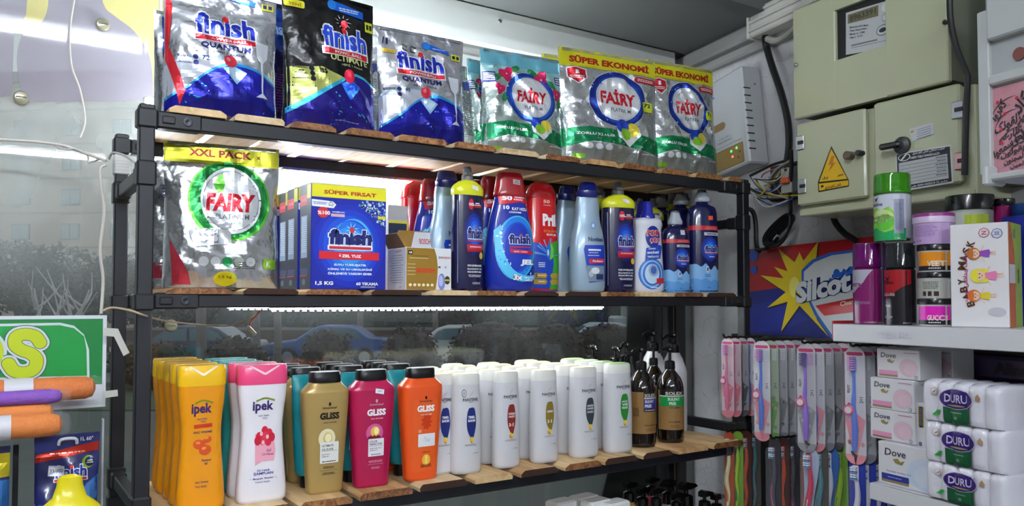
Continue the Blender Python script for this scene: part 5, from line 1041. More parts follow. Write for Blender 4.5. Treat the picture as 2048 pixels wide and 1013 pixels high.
behind(tg3, Xg3, .03, 3, .056, ZL, 'orange black-capped bottle', GG, start=2)
GQ = 'white cylindrical shampoo bottles'
spec = [(901, 961, 746, '#1c2c74', 'TEMEL BAKIM', '#e6dca0', False, 'blue drop label', 4), (985, 1038, 742, '#8a2c24', 'DÖKÜLME KARŞITI', '#e6dca0', True, 'red-brown drop label', 5), (1060, 1114, 739, '#8a7428', 'ONARICI', '#e6dca0', True, 'olive-gold drop label', 5), (1138, 1194, 733, '#3a4248', 'KEPEĞE KARŞI ETKİLİ', '#e6dca0', False, 'dark grey drop label', 5), (1206, 1262, 726, '#2c8a34', 'GÜÇ VE PARLAKLIK', '#b4d890', False, 'green drop label', 4)]
for px0, px1, yt, c_, wd_, lid, th, what, n in spec:
    t_, X_, a_, H_ = make('shampoo_bottle', 'white cylindrical shampoo bottle with %s in the front row' % what, 'bottle', GQ, lambda t, H, a: pantene(t, H, a, c_, wd_, lid, th), px0, px1, yt, ZL, .03, .62)
    behind(t_, X_-.0, .03, n-1, .058, ZL, 'white bottle behind the one with %s' % what, GQ, .003)
    if 'blue' in what:
        for q in range(n-1): dup(t_, (X_-.0475, .055+.058*q, ZL+.0005), 0, 'white bottle between orange bottle and blue drop label row, %s from front' % ORD[q], GQ)
make('pump_bottle', 'amber pump bottle with kraft label and violet stripe beside the white bottles', 'bottle', None, lambda t, H, a: solex(t, H, a, 'violet'), 1254, 1311, 697, ZL, .055, 1, rz=-.5)
make('pump_bottle', 'amber pump bottle with kraft label and green stripe, front right', 'bottle', None, lambda t, H, a: solex(t, H, a, 'green'), 1312, 1367, 697, ZL, .06, 1, rz=-.5)
make('pump_bottle', 'amber pump bottle mostly hidden behind the violet striped one', 'bottle', None, lambda t, H, a: solex(t, H, a, 'violet'), 1284, 1330, 690, ZL, .15, 1)
make('pump_bottle', 'white pump bottle with black top, left of two near window frame', 'bottle', 'white pump bottles at the back right', white_pump, 1280, 1332, 664, ZL, .20, .85)
make('pump_bottle', 'white pump bottle with black top, right of two near window frame', 'bottle', 'white pump bottles at the back right', white_pump, 1322, 1372, 668, ZL, .18, .85)
make('pump_bottle', 'dark bottle with small black pump behind the white bottles, left one', 'bottle', 'dark small pump bottles', lambda t, H, a: low_pump(t, H, a, '#1a1a20', 0, 1.2), 1163, 1207, 691, ZL, .245, .85)
make('pump_bottle', 'dark bottle with small black pump behind the white bottles, middle one', 'bottle', 'dark small pump bottles', lambda t, H, a: low_pump(t, H, a, '#1a1a20', 0, 1.2), 1208, 1252, 694, ZL, .20, .85)
make('pump_bottle', 'dark bottle with wide black pump behind the green-lidded white bottles', 'bottle', 'dark small pump bottles', lambda t, H, a: low_pump(t, H, a, '#1a1a20', 0, .5), 1228, 1278, 686, ZL, .25, .85)
# --- bottom shelf: only caps and pumps show
ZB = .765
for k, (px, py, Y) in enumerate(((1122, 1001, .10), (1168, 992, .12), (1192, 1000, .07), (1228, 1003, .045))):
    X, a, H = spot(px-26, px+26, py, ZB, Y, .6)
    t = thing('cream_bottle', 'white square cap of a bottle on the lowest shelf, ' + ['leftmost of four', 'second of four', 'third of four', 'rightmost of four'][k], 'bottle', (X, Y, ZB+.0005), .1, 'white capped bottles on the lowest shelf'); flip_bottle(t, H, a)
cl = ['#b89a4c', '#1a1418', '#b0384c', '#1a1418', '#d8d8d4', '#3a1a18', '#8c2430', '#1a1418', '#1a1418']
for k, (px, py, Y, s_, an) in enumerate(((1258, 964, .12, 1, PI), (1285, 975, .09, 1, PI), (1303, 955, .19, 0.9, PI), (1312, 977, .05, .9, PI), (1338, 960, .16, 1.2, PI*.1), (1352, 985, .05, .9, PI), (1372, 965, .10, 1.2, PI), (1409, 982, .045, 1, PI), (1433, 988, .03, 1, PI))):
    X, a, H = spot(px-17*s_, px+17*s_, py, ZB, Y, .85)
    t = thing('pump_bottle', 'black pump top showing above the lowest edge, ' + ['leftmost above the gold bottle', 'second from the left, glossy', 'tall one at the back near the frame', 'small one in front of the tall one', 'beaked one left of the rear post', 'low one beside a white cap', 'wide one by the rear post', 'second from the right', 'rightmost by the brushes'][k], 'bottle', (X, Y, ZB+.0005), 0, 'black pump bottles on the lowest shelf'); low_pump(t, H, a, cl[k], 1, an)
# ================================================================ right wall
class PL:
    """local frame of an upright face: x along it (rightwards), -y out of it"""
    def __init__(s, p0, rz): s.p, s.rz = Vector(p0), rz; s.ex = Vector((math.cos(rz), math.sin(rz), 0)); s.ey = Vector((-math.sin(rz), math.cos(rz), 0))
    def at(s, px, py, y=0.):
        r = ray(px, py); q = s.p+s.ey*y; t = (q-CAM).dot(s.ey)/r.dot(s.ey); d = CAM+r*t-s.p; return d.dot(s.ex), d.z
    def w(s, x, y, z): return s.p+s.ex*x+s.ey*y+Vector((0, 0, z))
class Q(Pr):
    """print on a flat upright face, placed in local metres taken from the photograph's pixels"""
    def __init__(s, pl, y=0., **k): super().__init__(1, 1, (lambda yy: (lambda x, z: -yy))(y), base=.0004, gap=.0003, **k); s.pl, s.y = pl, y
    def q(s, px, py): return s.pl.at(px, py, s.y)
    def pp(s, pts, col, L=0): return s.poly([s.q(*p) for p in pts], col, L)
    def pt(s, t, x0, y0, x1, y1, hh, col, L=2, **k):        # text whose base centre line runs (x0,y0)-(x1,y1), hh pixels high
        a, b = s.q(x0, y0), s.q(x1, y1); c = s.q(x0, y0-hh); w = math.hypot(b[0]-a[0], b[1]-a[1]); an = math.atan2(b[1]-a[1], b[0]-a[0])
        return s.text(t, (a[0]+b[0])/2, (a[1]+b[1])/2+(c[1]-a[1])/2, w, c[1]-a[1], col, L, rot=an, **k)
cab = mat('#b4b799', .3, coat=.15, noise_amt=.25, nscale=6, col2='#a5a88c', bump=.03, bscale=90); cabd = mat('#6c7060', .5); chrome = mat('#b8babd', .25, .9)
pc = PL(onV(1606, 413, .165), WROT+math.radians(6.5)); DB = .15
def door(t, nm, x0, x1, z0, z1, hole=None, m=cab, y=0):
    mb = MB()
    if not hole: mb.box(x0, x1, y-.016, y, z0, z1, m, .004)
    else:
        a, b, c, d = hole; mb.box(x0, a, y-.016, y, z0, z1, m, .003); mb.box(b, x1, y-.016, y, z0, z1, m, .003); mb.box(a-.003, b+.003, y-.0155, y, z0, c, m); mb.box(a-.003, b+.003, y-.0155, y, d, z1, m)
    return mb.build(nm, t)
t = thing('meter_cabinet', 'large pale green metal meter cabinet with small window, mounted highest on wall', 'cabinet', pc.p, pc.rz)
x0 = pc.at(1596, 236)[0]; x1 = pc.at(1906, 170)[0]; z0 = (pc.at(1597, 237)[1]+pc.at(1904, 171)[1])/2; z1 = pc.at(1590, 25)[1]; UZ = z0
h0, h1 = pc.at(1679, 100)[0], pc.at(1780, 100)[0]; hz0, hz1 = pc.at(1730, 108)[1], pc.at(1730, 4)[1]
door(t, 'door', x0, x1, z0, z1, (h0, h1, hz0, hz1)); mb = MB(); mb.box(x0+.004, x1-.002, .001, DB, z0+.006, z1-.004, cabd); mb.build('body', t)
mb = MB(); mb.box(h0, h1, -.006, 0, hz0, hz1, mat('#101012', .6)); mb.build('window_recess', t)
q = Q(pc, -.0075); q.pp([(1692, 26), (1779, 0), (1779, 95), (1692, 110)], '#b7babc', 0); q.pp([(1696, 30), (1757, 10), (1757, 32), (1696, 48)], '#6e6a50', 1)
q.pt('8963391', 1700, 44, 1752, 27, 12, '#3c3c34', bold=.02); q.ell(*q.q(1771, 14), .010, .010, '#d0d2d4', 1, 16); q.ell(*q.q(1771, 35), .009, .009, '#8c8e90', 1, 16); q.ell(*q.q(1771, 35), .007, .007, '#c8cacc', 2, 16)
for k, s_ in enumerate(('Electronic kWh Meter', 'Three Phase 4 Wire', 'Made in 1388', 'Class 2  50 Hz')): q.pt(s_, 1700, 57+7*k, 1738-4*k, 52+7*k, 4, '#3c3e44', bold=.02)
a = q.q(1766, 60); q.ell(a[0], a[1], .016, .012, '#3c3e44', 1, 20); q.ell(a[0], a[1], .0145, .0105, '#b7babc', 2, 20); q.ell(a[0], a[1], .009, .005, '#2a2c34', 3, 12)
q.pp([(1703, 90), (1755, 78), (1755, 81), (1703, 93)], '#6c6e74', 1); q.pp([(1703, 96), (1775, 80), (1775, 81), (1703, 97)], '#6c6e74', 1); q.build('meter_face', t, 0, 0)
mb = MB()
for px, py in ((1592, 131), (1889, 46)): a = pc.at(px, py, -.016); mb.lathe([(.005, .016), (.005, .021), (.002, .023)], chrome if px < 1700 else mat('#1c1c1c', .4), 14, M=Matrix.Translation((a[0]+.003, 0, a[1])) @ Matrix.Rotation(PI/2, 4, 'X'))
mb.build('screw', t)
t = thing('switch_cabinet', 'pale green two-door electrical cabinet below the meter cabinet', 'cabinet', pc.p, pc.rz)
lx0 = pc.at(1603, 413)[0]; lx1 = pc.at(1741, 393)[0]; lz0 = 0.; lz1 = min(pc.at(1600, 245)[1], UZ-.012)
door(t, 'door', lx0, lx1, lz0, lz1); rx0 = pc.at(1758, 390)[0]; rx1 = pc.at(1931, 367)[0]; dr = door(t, 'door', rx0, rx1, lz0+.004, UZ-.006 if 0 else lz1+.004)
mb = MB(); mb.box(lx0+.003, rx1+.022, .001, DB, -.024, lz1-.0, cab, .003); mb.build('body', t)
mb = MB(); mb.box(lx0+.001, rx1+.02, -.010, .001, -.026, -.008, cab, .003); mb.build('bottom_lip', t)
for px, py, c_ in ((1600, 286, '#b8babd'), (1604, 373, '#b8babd'), (1915, 220, '#b8babd'), (1921, 322, '#c89a98')):
    a = pc.at(px, py, -.018); mb = MB(); mb.box(a[0]-.012, a[0]+.012, -.0205, -.0165, a[1]-.017, a[1]+.017, mat(c_, .3, .6), .0015); mb.box(a[0]-.004, a[0]+.012, -.0225, -.0205, a[1]-.004, a[1]+.004, mat('#232324', .5)); mb.build('latch', t)
for px, py, r, c_, l in ((1695, 311, .0095, '#5a4a3c', .02), (1716, 306, .0065, '#2c2c2e', .018)): a = pc.at(px, py, -.03); mb = MB(); mb.lathe([(r, .014), (r, .014+l), (r*.8, .016+l)], mat(c_, .4), 20, M=Matrix.Translation((a[0], 0, a[1])) @ Matrix.Rotation(PI/2, 4, 'X')); mb.build('knob', t, True)
a = pc.at(1797, 290, -.03); mb = MB(); mb.lathe([(.019, .016), (.018, .022), (.010, .028), (.009, .036)], mat('#3c3d40', .4), 26, M=Matrix.Translation((a[0], 0, a[1])) @ Matrix.Rotation(PI/2, 4, 'X')); o = mb.build('rotary_switch', t, True)
mb = MB(); mb.box(a[0]-.038, a[0]+.010, -.046, -.034, a[1]-.007, a[1]+.006, mat('#18181a', .35), .004); mb.build('lever', o)
q = Q(pc, -.0165); q.pp([(1663, 292), (1698, 361), (1698, 373), (1637, 385), (1636, 364)], '#2a2614', 0); q.pp([(1663, 298), (1695, 358), (1639, 364)], '#d8ac10', 1); q.pp([(1638, 368), (1697, 361), (1697, 371), (1639, 382)], '#d8ac10', 1)
q.pp([(1664, 312), (1657, 330), (1663, 329), (1658, 344), (1672, 325), (1666, 326), (1670, 312)], '#b8741c', 2)
q.pt(fa('برق'), 1645, 361, 1657, 359, 7, '#2a2614', bold=.03); q.pt(fa('خطر'), 1675, 355, 1688, 353, 7, '#2a2614', bold=.03); q.pt(fa('تابش تابلو شرق'), 1650, 380, 1683, 373, 7, '#2a2614', bold=.03); q.ell(*q.q(1645, 373), .004, .003, '#2a2614', 2, 12)
q.build('warning_sign', t, 0, 0)
q = Q(pc, -.0165); q.pp([(1819, 258), (1866, 245), (1868, 268), (1824, 283)], '#c2c5cc', 0)
for k in range(5): q.pp([(1834, 260+4.5*k), (1863, 251+4.5*k), (1863, 252+4.5*k), (1834, 261+4.5*k)], '#6a6e78', 1)
q.pp([(1822, 262), (1828, 260), (1828, 265), (1822, 267)], '#c8963c', 1); q.build('paper_sticker', t, 0, 0)
q = Q(pc, -.0165); q.pp([(1791, 308), (1902, 290), (1907, 366), (1794, 385)], '#c6c8c8', 0); q.pp([(1794, 310), (1900, 293), (1904, 363), (1796, 382)], '#1a1b1e', 1); q.pp([(1798, 327), (1895, 308), (1898, 357), (1799, 373)], '#b2b5b6', 2)
q.pt(fa('شرکت صنعتی تابش تابلو شرق'), 1826, 311, 1890, 300, 7, '#d8dadc', 3, bold=.02); q.pt('TABESH TABLO SHARGH Ind.CO', 1820, 319, 1880, 309, 4.5, '#d8dadc', 3, bold=.02); q.pt(fa('تلفن')+': 0293-3425215-12 '+fa('مشهد'), 1822, 377, 1896, 364, 5, '#d8dadc', 3, bold=.02)
a = q.q(1809, 315); q.ell(a[0], a[1], .014, .008, '#d8dadc', 3, 20); q.ell(a[0], a[1], .012, .0065, '#1a1b1e', 4, 20); q.poly([(a[0]-.009, a[1]-.006), (a[0]+.002, a[1]+.005), (a[0]+.008, a[1]+.006), (a[0]-.003, a[1]-.005)], '#d8dadc', 5)
for k in range(6): y_ = 333+7*k; q.pp([(1800, y_), (1896, y_-18), (1896, y_-17.3), (1800, y_+.7)], '#4a4c50', 3); q.lines(*q.q(1884, y_-19), .026, .004, 1, '#4a4c50', 3, k)
q.build('rating_plate', t, 0, 0)
xa, za = pc.at(1950, 370, .06); xb = pc.at(1968, 200, .06)[0]
t = thing('backing_cabinet', 'dark green-grey cabinet side running up behind both pale green cabinets', 'cabinet', pc.p, pc.rz)
mb = MB(); mb.box(rx1+.026, rx1+.075, .05, .125, .0, .62, mat('#5c6150', .5), .003); mb.build('body', t); mb = MB(); mb.box(rx1+.028, rx1+.074, .046, .05, .005, .615, mat('#6a6f5a', .45), .002); mb.build('door', t)
# cable trunking and wiring
t = thing('cable_trunking', 'white ridged plastic cable trunking high on the side wall', 'trunking', wp(0, 0, 0), WROT)
a, b = uv(onV(1499, 75, .075)), uv(onV(1600, 50, .075)); zt, zb = onV(1499, 22, .075).z, onV(1499, 76, .075).z; wt = mat('#c0beb8', .45, noise_amt=.2, nscale=10)
mb = MB(); mb.box(a[0], b[0]+.25, -.075, -.001, zb, zt, wt, .004); mb.build('duct', t)
for k in range(3): mb = MB(); z_ = zb+(zt-zb)*(.18+.3*k); mb.box(a[0]-.002, b[0]+.25, -.082, -.074, z_, z_+.008, wt, .002); mb.build('ridge', t)
mb = MB(); mb.box(a[0]-.006, a[0]+.002, -.082, -.001, zb-.004, zt+.004, wt, .002); mb.build('end_cap', t)
def cable(label, pts, r, v=.03, col='#141416', cat='cable', n=6, nm='cable'):
    P = spline([onV(p[0], p[1], p[2] if len(p) > 2 else v) for p in pts], n); mb = MB(); mb.tube(P, r, mat(col, .4), 8); return tag(mb.build(nm, None, True), label, cat)
cable('thick black cable hanging down the wall from the white trunking', [(1530, 66, .05), (1532, 90), (1545, 135), (1562, 185), (1575, 240), (1578, 290), (1572, 335)], .0095)
cable('short white flexible conduit leaving the trunking end towards the cabinet', [(1535, 78, .05), (1552, 82, .06), (1575, 72, .08), (1592, 55, .10)], .009, col='#a8a69e')
cable('black cord dropping beside the breakers to the coiled bundle', [(1582, 300, .1), (1583, 330, .09), (1580, 380, .07), (1581, 430, .05), (1572, 452, .04), (1556, 468, .04)], .0052)
cable('black cable loop running down beside the right shelf post', [(1488, 417, .06), (1504, 422, .04), (1511, 445, .03), (1513, 490, .03), (1520, 503, .03)], .0065)
cable('black cable lying along the top edge of the red and navy sign', [(1513, 500, .035), (1530, 498, .04), (1542, 490, .04), (1556, 476, .04)], .005)
cable('thin black cable from breaker box to the shelf top corner', [(1490, 372, .07), (1512, 384, .05), (1528, 390, .05), (1545, 392, .05)], .004)
cable('black cable curving out below the two-door cabinet', [(1664, 425, .06), (1672, 448, .04), (1690, 468, .03), (1712, 482, .03)], .008)
P = []
t = thing('cable_coil', 'figure-eight bundle of black cord hanging on the wall over the sign', 'cable', onV(1566, 462, .045), WROT)
for j in range(6):
    pts = [((.052+.004*(j % 3))*math.cos(2*PI*k/20), -.004*j+.006*math.sin(4*PI*k/20), (.013+.0035*j)*math.sin(2*PI*k/20)*(1+.3*math.cos(2*PI*k/20+1))) for k in range(21)]
    pts = [(x*.83-z*.56, y, x*.56+z*.83) for x, y, z in pts]; mb = MB(); mb.tube(pts, .0033, mat('#141416', .4), 8); mb.build('loop', t, True)
mb = MB(); mb.tube([(-.045, -.012, -.028), (-.052, -.012, -.038), (-.06, -.012, -.03)], .006, mat('#141416', .5), 8); mb.build('tie', t, True)
cable('black cable clipped along the right side of the upper cabinet', [(1899, -10, .15), (1901, 40, .15), (1912, 95, .15), (1931, 142, .15), (1935, 160, .15), (1932, 230, .15), (1929, 350, .15)], .006)
t = thing('breaker_box', 'open junction box with orange-levered breaker beside the cabinet', 'breaker box', onV(1592, 398, .03), WROT)
pb = PL(onV(1592, 398, .03), WROT)
def pbx(nm, xa, ya, xb, yb, y0, y1, m, bev=.001): a, b = pb.at(xa, yb, y0), pb.at(xb, ya, y0); mb = MB(); mb.box(a[0], b[0], y0, y1, a[1], b[1], m, bev); return mb.build(nm, t)
pbx('back_board', 1541, 322, 1594, 404, -.01, .02, mat('#3a2624', .7)); pbx('breaker', 1562, 334, 1581, 388, -.05, -.011, mat('#a4a69c', .4)); pbx('breaker', 1583, 330, 1597, 385, -.045, -.011, mat('#4a4c50', .4)); pbx('lever', 1560, 354, 1574, 368, -.062, -.051, mat('#d8562c', .4)); pbx('screw_well', 1568, 337, 1573, 343, -.0515, -.0501, mat('#1a1a1c', .6))
wc = ['#8a8884', '#1c1c1e', '#b8b4a8', '#6c6a68', '#a83c30', '#2c4ca0', '#b8a42c', '#c4c2bc', '#44423f', '#7c7a76']
wn = ['grey', 'black', 'cream', 'dark grey', 'red', 'blue', 'yellow', 'white', 'charcoal', 'ashen']
for k in range(20):
    x_, y_ = R.uniform(1500, 1545), R.uniform(355, 395); e = (R.uniform(1555, 1598), R.uniform(330, 350) if k < 10 else R.uniform(388, 402)); v0 = R.uniform(.04, .075)
    P = spline([onV(x_, y_, v0), onV((x_+e[0])/2+R.uniform(-15, 5), (y_+e[1])/2+R.uniform(2, 22), v0+.02), onV(*e, v0)], 6); mb = MB(); mb.tube(P, R.uniform(.0012, .0026), mat(wc[k % 10], .5), 5); tag(mb.build('loose_wire', None, True), 'thin %s loose wire of the tangle running %s the orange-levered breaker' % (wn[k % 10], 'above' if k < 10 else 'below'), 'wire', 'tangled loose wires by the breaker box')
cable('grey cable arching from the device bottom to the breakers', [(1500, 352, .09), (1520, 342, .08), (1545, 330, .07), (1575, 322, .07), (1590, 330, .07)], .004, col='#1c1c1e')
cable('light grey cable arching over the wire tangle', [(1538, 392, .07), (1537, 365, .08), (1552, 340, .08), (1580, 322, .08)], .0035, col='#8c8a88')
# device on the wall
a0 = uv(onV(1500, 325, .072)); t = thing('wall_device', 'grey-white wall device with gold badge and vent slots on its side', 'device', wp(a0[0], 0, a0[2]), 0, rot=(0, math.radians(-7), WROT))
wdt = a0[0]-uv(onV(1427, 345, .072))[0]; wdt = abs(wdt); hd = onV(1477, 133, .072).z-a0[2]+.003
dv = mat('#b2b5b8', .42); mb = MB(); mb.box(-wdt, 0, -.072, -.002, 0, hd, dv, .005); mb.build('casing', t)
mb = MB()
for k in range(9): z_ = hd*(.14+.078*k); mb.box(-.0005, .0012, -.070, -.047, z_, z_+.0032, mat('#1c1c20', .7))
o = mb.build('vent_slots', t); o['kind'] = 'stuff'
q = Pr(wdt/2, hd, lambda x, z: .072); q.rect(-.95, .03, .75, .24, '#7d6430', 1, .05); q.rect(-.9, .045, .7, .225, '#8a7038', 2, .05); q.rect(-.92, .45, -.1, .53, '#86683c', 1, .3); q.text('arla', -.8, .83, .5, .03, '#2c3cc0', 2, .02); q.text(fa('دستگاه هوشمند'), -.2, .36, .7, .02, '#5a5a60', 2); q.text('Digital Stabilizer', -.2, .32, .8, .018, '#5a5a60', 2); q.rect(-.9, .27, .7, .274, '#6a6a70', 1)
for x_, z_, c_, e_ in ((.1, .19, '#30e050', 2.5), (.4, .2, '#30e050', 2.5), (.15, .13, '#f04830', 2.5), (.45, .1, '#702018', 0), (.55, .15, '#702018', 0)): q.ell(x_, z_, .05, .012, mat(c_, .4, emis=e_), 3, 10)
o = q.build('printed_front', t, 0, 0)
for v in o.data.vertices: v.co.x -= wdt/2
a = -.025; mb = MB(); mb.lathe([(.004, 0), (.003, .002)], chrome, 12, M=Matrix.Translation((0, -.028, hd*.82)) @ Matrix.Rotation(PI/2, 4, 'Y')); mb.build('screw', t)
# red and navy sign
ps = PL(onV(1500, 668, .012), WROT); t = thing('advertising_sign', 'red and navy sign with yellow starburst and white shield on wall', 'sign', ps.p, ps.rz)
sx1 = ps.at(1765, 600)[0]; sz1 = ps.at(1500, 499)[1]; mb = MB(); mb.box(0, sx1, .0, .01, 0, sz1, mat('#18206c', .35)); mb.build('board', t)
q = Q(ps, 0., rough=.28); Z = lambda x, y: (x, y)
q.pp([(1501, 500), (1765, 471), (1765, 560), (1600, 575), (1499, 585)], '#b01c20', 0); q.pp([(1499, 584), (1600, 571), (1765, 540), (1765, 684), (1501, 668)], '#1a2478', 1)
q.pp([(1499, 668), (1501, 610), (1560, 600), (1620, 640), (1560, 660)], '#1e2c8c', 2)
st = [(1557, 497), (1590, 525), (1600, 505), (1608, 522), (1637, 484), (1632, 530), (1640, 545), (1620, 600), (1635, 640), (1660, 676), (1600, 612), (1563, 664), (1576, 604), (1535, 616), (1572, 585), (1521, 551), (1568, 557), (1549, 534), (1576, 543)]
q.pp([(x+2, y+3) for x, y in st], '#20182c', 3); q.pp(st, '#e0c41c', 4); q.ell(*q.q(1590, 575), .02, .028, '#eadf6c', 5, 18)
q.pp([(1604, 560), (1604, 541), (1625, 520), (1660, 506), (1765, 492), (1765, 684), (1664, 678), (1630, 630), (1612, 590)], '#2c64c0', 5)
q.pp([(1609, 560), (1609, 544), (1630, 525), (1665, 511), (1765, 498), (1765, 684), (1668, 674), (1636, 628), (1617, 590)], '#ccd0d0', 6)
q.pp([(1632, 612), (1765, 585), (1765, 618), (1650, 632)], '#c02428', 7); q.pp([(1594, 600), (1640, 590), (1765, 570), (1765, 592), (1600, 615)], '#1a2478', 7) if 0 else None
q.pt('Silcot', 1593, 611, 1708, 583, 46, '#1c1e54', 8, bold=.16, shear=.22); q.pt('Silcot', 1594, 609, 1704, 583, 42, '#d4d8dc', 9, bold=.05, shear=.22); q.pt('Cleaner', 1682, 613, 1722, 606, 9, '#e8dcc8', 9, bold=.03, shear=.2)
for k, (x, y, r_) in enumerate(((1663, 561, .006), (1675, 547, .011), (1686, 553, .012), (1697, 548, .008), (1668, 553, .005), (1690, 543, .006), (1703, 541, .010), (1713, 548, .006))): a = q.q(x, y); q.ell(a[0], a[1], r_, r_, '#2458b4', 8+k % 2, 16)
for y in (512, 540): a = q.q(1505, y); q.ell(a[0]+.008, a[1], .019 if y < 520 else .014, .017 if y < 520 else .013, '#2054b4', 4+(y > 520), 18)
q.build('printed_face', t, 0, 0)
# ================================================================ side shelves with toiletries
VF = .30; pf = PL(onV(1668, 683, VF), WROT); whs = mat('#cdcdd1', .35, coat=.2)
t = thing('side_shelf', 'white steel shelf with embossed lettering carrying cans, jars and mask box', 'shelf', pf.p, pf.rz)
z1 = pf.at(1672, 648)[1]; zsh = pf.p.z+z1
mb = MB(); mb.box(0, .62, 0, VF-.03, z1-.004, z1, whs, .001); mb.build('deck', t); mb = MB(); mb.box(0, .62, -.004, 0, .0, z1, whs, .0015); mb.build('front_lip', t)
mb = MB(); mb.box(-.006, 0, 0, .2, .004, z1+.006, mat('#a01820', .4), .001); mb.build('end_plate', t)
q = Q(pf, -.0045); q.pt('SEHRI', 1758, 676, 1822, 677, 12, '#cbccd6', 3, bold=.02); q.build('embossed_lettering', t, 0, 0)
p2 = PL(onV(1742, 998, VF), WROT); z2 = p2.at(1745, 966)[1]; zs2 = p2.p.z+z2
t = thing('side_shelf', 'white steel shelf carrying soap boxes at lower right', 'shelf', p2.p, p2.rz)
mb = MB(); mb.box(0, .55, 0, VF-.03, z2-.004, z2, whs, .001); mb.build('deck', t); mb = MB(); mb.box(0, .55, -.004, 0, 0, z2, whs, .0015); mb.build('front_lip', t)
a = uv(onV(1458, 760, .11))[0]; b = a+1.3
wbox('wall_panel', a, b, .06, .10, .3, zsh-.045, mat('#18181b', .6))
def stand(name, label, cat, grp, px0, px1, ybase, ytop, fn, v, z=None, rz=WROT, lift=.0004):
    """something round standing on the white shelf; px0..px1 its outline"""
    pm = (px0+px1)/2; zz = zsh if z is None else z; p = onV(pm, ybase, v); d = p-CAM; dh = Vector((d.x, d.y, 0)); tt = dh.dot(FW0)
    r = (px1-px0)*tt/(2*F)*(tt/dh.length); Hh = onV(pm, ytop, v).z-zz
    t = thing(name, label, cat, (p.x, p.y, zz+lift), rz, grp); fn(t, Hh, r); return t, p, r, Hh
clr = lambda c: mat(c, .08, coat=.5, trans=.75)
def pr_purple(p): p.rect(-1, .0, 1, .67, '#7a1c5e', 0); p.poly([(-1, .67), (-1, .5), (-.4, .38), (.4, .5), (.9, .67)], '#a8a6b4', 1); p.text('FESTINA', .05, .485, 1.2, .04, '#7a1c5e', 2, .04); p.lines(.1, .455, .8, .01, 1, '#6a6478', 2); p.text('chrono', .2, .27, 1.15, .05, '#8a6a94', 2, .02); p.text('S', -.2, .57, .16, .04, '#8a8494', 2)
def pr_red(p): p.rect(-1, 0, 1, .67, '#a01c24', 0); p.poly([(-1, .0), (1, 0), (1, .5), (.5, .42), (.1, .36), (-.3, .34), (-1, .4)], '#232026', 1); p.text('Festina', -.1, .52, .8, .05, '#5a0c14', 2, .03); p.poly([(-.4, .6), (-.15, .57), (.05, .6), (-.1, .55), (-.15, .52), (-.25, .56)], '#3a0a10', 2); p.text('ALLURE', -.1, .37, .95, .035, '#b8aeb0', 3, .03); p.lines(-.15, .32, .4, .03, 2, '#a03040', 3); p.text('CHANEL', -.15, .235, .5, .025, '#c8c4c8', 3, .03); p.text('de Parfum', -.15, .1, .7, .035, '#c8c4c8', 3, 0, .3); p.rect(-.75, .08, -.45, .3, '#4a484e', 2)
def pr_green(p): p.rect(-1, .0, 1, .67, '#c2c6d4', 0); p.poly([(-1, 0), (1, 0), (1, .18), (.3, .12), (-.3, .2), (-1, .14)], '#1e9c54', 2); p.poly([(-1, .1), (.75, .1), (.72, .42), (.5, .5), (.1, .45), (-.3, .5), (-1, .4)], '#8ccb4c', 1); p.ell(.1, .36, .6, .1, '#c8d894', 2); p.ell(.25, .27, .5, .12, '#5cbc3c', 2, 12, .6); p.poly([(-.4, .64), (-.25, .62), (-.05, .65), (-.2, .6), (-.22, .57), (-.32, .6)], '#2a2a34', 3); p.text('Festina', -.25, .54, .9, .05, '#3a3c4c', 3, .02); p.text('Touch', -.35, .35, .6, .05, '#2c8a44', 3, .02); p.lines(-.35, .28, .5, .02, 2, '#2c6a44', 3); p.rect(.72, .1, .98, .6, '#8c92a8', 4); p.lines(.85, .35, .2, .4, 24, '#5c6280', 5)
GC = 'spray cans on the white shelf'
tA, pA, rA, HA = stand('spray_can', 'purple spray can with clear violet cap on the white shelf', 'can', GC, 1706, 1767, 643, 488, lambda t, H, r: spray(t, H, r, clr('#a01c98'), mat('#7a1c5e', .25, .3, coat=.4), pr_purple), .26)
tB, pB, rB, HB = stand('spray_can', 'red and black spray can with smoky clear cap', 'can', GC, 1769, 1834, 643, 488, lambda t, H, r: spray(t, H, r, clr('#4a5054'), mat('#232026', .25, .3, coat=.4), pr_red, inner=True), .25)
stand('spray_can', 'green and white spray can standing on top of the other two', 'can', GC, 1746, 1826, 487, 349, lambda t, H, r: spray(t, H, r*.97, clr('#5cc420'), mat('#c2c6d4', .25, .2, coat=.4), pr_green), .255, max(pA.z*0+zsh+HA, zsh+HB)+.0005)
GJ2 = 'stacked jars on the white shelf'; bl = mat('#101013', .25, coat=.4)
def prj(c1, txt_, c2='#15151a'): 
    def f(p): p.rect(-1, 0, 1, .72, '#b8b8b8', 0); p.rect(-.45, .22, 1, .72, c1, 1); p.rect(-.5, .05, 1, .22, c2, 1); p.text(txt_, .55, .3, .75, .2, '#e6d8c8', 2, .04); p.lines(.5, .13, .7, .08, 1, '#d8d8d8', 2); p.rect(-.9, .1, -.6, .6, '#8a8c90', 1); p.lines(-.75, .35, .25, .4, 8, '#3a3c40', 2)
    return f
def prplain(p): p.rect(-1, 0, 1, .72, '#b4b6ac', 0); p.lines(.3, .5, .9, .3, 5, '#5a5c58', 1, 5); [p.rect(-.1+.3*k, .08, .1+.3*k, .26, '#3a2428', 1) for k in range(3)]
zz = zsh; vJ = .245
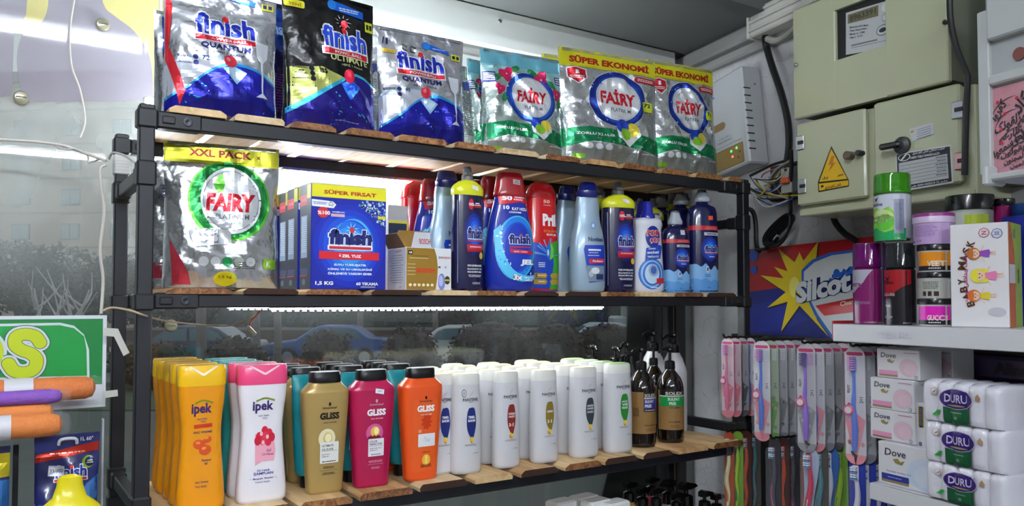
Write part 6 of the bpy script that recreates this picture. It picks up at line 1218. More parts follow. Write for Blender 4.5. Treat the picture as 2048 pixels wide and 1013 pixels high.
for k, (yb, yt, fn_, lab) in enumerate(((647, 598, prj('#e01cb4', 'GUCCI'), 'black-lidded jar with magenta label, lowest of the stack'), (597, 546, prplain, 'black-lidded jar with plain grey label, second from below'), (545, 491, prj('#e08c10', 'VEET'), 'black-lidded jar with orange label, third from below'))):
    t_, p_, r_, H_ = stand('jar', lab, 'jar', GJ2, 1834, 1912, yb, yt, lambda t, H, r: jar(t, H, r, bl, mat('#b8b8b8', .3), fn_, .22), vJ, zz); zz += H_+.0006
def prv(p): p.rect(-1, .0, 1, .74, '#b496c4', 0); p.lines(.1, .45, 1.3, .4, 9, '#7a5a94', 1, 4, .35); p.rect(-.95, .06, -.4, .12, '#4a3c8c', 1); p.text('e  ♻ CE', -.2, .12, .5, .1, '#3a3c5c', 2)
t_, p_, r_, H_ = stand('jar', 'lilac jar with purple and white lid on top of the stack', 'jar', GJ2, 1824, 1912, 489, 433, lambda t, H, r: jar(t, H, r, mat('#c9b4d2', .3), mat('#b496c4', .35), prv, .28), vJ, zz)
mb = MB(); mb.lathe([(r_*.9, H_-.001), (r_*1.0, H_-.003), (r_*.98, H_+.003), (r_*.9, H_+.004)], mat('#8a2c7c', .3), 40); mb.build('lid_top', t_, True)
stand('tub', 'big tub with shiny black round lid behind the mask carton', 'tub', None, 1893, 1994, 640, 392, lambda t, H, r: jar(t, H, r, bl, mat('#b8bcae', .35), lambda p: (p.rect(-1, .1, .4, .86, '#c4c6c0', 0), p.rect(.4, .1, 1, .84, '#b4c42c', 1)), .12), .14)
stand('tub', 'magenta tub at right edge behind the mask carton', 'tub', None, 1990, 2036, 640, 398, lambda t, H, r: jar(t, H, r, bl, mat('#c01c7c', .35), lambda p: p.rect(-1, .1, 1, .8, '#c01c7c', 0), .06), .09)
stand('tub', 'blue tub at the far right edge behind the mask carton', 'tub', None, 2026, 2090, 640, 408, lambda t, H, r: jar(t, H, r, mat('#1c5cb0', .3), mat('#1c3cb0', .35), lambda p: p.rect(-1, .1, 1, .8, '#1c34a8', 0), .1), .08)
t = thing('carton', 'deep blue flat carton behind the mask carton at right', 'box', onV(2052, 640, .12), WROT); mb = MB(); mb.box(-.03, .06, -.02, .02, 0, onV(2030, 434, .12).z-zsh, mat('#1a2cb0', .35), .002); mb.build('carton', t); t.location.z = zsh+.0004
# mask carton, turned towards the viewer
pm = PL(onV(1903, 652, .275), WROT+math.radians(22)); pm.p.z = zsh+.0004
t = thing('mask_carton', 'white mask carton with drawn children, orange and green side', 'box', pm.p, pm.rz)
wM = pm.at(2019, 600)[0]; hM = pm.at(1960, 447)[1]; dM = .085
mb = MB(); mb.box(0, wM, 0, dM, 0, hM, mat('#dcd9db', .4), .001); mb.build('carton', t)
q = Q(pm, 0.); Lb = '#54301c'
def arc(s, cx, cy, r_, a0, a1, hh, col):
    V = len(s)
    for i, ch in enumerate(s):
        if ch == ' ': continue
        an = math.radians(a0+(a1-a0)*i/(V-1)); x, y = cx-r_*math.cos(an), cy+r_*math.sin(an)*1.0
        a = q.q(x, y); sc = (pm.at(x, y)[1]-pm.at(x, y+hh)[1]); wr = {'M': 1.2, 'I': .4}.get(ch, .85)
        q.text(ch, a[0], a[1], sc*wr, sc, col, 3, .03, 0, PI/2+ -an*-1*0+(an*.55))
arc('BABY MASK', 2030, 548, 107, 34, -34, 14, Lb)
q.pt('', 0, 0, 1, 1, 1, Lb) if 0 else None
a = q.q(1932, 555); q.text(fa('ماسک بهداشتی کودک'), a[0], a[1], .085, .009, '#b0306c', 3, .03, 0, PI/2)
def kid(cx, cy, s, hair, dress, skin='#e8c4ac', rot=0, long=False):
    a = q.q(cx, cy); k = pm.at(cx, cy)[1]-pm.at(cx, cy+s)[1]
    E_ = lambda x, y, rx, ry, c, L: q.ell(a[0]+(x*math.cos(rot)-y*math.sin(rot))*k, a[1]+(x*math.sin(rot)+y*math.cos(rot))*k, rx*k, ry*k, c, L, 18, rot)
    def PG(pts, c, L): q.poly([(a[0]+(x*math.cos(rot)-y*math.sin(rot))*k, a[1]+(x*math.sin(rot)+y*math.cos(rot))*k) for x, y in pts], c, L)
    PG([(-.3, -2.9), (-.1, -1.6), (.0, -2.9)], skin, 2); PG([(.1, -2.9), (.2, -1.6), (.4, -2.9)], skin, 3); PG([(-.3, -1.0), (-1.3, -1.5), (-1.2, -1.25), (-.3, -.8)], skin, 3); PG([(.3, -1.0), (1.3, -1.4), (1.2, -1.15), (.3, -.8)], skin, 3)
    PG([(-.35, -.7), (.35, -.7), (.6, -2.0), (.2, -2.2), (-.2, -2.1), (-.65, -2.0)], dress, 4)
    E_(0, .1, .95, .9, hair, 5); 
    if long: E_(-.6, -.5, .35, .6, hair, 4); E_(.6, -.5, .35, .6, hair, 4)
    E_(0, -.12, .68, .6, skin, 6); E_(0, .4, .75, .35, hair, 7); E_(-.25, -.12, .07, .1, '#2c2c34', 8); E_(.25, -.12, .07, .1, '#2c2c34', 8); E_(0, -.42, .16, .05, '#c05c5c', 8)
kid(1949, 508, 13, '#b86a2c', '#8c4cb0', rot=PI/2); kid(1958, 552, 15, '#e4d83c', '#e07cac', rot=PI/2, long=True); kid(1950, 592, 13, '#d06c2c', '#e0c83c', rot=PI/2)
for x, y, c_, s_ in ((1968, 466, '#c05c6c', ''), (1994, 467, '#6c7cb0', '50')): a = q.q(x, y); q.ell(a[0], a[1], .009, .009, c_, 1, 8); q.ell(a[0], a[1], .0075, .0075, '#d0ccd0', 2, 8); q.text('50' if s_ else 'N', a[0], a[1], .007, .008, c_, 3, .03, 0, PI/2)
q.ell(*q.q(1995, 625), .014, .008, '#bcbcc4', 1, 16); q.build('printed_front', t, 0, 0)
q = Pr(dM/2, hM, lambda x, z: wM, base=.0003, gap=.0002); q.rect(-1, 0, 1, 1, '#c46c1c', 0); q.poly([(-.1, .0), (1, 0), (1, 1), (-.7, 1), (-.2, .75), (-.05, .5)], '#9cb42c', 1); q.rect(-1, .42, -.1, .6, '#d4ccc4', 2); q.text('MASK', .4, .5, .6, .06, '#3a3c1c', 3, .03, 0, PI/2); q.text('50', -.1, .9, .4, .06, '#6c7cb0', 3, .03, 0, PI/2)
o = q.build('printed_side', t, 0, 0)
for v in o.data.vertices: x, y, z = v.co; v.co = (-y, x+dM/2, z)
# white hanging cabinet with calligraphy
pk = PL(onV(1965, 345, .25), WROT); t = thing('hanging_cabinet', 'white hanging cabinet with pink calligraphy panel at the top right', 'cabinet', pk.p, pk.rz); wk = mat('#b9bcbc', .4)
def pkb(nm, xa, ya, xb, yb, y0, y1, m, bev=.001, par=None):
    a, b = pk.at(xa, yb, y0), (pk.at(xb, ya, y0)[0], pk.at(xa, ya, y0)[1]); mb = MB(); mb.box(min(a[0], b[0]), max(a[0], b[0]), y0, y1, a[1], b[1], m, bev); return mb.build(nm, par or t)
pkb('side_frame', 1959, 24, 1975, 352, -.012, .12, wk, .002); pkb('top_panel', 1972, -60, 2200, 82, -.02, .10, wk, .003); pkb('front_panel', 1978, 84, 2200, 165, -.004, .02, mat('#a9adae', .45))
pkb('rail', 1976, 152, 2200, 172, -.014, .02, wk, .003); pkb('bottom_rail', 1968, 350, 2200, 364, -.02, .10, wk, .003); pkb('bracket', 1962, 333, 1973, 372, -.03, .02, wk, .003)
a = pk.at(2036, 107, -.01); mb = MB(); mb.lathe([(.011, .004), (.011, .008), (.008, .008)], mat('#7c4640', .5), 20, M=Matrix.Translation((a[0], 0, a[1])) @ Matrix.Rotation(PI/2, 4, 'X')); mb.build('hole_plug', t)
pkb('picture_panel', 1982, 178, 2200, 350, -.003, .004, mat('#c48c98', .5, noise_amt=.5, nscale=25, col2='#b0707c', bump=.2, bscale=120))
q = Q(pk, -.0034)
for s_, x, y, w_, h_, rt, sh_ in (('کفروا', 1999, 222, .034, .022, .9, .2), ('کاد', 2042, 205, .03, .028, .7, .1), ('لیزلقونک', 2022, 246, .06, .022, .3, .3), ('بابصارهم', 2030, 268, .055, .018, .2, .3), ('لما سمعوا', 2018, 290, .06, .018, .5, .2), ('الذکر', 2040, 282, .04, .02, .3, .2), ('ویقولون', 2030, 302, .05, .014, .2, .2), ('انه لمجنون', 2036, 316, .05, .012, .2, .2), ('وما هو', 2048, 250, .03, .02, .2, .2), ('للعالمین', 2044, 328, .04, .01, .1, .2)):
    a = q.q(x, y); q.text(fa(s_), a[0], a[1], w_, h_, '#1c1418', 2, .03, sh_, rt)
for cx, cy, r_ in ((2050, 250, 68), (2048, 268, 58), (2056, 300, 56)):
    pts = [(cx-r_*math.cos(k*.13-.2), cy-r_*math.sin(k*.13-.2)*.9, 2.2*math.sin(k*PI/12)) for k in range(13)]; q.pp([(x, y-w_) for x, y, w_ in pts]+[(x, y+w_*.3) for x, y, w_ in reversed(pts)], '#1c1418', 1)
for x, y in ((2010, 228), (2003, 258), (2004, 286), (2034, 196), (1996, 205)): a = q.q(x, y); q.ell(a[0], a[1], .003, .003, '#c01c3c', 3, 8)
q.build('calligraphy', t, 0, 0)
# ---------------------------------------------------------------- soap
def soapbox(label, x0, y0, x1, y1, v, depth, kind, grp, z=None, name='soap_box', dvx=0):
    pl = PL(onV(x0, y1, v), WROT); a = pl.at(x1, (y0+y1)/2)[0]; zb_ = pl.p.z if z is None else z; hz = onV(x0, y0, v).z-zb_
    t = thing(name, label, 'box', (pl.p.x, pl.p.y, zb_+.0003), WROT, grp); mb = MB(); mb.box(0, a, 0, depth, 0, hz, mat('#d4d2d6', .35, coat=.1), .0015); mb.build('carton', t)
    q = Pr(a/2, hz, lambda x, z: 0, base=.0003, gap=.0002); dk_ = '#3a3c4c'
    if kind in ('pink', 'white'):
        q.text('Dove', -.42, .78, .72 if kind == 'pink' else .68, .17, dk_, 2, .012, .1); q.poly([(-.5, .62), (-.35, .66), (-.25, .58), (-.12, .64), (-.22, .52), (-.42, .54)], '#8a7c3c', 2)
        c_ = '#d48cb4' if kind == 'pink' else '#24348c'; q.rect(-.88, .12, -.0 if kind == 'pink' else .0, .26, c_, 2); q.rect(-.88, .06, .0, .12, '#8a7450', 2)
        if kind == 'pink': q.ell(.5, .4, .42, .3, '#d4b4c0', 1); q.ell(.6, .35, .3, .2, '#d8bcc8', 2); q.rect(.3, .88, .9, .9, '#b4508c', 2)
        else: q.ell(.5, .4, .55, .36, '#bccadc', 1); q.ell(.58, .36, .42, .26, '#c8d0de', 2); q.rect(.62, .78, .92, .95, '#24245c', 3); q.lines(.77, .86, .24, .08, 2, WHT, 4); q.text('beauty cream bar', -.3, .33, .8, .05, '#7484b0', 3); q.lines(-.45, .19, .6, .03, 1, '#c0c8e8', 3)
        q.ell(.84, .1, .07, .06, '#3c4878', 3, 14); q.ell(.84, .1, .05, .045, '#c6c4ca', 4, 14)
    elif kind == 'up': q.rect(-.75, .45, -.3, .92, '#a08c50', 1); q.rect(-.65, .45, -.38, .92, '#20242c', 2); q.lines(-.52, .7, .16, .4, 12, '#8c8c94', 3); q.poly([(.5, .72), (.6, .78), (.75, .7), (.62, .62)], '#8a7c3c', 2); q.ell(-.6, .08, .14, .05, '#5c6488', 2, 14)
    for v_ in []: pass
    o = q.build('printed_front', t, 0, 0)
    for v_ in o.data.vertices: v_.co.x += a/2
    return t, zb_+hz+.0006, a, hz
GD = 'stack of small soap boxes'
tL, zt_, _, _ = soapbox('large white soap box with navy bar, bottom of the stack', 1757, 882, 1884, 964, .285, .06, 'white', GD, zs2)
t3, zt_, _, _ = soapbox('white and pink soap box lying on the large soap box', 1741, 816, 1829, 880, .27, .06, 'pink', GD, zt_)
t2q, zt_, a_, h_ = soapbox('white and pink soap box, second from the top of the stack', 1741, 754, 1828, 816, .27, .06, 'pink', GD, zt_)
t1q, zt2_, _, _ = soapbox('white and pink soap box on top of the stack, under the shelf', 1754, 697, 1839, 754, .265, .06, 'pink', GD, zt_)
for (src, lab) in ((t2q, 'soap box hidden behind the second from the top'), (t1q, 'soap box hidden behind the topmost one')):
    p_ = src.location; d_ = -WN*.075; dup(src, (p_.x+d_.x+WU.x*.01, p_.y+d_.y+WU.y*.01, p_.z), None, lab, GD)
tU, _, _, _ = soapbox('upright white soap box wedged between stack and wrapped packs', 1832, 806, 1880, 894, .262, .05, 'up', None, None)
mb = MB(); hz_ = tU.location.z-zs2-.0006
if hz_ > .005:
    s_ = dup(t3, (tU.location.x, tU.location.y, zs2+.0003), None, 'soap box lying under the upright white soap box', GD); s_.scale = (.5, 1, (hz_)/(.055)); s_.location.z = zs2+.0003
def softpack(label, x0, y0, x1, y1, v, z, grp):
    pl = PL(onV(x0, y1, v), WROT); a = pl.at(x1, (y0+y1)/2)[0]/2; hz = onV(x0, y0, v).z-z
    t = thing('soap_pack', label, 'soap pack', pl.w(a, 0, 0), WROT, grp); t.location.z = z+.0003; n = 5
    def hh(x, zz):
        u = (x/a*.985+1)/2*n; f = abs(math.sin(PI*u)); e = min(1, (1-abs(x/a))/.05+.0); ez = max(0, 1-abs(2*zz/hz-1)**8)**.5
        return .016*(f**.5*.55+.45)*ez*max(.15, e)**.5+.001*noise.noise(Vector((x*60, zz*40, z*9)))*ez
    nx, nz = 60, 16; vs = []; fs = []
    for s_ in (0, 1):
        for j in range(nz+1):
            for i in range(nx+1):
                x = a*(-1+2*i/nx); zz = hz*j/nz; top = .006*abs(math.sin(PI*(x/a+1)/2*n))**.5*(j/nz)
                vs.append((x, -hh(x, zz)-.03 if not s_ else .03+hh(x, zz), zz+top-(.005 if j == nz else 0)*0))
    m_ = (nx+1)*(nz+1)
    for j in range(nz):
        for i in range(nx): k = j*(nx+1)+i; fs.append((k, k+1, k+nx+2, k+nx+1)); fs.append((m_+k+nx+1, m_+k+nx+2, m_+k+1, m_+k))
    for i in range(nx): fs.append((i+1, i, m_+i, m_+i+1)); k = nz*(nx+1)+i; fs.append((k, k+1, m_+k+1, m_+k))
    for j in range(nz): k = j*(nx+1); fs.append((k, k+nx+1, m_+k+nx+1, m_+k)); k += nx; fs.append((k+nx+1, k, m_+k, m_+k+nx+1))
    mb = MB(); mb.add(vs, fs, mat('#dad8e0', .22, coat=.6, bump=.2, bscale=45, noise_amt=.25, nscale=14, col2='#bcbfd4')); mb.build('wrapped_bars', t, True)
    q = Pr(a, hz, lambda x, zz: .0445+.0*x, base=.0012, gap=.0004); q.h = lambda x, zz: max(hh(x+d_, zz) for d_ in (-.004, 0, .004))+.0302
    q.rect(-.38, .05, .28, .45, '#0f5030', 0); q.lines(-.05, .33, .4, .05, 1, '#6cac84', 2); q.text('e', -.05, .2, .08, .08, '#6cac84', 2)
    q.ell(-.05, .66, .43, .25, '#b8b0cc', 1, 32); q.ell(-.05, .66, .41, .235, '#2c1464', 2, 32); q.text('DURU', -.05, .67, .56, .2, '#c4bcd8', 3, .02); q.ell(-.04, .5, .22, .02, '#a08c50', 3, 14)
    q.ell(-.62, .8, .085, .09, '#b4a08c', 1, 18); q.ell(-.62, .8, .07, .075, '#d0ccd8', 2, 18); q.poly([(-.66, .78), (-.6, .84), (-.58, .8), (-.64, .75)], '#b07c6c', 3)
    q.poly([(-.68, .22), (-.56, .34), (-.45, .36), (-.48, .26), (-.58, .2)], '#2c9c3c', 1); q.poly([(.5, .84), (.56, .74), (.54, .66), (.44, .68), (.44, .76)], '#a08060', 1)
    q.build('printed_label', t, .003, .004); return t, z+hz+.001
GK = 'wrapped multi-packs of soap'; z_ = zs2
for x0, y0, x1, y1, lab in ((1886, 921, 2046, 1004, 'lowest'), (1882, 842, 2042, 921, 'middle'), (1878, 762, 2036, 842, 'topmost')): t_, z_ = softpack('white wrapped soap pack with purple oval label, %s of three' % lab, x0, y0, x1, y1, .265, z_, GK)
t = thing('soap_pack', 'dark violet wrapped pack in shadow above the white packs', 'soap pack', onV(1925, 755, .12), WROT); mb = MB(); mb.box(0, .2, 0, .05, 0, .045, mat('#3c2c5c', .3, coat=.4), .006); mb.build('wrapped_bars', t)
q = Pr(.1, .045, lambda x, z: 0); q.text('Alina', -.0, .5, .7, .5, '#1a1226', 2, .06); o = q.build('printed_label', t, 0, 0)
for v in o.data.vertices: v.co.x += .1
mb = MB(); mb.box(0, .2, 0, .07, zs2-onV(1925, 755, .12).z, -.0005, mat('#2a2430', .6), .002); tt_ = mb.build('dark_carton'); tt_.location = onV(1925, 755, .12); tt_.rotation_euler[2] = WROT; tag(tt_, 'dark carton under the violet pack behind the white packs', 'box')
# ---------------------------------------------------------------- toothbrushes on hooks
cardw = mat('#cfcdd2', .3, coat=.3)
def brushpack(t, style, hgt=.215, w=.038):
    body, card, low, badge = {'pinkblue': ('#4a6cc8', '#cfcdd2', '#e08c98', '#c04470'), 'pink': ('#d86c98', '#d2bcc4', '#d87c8c', '#c04470'), 'purple': ('#8458c4', '#b8b8bc', '#8c8c90', '#b03c5c'), 'dark': ('#3a3c44', '#a4a4a8', '#5c5c60', '#b8a4b0'), 'green': ('#6c9c40', '#a8b4a0', '#6ca040', '#8cac60'), 'grey': ('#8c8c94', '#b4b4ba', '#84848c', '#9c8c98')}[style]
    mb = MB(); P = rrect(-w/2, -hgt, w/2, 0, w*.48, 6); P = [(x, z if z < -hgt/2 else min(z, 0)) for x, z in P]
    mb.prism(P, 0, .0015, mat(card, .3, coat=.3)); mb.build('card', t)
    q = Pr(w/2, hgt, lambda x, z: 0, base=.0002, gap=.0002); P2 = [(x/(w/2), z/hgt) for x, z in P]
    q.poly([p_ for p_ in P2 if p_[1] < -.5]+[(1, -.62), (.0, -.56), (-1, -.62)], low, 1); r = random.Random(hash(style) % 7 if 0 else len(style))
    for k in range(10): q.ell(r.uniform(-.7, .7), r.uniform(-.9, -.55), .2, .02, low if k % 2 else '#e4b4b8' if 'pink' in style else '#a8a8a8', 2, 8)
    q.rect(-.8, -.075, .8, -.045, '#b83c64', 1, .3); q.text('RE.JOY', .55 if style != 'pinkblue' else -.6, -.3, .3, .0001, WHT, 1) if 0 else None
    V = q.text('RE.JOY', -.62, -.36, .9*.9, .028, '#2a2a30', 2, .03, 0, PI/2); q.ell(-.62, -.49, .14, .012, '#c02c50', 2, 10); q.text('2×1', .6, -.45, .6, .03, '#4a4a50', 2, .02, 0, PI/2); q.build('printed_card', t, 0, 0)
    mb = MB(); m_ = mat(body, .3, coat=.3); pts = spline([(.0, -.006, -.035), (.001, -.006, -.075), (-.001, -.006, -.11), (.002, -.007, -.15), (.0, -.006, -.19)], 5); rr = [.0042-.0012*math.sin(min(i/8, 1)*PI) if i < 9 else .0035+.0022*math.sin((i-8)/13*PI) for i in range(len(pts))]
    mb.tube(pts, rr, m_, 8); mb.box(-.006, .006, -.010, -.005, -.045, -.018, m_, .002); o = mb.build('toothbrush', t, True)
    mb = MB(); br = mat('#c884c8' if 'pink' in style else '#d8d8e0' if style != 'purple' else '#4a3c7c', .5)
    for i in range(6):
        for j in (-1, 0): mb.box(-.0055+(j+1)*.0058, -.0007+(j+1)*.0058, -.019, -.010, -.042+i*.0042, -.0395+i*.0042, br)
    b_ = mb.build('bristles', o); b_['kind'] = 'stuff'
    mb = MB(); M = Matrix.Translation((-.007, -.011, -.115)) @ Matrix.Rotation(PI/2, 4, 'X'); mb.lathe([(.0098, 0), (.0098, .002), (.008, .003)], mat(badge, .3), 20, M=M); mb.lathe([(.0065, .003), (.006, .0034)], mat('#d8c4cc', .3), 16, M=M); mb.build('badge', t)
    mb = MB(); P = [(x*.86, z) for x, z in rrect(-w/2, -hgt*.97, w/2, -.016, w*.4, 5)]; n = len(P)
    rg = [[(x, 0, z) for x, z in P], [(x*.97, -.012, z) for x, z in P], [(x*.8, -.021, -.1+(z+.1)*.95) for x, z in P]]
    mb.rings(rg, mat('#f4f6fa', .06, alpha=.06, coat=.6), False, True); mb.build('blister', t)
protos = {}
def bp(style, loc, rz, label, grp, sc=1.):
    if style not in protos: t = thing('toothbrush_pack', label, 'toothbrush', loc, rz, grp); brushpack(t, style); protos[style] = t
    else: t = dup(protos[style], loc, rz, label, grp)
    t.scale = (sc, sc, sc); return t
HK = []
def hook(px, py, vt, label, L_=.15, tip=True):
    p = onV(px, py, vt); u_, v_, z_ = uv(p); t = thing('display_hook', label, 'hook', p, WROT, 'black display hooks'); mb = MB()
    pts = [(0, -.001, .009), (0, .003, .002), (0, .008, 0)]+[(0, .008+k*.009, .0022*(k % 2)) for k in range(1, int(L_/.009))]; mb.tube(pts, .0028, mat('#0d0d0f', .4), 8); mb.build('rod', t, True)
    mb = MB(); mb.box(-.008, .008, vt-.112, vt-.104, -.012, .012, mat('#0d0d0f', .4), .001); mb.build('base_plate', t) if 0 else None
    return u_, v_, z_
rows = [((1447, 676), .25, 'leftmost of the upper hooks', ['pink', 'pink', 'dark', 'pinkblue'], .13, -.28),
        ((1515, 681), .265, 'second of the upper hooks', ['pinkblue', 'green', 'grey', 'grey', 'dark', 'pink'], .15, .1),
        ((1603, 687), .275, 'third of the upper hooks', ['purple', 'pinkblue', 'grey', 'dark', 'pink', 'green'], .16, .12),
        ((1700, 693), .28, 'rightmost of the upper hooks', ['pinkblue', 'grey', 'dark', 'pink', 'grey'], .16, .1)]
adj = {'pinkblue': 'pink and white card with blue toothbrush', 'pink': 'pink card with pink toothbrush', 'dark': 'grey card with black toothbrush', 'green': 'pale card with green toothbrush', 'grey': 'silver-grey card with grey toothbrush', 'purple': 'grey card with purple toothbrush'}
for (px, py), vt, lab, ss, L_, dr_ in rows:
    u_, v_, z_ = hook(px, py, vt, 'black wavy display hook, '+lab, L_)
    for k, s_ in enumerate(ss):
        v = v_-.012-.0235*k; th = R.uniform(-.05, .05)+.35
        bp(s_, wp(u_+.0+.003*k*(1 if dr_ > 0 else .0)+.0, v, z_-.0015), WROT+th, '%s, %s on the %s' % (adj[s_], ORD[k], lab.replace('upper hooks', 'upper hooks')), 'toothbrush packs on the upper hooks', 1.12 if px > 1500 else .95)
# lower row: other kinds of packs
def brush2(t, c1, c2, cc, curved=False):
    w, hgt = .03, .2; mb = MB(); P = rrect(-w/2, -hgt, w/2, 0, w*.45, 5) if not curved else [(c.x, c.y) for c in spline([(0, 0, 0), (.017, -.02, 0), (.014, -.06, 0), (.006, -.1, 0), (.004, -.15, 0), (.012, -.2, 0), (-.008, -.21, 0), (-.02, -.16, 0), (-.014, -.1, 0), (-.014, -.05, 0), (-.014, -.015, 0), (0, 0, 0)], 3)][:-1]
    mb.prism(P, 0, .0015, mat(cc, .3, coat=.3)); mb.build('card', t)
    mb = MB(); m_ = mat(c1, .3, coat=.3); pts = spline([(.0, -.006, -.035), (.004, -.007, -.075), (-.003, -.008, -.12), (.003, -.008, -.16), (-.002, -.007, -.195)], 5); mb.tube(pts, [.003+.003*math.sin(i/20*PI) for i in range(21)], m_, 8); mb.box(-.006, .006, -.010, -.005, -.045, -.016, m_, .002); o = mb.build('toothbrush', t, True)
    mb = MB(); mb.tube([(p_[0], p_[1]-.003, p_[2]) for p_ in pts[8:18]], .003, mat(c2, .4), 6); mb.build('grip', o, True)
    mb = MB()
    for i in range(6):
        for j in (0, 1): mb.box(-.0055+j*.0058, -.0007+j*.0058, -.019, -.010, -.042+i*.0042, -.0395+i*.0042, mat('#dcdce4', .5) if i % 3 else mat('#4c8cc8', .5))
    b_ = mb.build('bristles', o); b_['kind'] = 'stuff'
    mb = MB(); P = rrect(-w*.42, -hgt*.96, w*.42, -.016, w*.35, 4); mb.rings([[(x, 0, z) for x, z in P], [(x*.9, -.020, z) for x, z in P]], mat('#f4f6fa', .06, alpha=.06, coat=.6), False, True); mb.build('blister', t)
pal2 = {'orange and cream toothbrush': ('#d8d49c', '#c8643c', '#a84c34', False), 'lime green toothbrush': ('#a4cc2c', '#1c8c3c', '#7ca83c', False), 'dark toothbrush with pink grip': ('#4c4658', '#d84c84', '#3a3840', False), 'orange-red toothbrush': ('#c84c28', '#a83820', '#4a2c28', False), 'white and red curved pack': ('#c8284c', '#e0dce4', '#a8b8d0', True), 'blue and white curved pack': ('#d8dce8', '#2c64b4', '#3c6cb8', True), 'deep blue pack with white brush': ('#d8d4e0', '#c02c48', '#1c34a4', False), 'teal and grey toothbrush': ('#4c8c94', '#5c5c64', '#5c5450', False)}
pr2 = {}
low = [((1450, 864), .245, 'leftmost of the lower hooks', ['orange and cream toothbrush', 'lime green toothbrush', 'orange-red toothbrush', 'teal and grey toothbrush'], .12, 1.0),
       ((1541, 878), .255, 'second of the lower hooks', ['dark toothbrush with pink grip', 'orange-red toothbrush', 'dark toothbrush with pink grip', 'orange-red toothbrush'], .13, 1.05),
       ((1612, 890), .27, 'third of the lower hooks', ['white and red curved pack', 'teal and grey toothbrush', 'blue and white curved pack', 'lime green toothbrush'], .15, 1.15),
       ((1705, 912), .275, 'rightmost of the lower hooks', ['deep blue pack with white brush', 'deep blue pack with white brush', 'deep blue pack with white brush', 'blue and white curved pack'], .16, 1.1)]
for (px, py), vt, lab, ss, L_, sc in low:
    u_, v_, z_ = hook(px, py, vt, 'black wavy display hook, '+lab, L_)
    for k, s_ in enumerate(ss):
        loc = wp(u_+.003*k, v_-.012-.026*k, z_-.0015); rz = WROT+.3+R.uniform(-.06, .06); lb = '%s, %s on the %s' % (s_, ORD[k], lab)
        if s_ not in pr2: t = thing('toothbrush_pack', lb, 'toothbrush', loc, rz, 'toothbrush packs on the lower hooks'); brush2(t, *pal2[s_]); pr2[s_] = t
        else: t = dup(pr2[s_], loc, rz, lb, 'toothbrush packs on the lower hooks')
        t.scale = (sc, sc, sc)
# ================================================================ left side: display stand, rolls, refills, tape and wires
pg = PL(onY(0, 640, .03), 0.)
t = thing('display_stand', 'green and white header board with a large lime letter at left edge', 'display stand', pg.p)
def pgb(nm, xa, ya, xb, yb, y0, y1, m, bev=0, par=None): a, b = pg.at(xa, yb, y0), pg.at(xb, ya, y0); mb = MB(); mb.box(a[0], b[0], y0, y1, a[1], b[1], m, bev); return mb.build(nm, par or t)
pgb('board', -160, 631, 214, 838, 0, .004, mat('#c9ccd2', .4)); pgb('edge_strip', 200, 838, 209, 1100, 0, .012, mat('#b9bcc4', .4), .001); pgb('post', 20, 890, 38, 1200, .03, .05, blk)
q = Q(pg, 0., rough=.35); q.pp([(-160, 641), (206, 638), (204, 769), (-160, 773)], '#0e7434', 0)
def rim(o_, c, L): q.pp([(-160, 651+o_), (120, 646+o_), (148, 652+o_), (168, 670+o_*.6), (178-o_, 700), (179-o_, 757-o_), (-160, 764-o_)], c, L)
rim(0, '#c4ccd0', 1); rim(5, '#128a3a', 2)
a = q.q(46, 706)
sp_ = spline([(80, 686, 0), (70, 673, 0), (50, 669, 0), (33, 674, 0), (30, 689, 0), (42, 700, 0), (62, 708, 0), (73, 720, 0), (68, 738, 0), (48, 746, 0), (28, 742, 0), (17, 728, 0)], 5)
for r_, c_, L in ((17.5, '#2c4a3c', 3), (16, '#c4ccd0', 4.5), (12, '#3a4a2c', 6), (11, '#b4c41c', 7.5)):
    for k_, c2_ in enumerate(sp_): b_ = q.q(c2_.x, c2_.y); q.ell(b_[0], b_[1], r_*.00082, r_*.00082, c_, L+k_*.024, 18)
a = q.q(-38, 706); q.ell(a[0], a[1], .033, .036, '#c4ccd0', 4, 32); q.ell(a[0], a[1], .029, .032, '#b4c41c', 6, 32); q.ell(a[0], a[1], .012, .014, '#128a3a', 7, 24)
q.build('printed_face', t, 0, 0)
def roll(label, x0, x1, y0, y1, Y, col, tagx=None):
    c0, c1 = onY(x0, (y0+y1)/2, Y), onY(x1, (y0+y1)/2, Y); r = (onY(x1, y0, Y).z-onY(x1, y1, Y).z)/2; L_ = c1.x-c0.x
    t = thing('cloth_roll', label, 'cloth roll', c0, 0, 'rolled cloths in clear wrap'); M = Matrix(((0, 0, 1, 0), (0, 1, 0, 0), (1, 0, 0, 0), (0, 0, 0, 1)))
    mb = MB(); mb.lathe([(r*.2, 0), (r*.9, .002), (r*.95, .01), (r*.93, L_*.4), (r*.97, L_*.7), (r*.93, L_-.014), (r*.75, L_-.004), (r*.3, L_)], mat(col, .75, bump=.3, bscale=150, noise_amt=.2, nscale=20), 26, M=M); o = mb.build('cloth', t, True); o.data.flip_normals()
    mb = MB(); mb.lathe([(r*1.0, 0), (r*1.0, L_*.5), (r*1.02, L_), (r*.85, L_+.008), (r*.4, L_+.012)], mat('#f4f6fa', .1, alpha=.05, coat=.6, bump=.25, bscale=40), 26, M=M); o = mb.build('clear_wrap', t, True); o.data.flip_normals()
    if tagx: a, b = onY(tagx[0], y0, Y).x-c0.x, onY(tagx[1], y0, Y).x-c0.x; mb = MB(); mb.lathe([(r*1.03, a), (r*1.03, b)], mat('#c4c2c8', .4), 26, M=M); o = mb.build('paper_band', t, True); o.data.flip_normals()
roll('orange cloth roll lying highest, with white paper band', -60, 190, 764, 812, -.02, '#cf6a04', (8, 66))
roll('purple cloth roll under the highest orange roll', -60, 124, 787, 818, -.06, '#7c3cb0')
roll('orange cloth roll under the purple one', -60, 106, 817, 852, -.06, '#dd7a06')
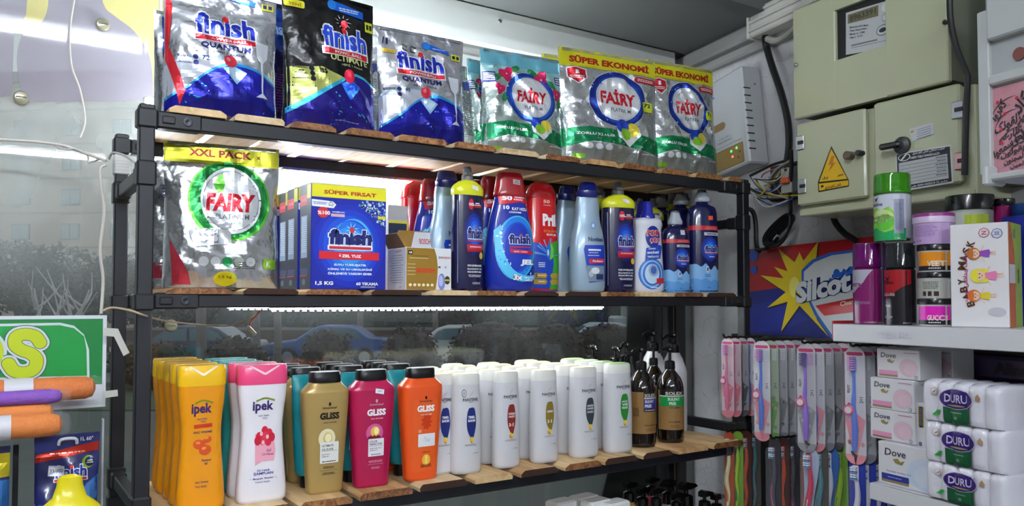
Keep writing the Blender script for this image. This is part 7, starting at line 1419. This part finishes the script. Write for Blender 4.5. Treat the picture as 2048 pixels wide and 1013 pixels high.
roll('lowest orange cloth roll with white band at its left', -60, 124, 838, 886, -.10, '#d67406', (-4, 22))
def refill(t, a, H, kind):
    p = pouch_body(t, a, H, .016, 71+kind, mat('#20245c', .25, coat=.5), wr=.0025)
    p.poly([(-.98, .0), (-.98, .5), (-.3, .48), (.3, .52), (.98, .56), (.98, .0)], '#6c9cd0', 0); p.poly([(.2, .48), (.6, .62), (.98, .68), (.98, .5)], '#4c84cc', 1)
    if kind == 0:
        p.poly([(-.98, .8), (.98, .86), (.98, .93), (-.98, .86)], '#b83024', 1); p.lines(0, .86, 1.4, .02, 1, '#e8a08c', 2, 3); finish_logo(p, .1, .72, 1.0, .09, '#2c3c9c', bar=None, L=4, barh=.2); p.poly([(-.6, .70), (-.1, .69), (-.1, .765), (-.57, .775)], '#c8c8d4', 6); p.text('33.000', -.34, .733, .4, .03, '#5c6480', 7, .02)
        p.ell(.65, .78, .2, .045, '#8cac2c', 2); p.ell(.7, .78, .16, .035, '#20245c', 3); p.lines(.7, .78, .22, .03, 2, '#d8e0a0', 4); p.text('1L 60°', .6, .955, .4, .03, WHT, 2, .02); p.lines(-.55, .3, .5, .12, 5, '#3c5c9c', 2, 5); p.ell(.6, .1, .3, .08, '#d8a434', 3); p.ell(.8, .14, .2, .06, '#4c9c3c', 2)
    else: p.rect(-1, .78, 1, .95, '#dccc2c', 1); p.rect(-1, .4, 1, .76, '#3c78c4', 2)
    p.build('printed_front', t, .006, .008)
for (x0, x1, yt, Y, kind, lab) in ((70, 201, 868, -.03, 0, 'hanging refill pouch with navy top and light blue bottom, red band'), (-90, 22, 896, -.05, 1, 'blue refill pouch with yellow top cut by left picture edge')):
    c = onY((x0+x1)/2, yt, Y); a = (onY(x1, yt, Y).x-onY(x0, yt, Y).x)/2; t = thing('refill_pouch', lab, 'pouch', (c.x, Y, c.z-.2), 0, None); refill(t, a, .2, kind)
    mb = MB(); mb.tube(spline([(-.012, -.006, .185), (-.009, -.01, .193), (.009, -.01, .193), (.012, -.006, .185)], 4), .0025, mat('#c8ccd4', .3), 8); mb.build('hanging_loop', t, True)
c = onY(139, 1000, -.11); t = thing('plastic_scoop', 'bright yellow plastic piece flaring downward in front of the refill pouch', 'scoop', (c.x, -.11, c.z-.03)); mb = MB()
mb.lathe([(.046, 0), (.045, .012), (.034, .024), (.022, .034), (.017, .05), (.0155, .062), (.006, .066)], mat('#dccc14', .25, coat=.5), 32, sy=.5); mb.build('body', t, True); mb = MB(); mb.lathe([(.0462, .0), (.048, .003), (.0462, .006)], mat('#cfc010', .3), 32, sy=.5); mb.build('rim', t, True)
# tape
def tape(label, px, Y, th=.0008, nm='tape_strip'):
    t_ = MB(); P = [onY(x, y, Y) for x, y in px]; t_.prism([(p_.x, p_.z) for p_ in P], Y-th, Y, mat('#b9b8b0', .5)); return tag(t_.build(nm), label, 'tape')
tape('torn masking tape strip hanging beside the green board', [(208, 656), (236, 658), (246, 680), (259, 706), (247, 713), (236, 690), (228, 674), (208, 672)], .015)
tape('flat cable tie strip joining green board to the rear post', [(208, 783), (235, 780), (236, 793), (208, 797)], .015)
for k in range(6):
    mb = MB(); c0 = onY(228, 314+6.2*k, YB); mb.box(-PW-.0022, PW+.0022, -PW-.0022, PW+.0022, -.004, .004, mat('#c6c5c2', .4), .0015); o = mb.build('cable_winding'); o.location = (0, YB, c0.z); tag(o, '%s turn from the top of white cable wound round the rear left post' % ORD[k], 'cable', 'white cable turns on the rear post')
def wire(label, pts, r, col='#c2bcb4'):
    P = spline([onY(*p) for p in pts], 7); mb = MB(); mb.tube(P, r, mat(col, .4), 6); return tag(mb.build('wire', None, True), label, 'wire')
wire('white thread hanging in a curve down the window at the left', [(150, -10, .44), (140, 60, .43), (143, 130, .43), (160, 180, .43), (170, 240, .43), (160, 275, .43)], .0022)
wire('white cable running from left edge to the rear shelf post', [(-30, 278, .36), (60, 283, .35), (120, 290, .34), (160, 303, .33), (212, 322, .27)], .0032)
wire('second thin wire twisted around the cable near the rear post', [(100, 286, .345), (130, 300, .34), (150, 298, .33), (175, 312, .32), (178, 325, .32), (200, 318, .3)], .0018)
wire('white cable trailing down the rear left post', [(212, 330, .25), (200, 345, .25), (208, 420, .25), (200, 500, .25), (206, 560, .25), (202, 628, .24)], .0028)
wire('white cable looping from rear post to front post', [(218, 318, .25), (226, 306, .22), (250, 312, .1), (275, 330, .02), (300, 342, .03), (318, 352, .08)], .0022, '#a8a8a4')
wire('thin white cable leading from green board past the front post', [(206, 622, .02), (225, 616, .02), (262, 622, -.02), (290, 632, -.02), (330, 642, .1), (400, 650, .25), (460, 652, .27), (500, 636, .27), (520, 622, .28)], .0018, '#b09c80')
wire('bare reddish wire end with crimp below the middle shelf', [(521, 622, .275), (512, 632, .275), (502, 644, .275), (500, 655, .275)], .002, '#8c3c34')
t = thing('wire_connector', 'small white plug dangling at the reddish wire end', 'connector', onY(503, 662, .275)); mb = MB(); M = Matrix.Rotation(.8, 4, 'Y'); mb.box(-.012, .012, -.003, .003, -.004, .004, mat('#c4b8a4', .4), .001, M); mb.build('plug', t)
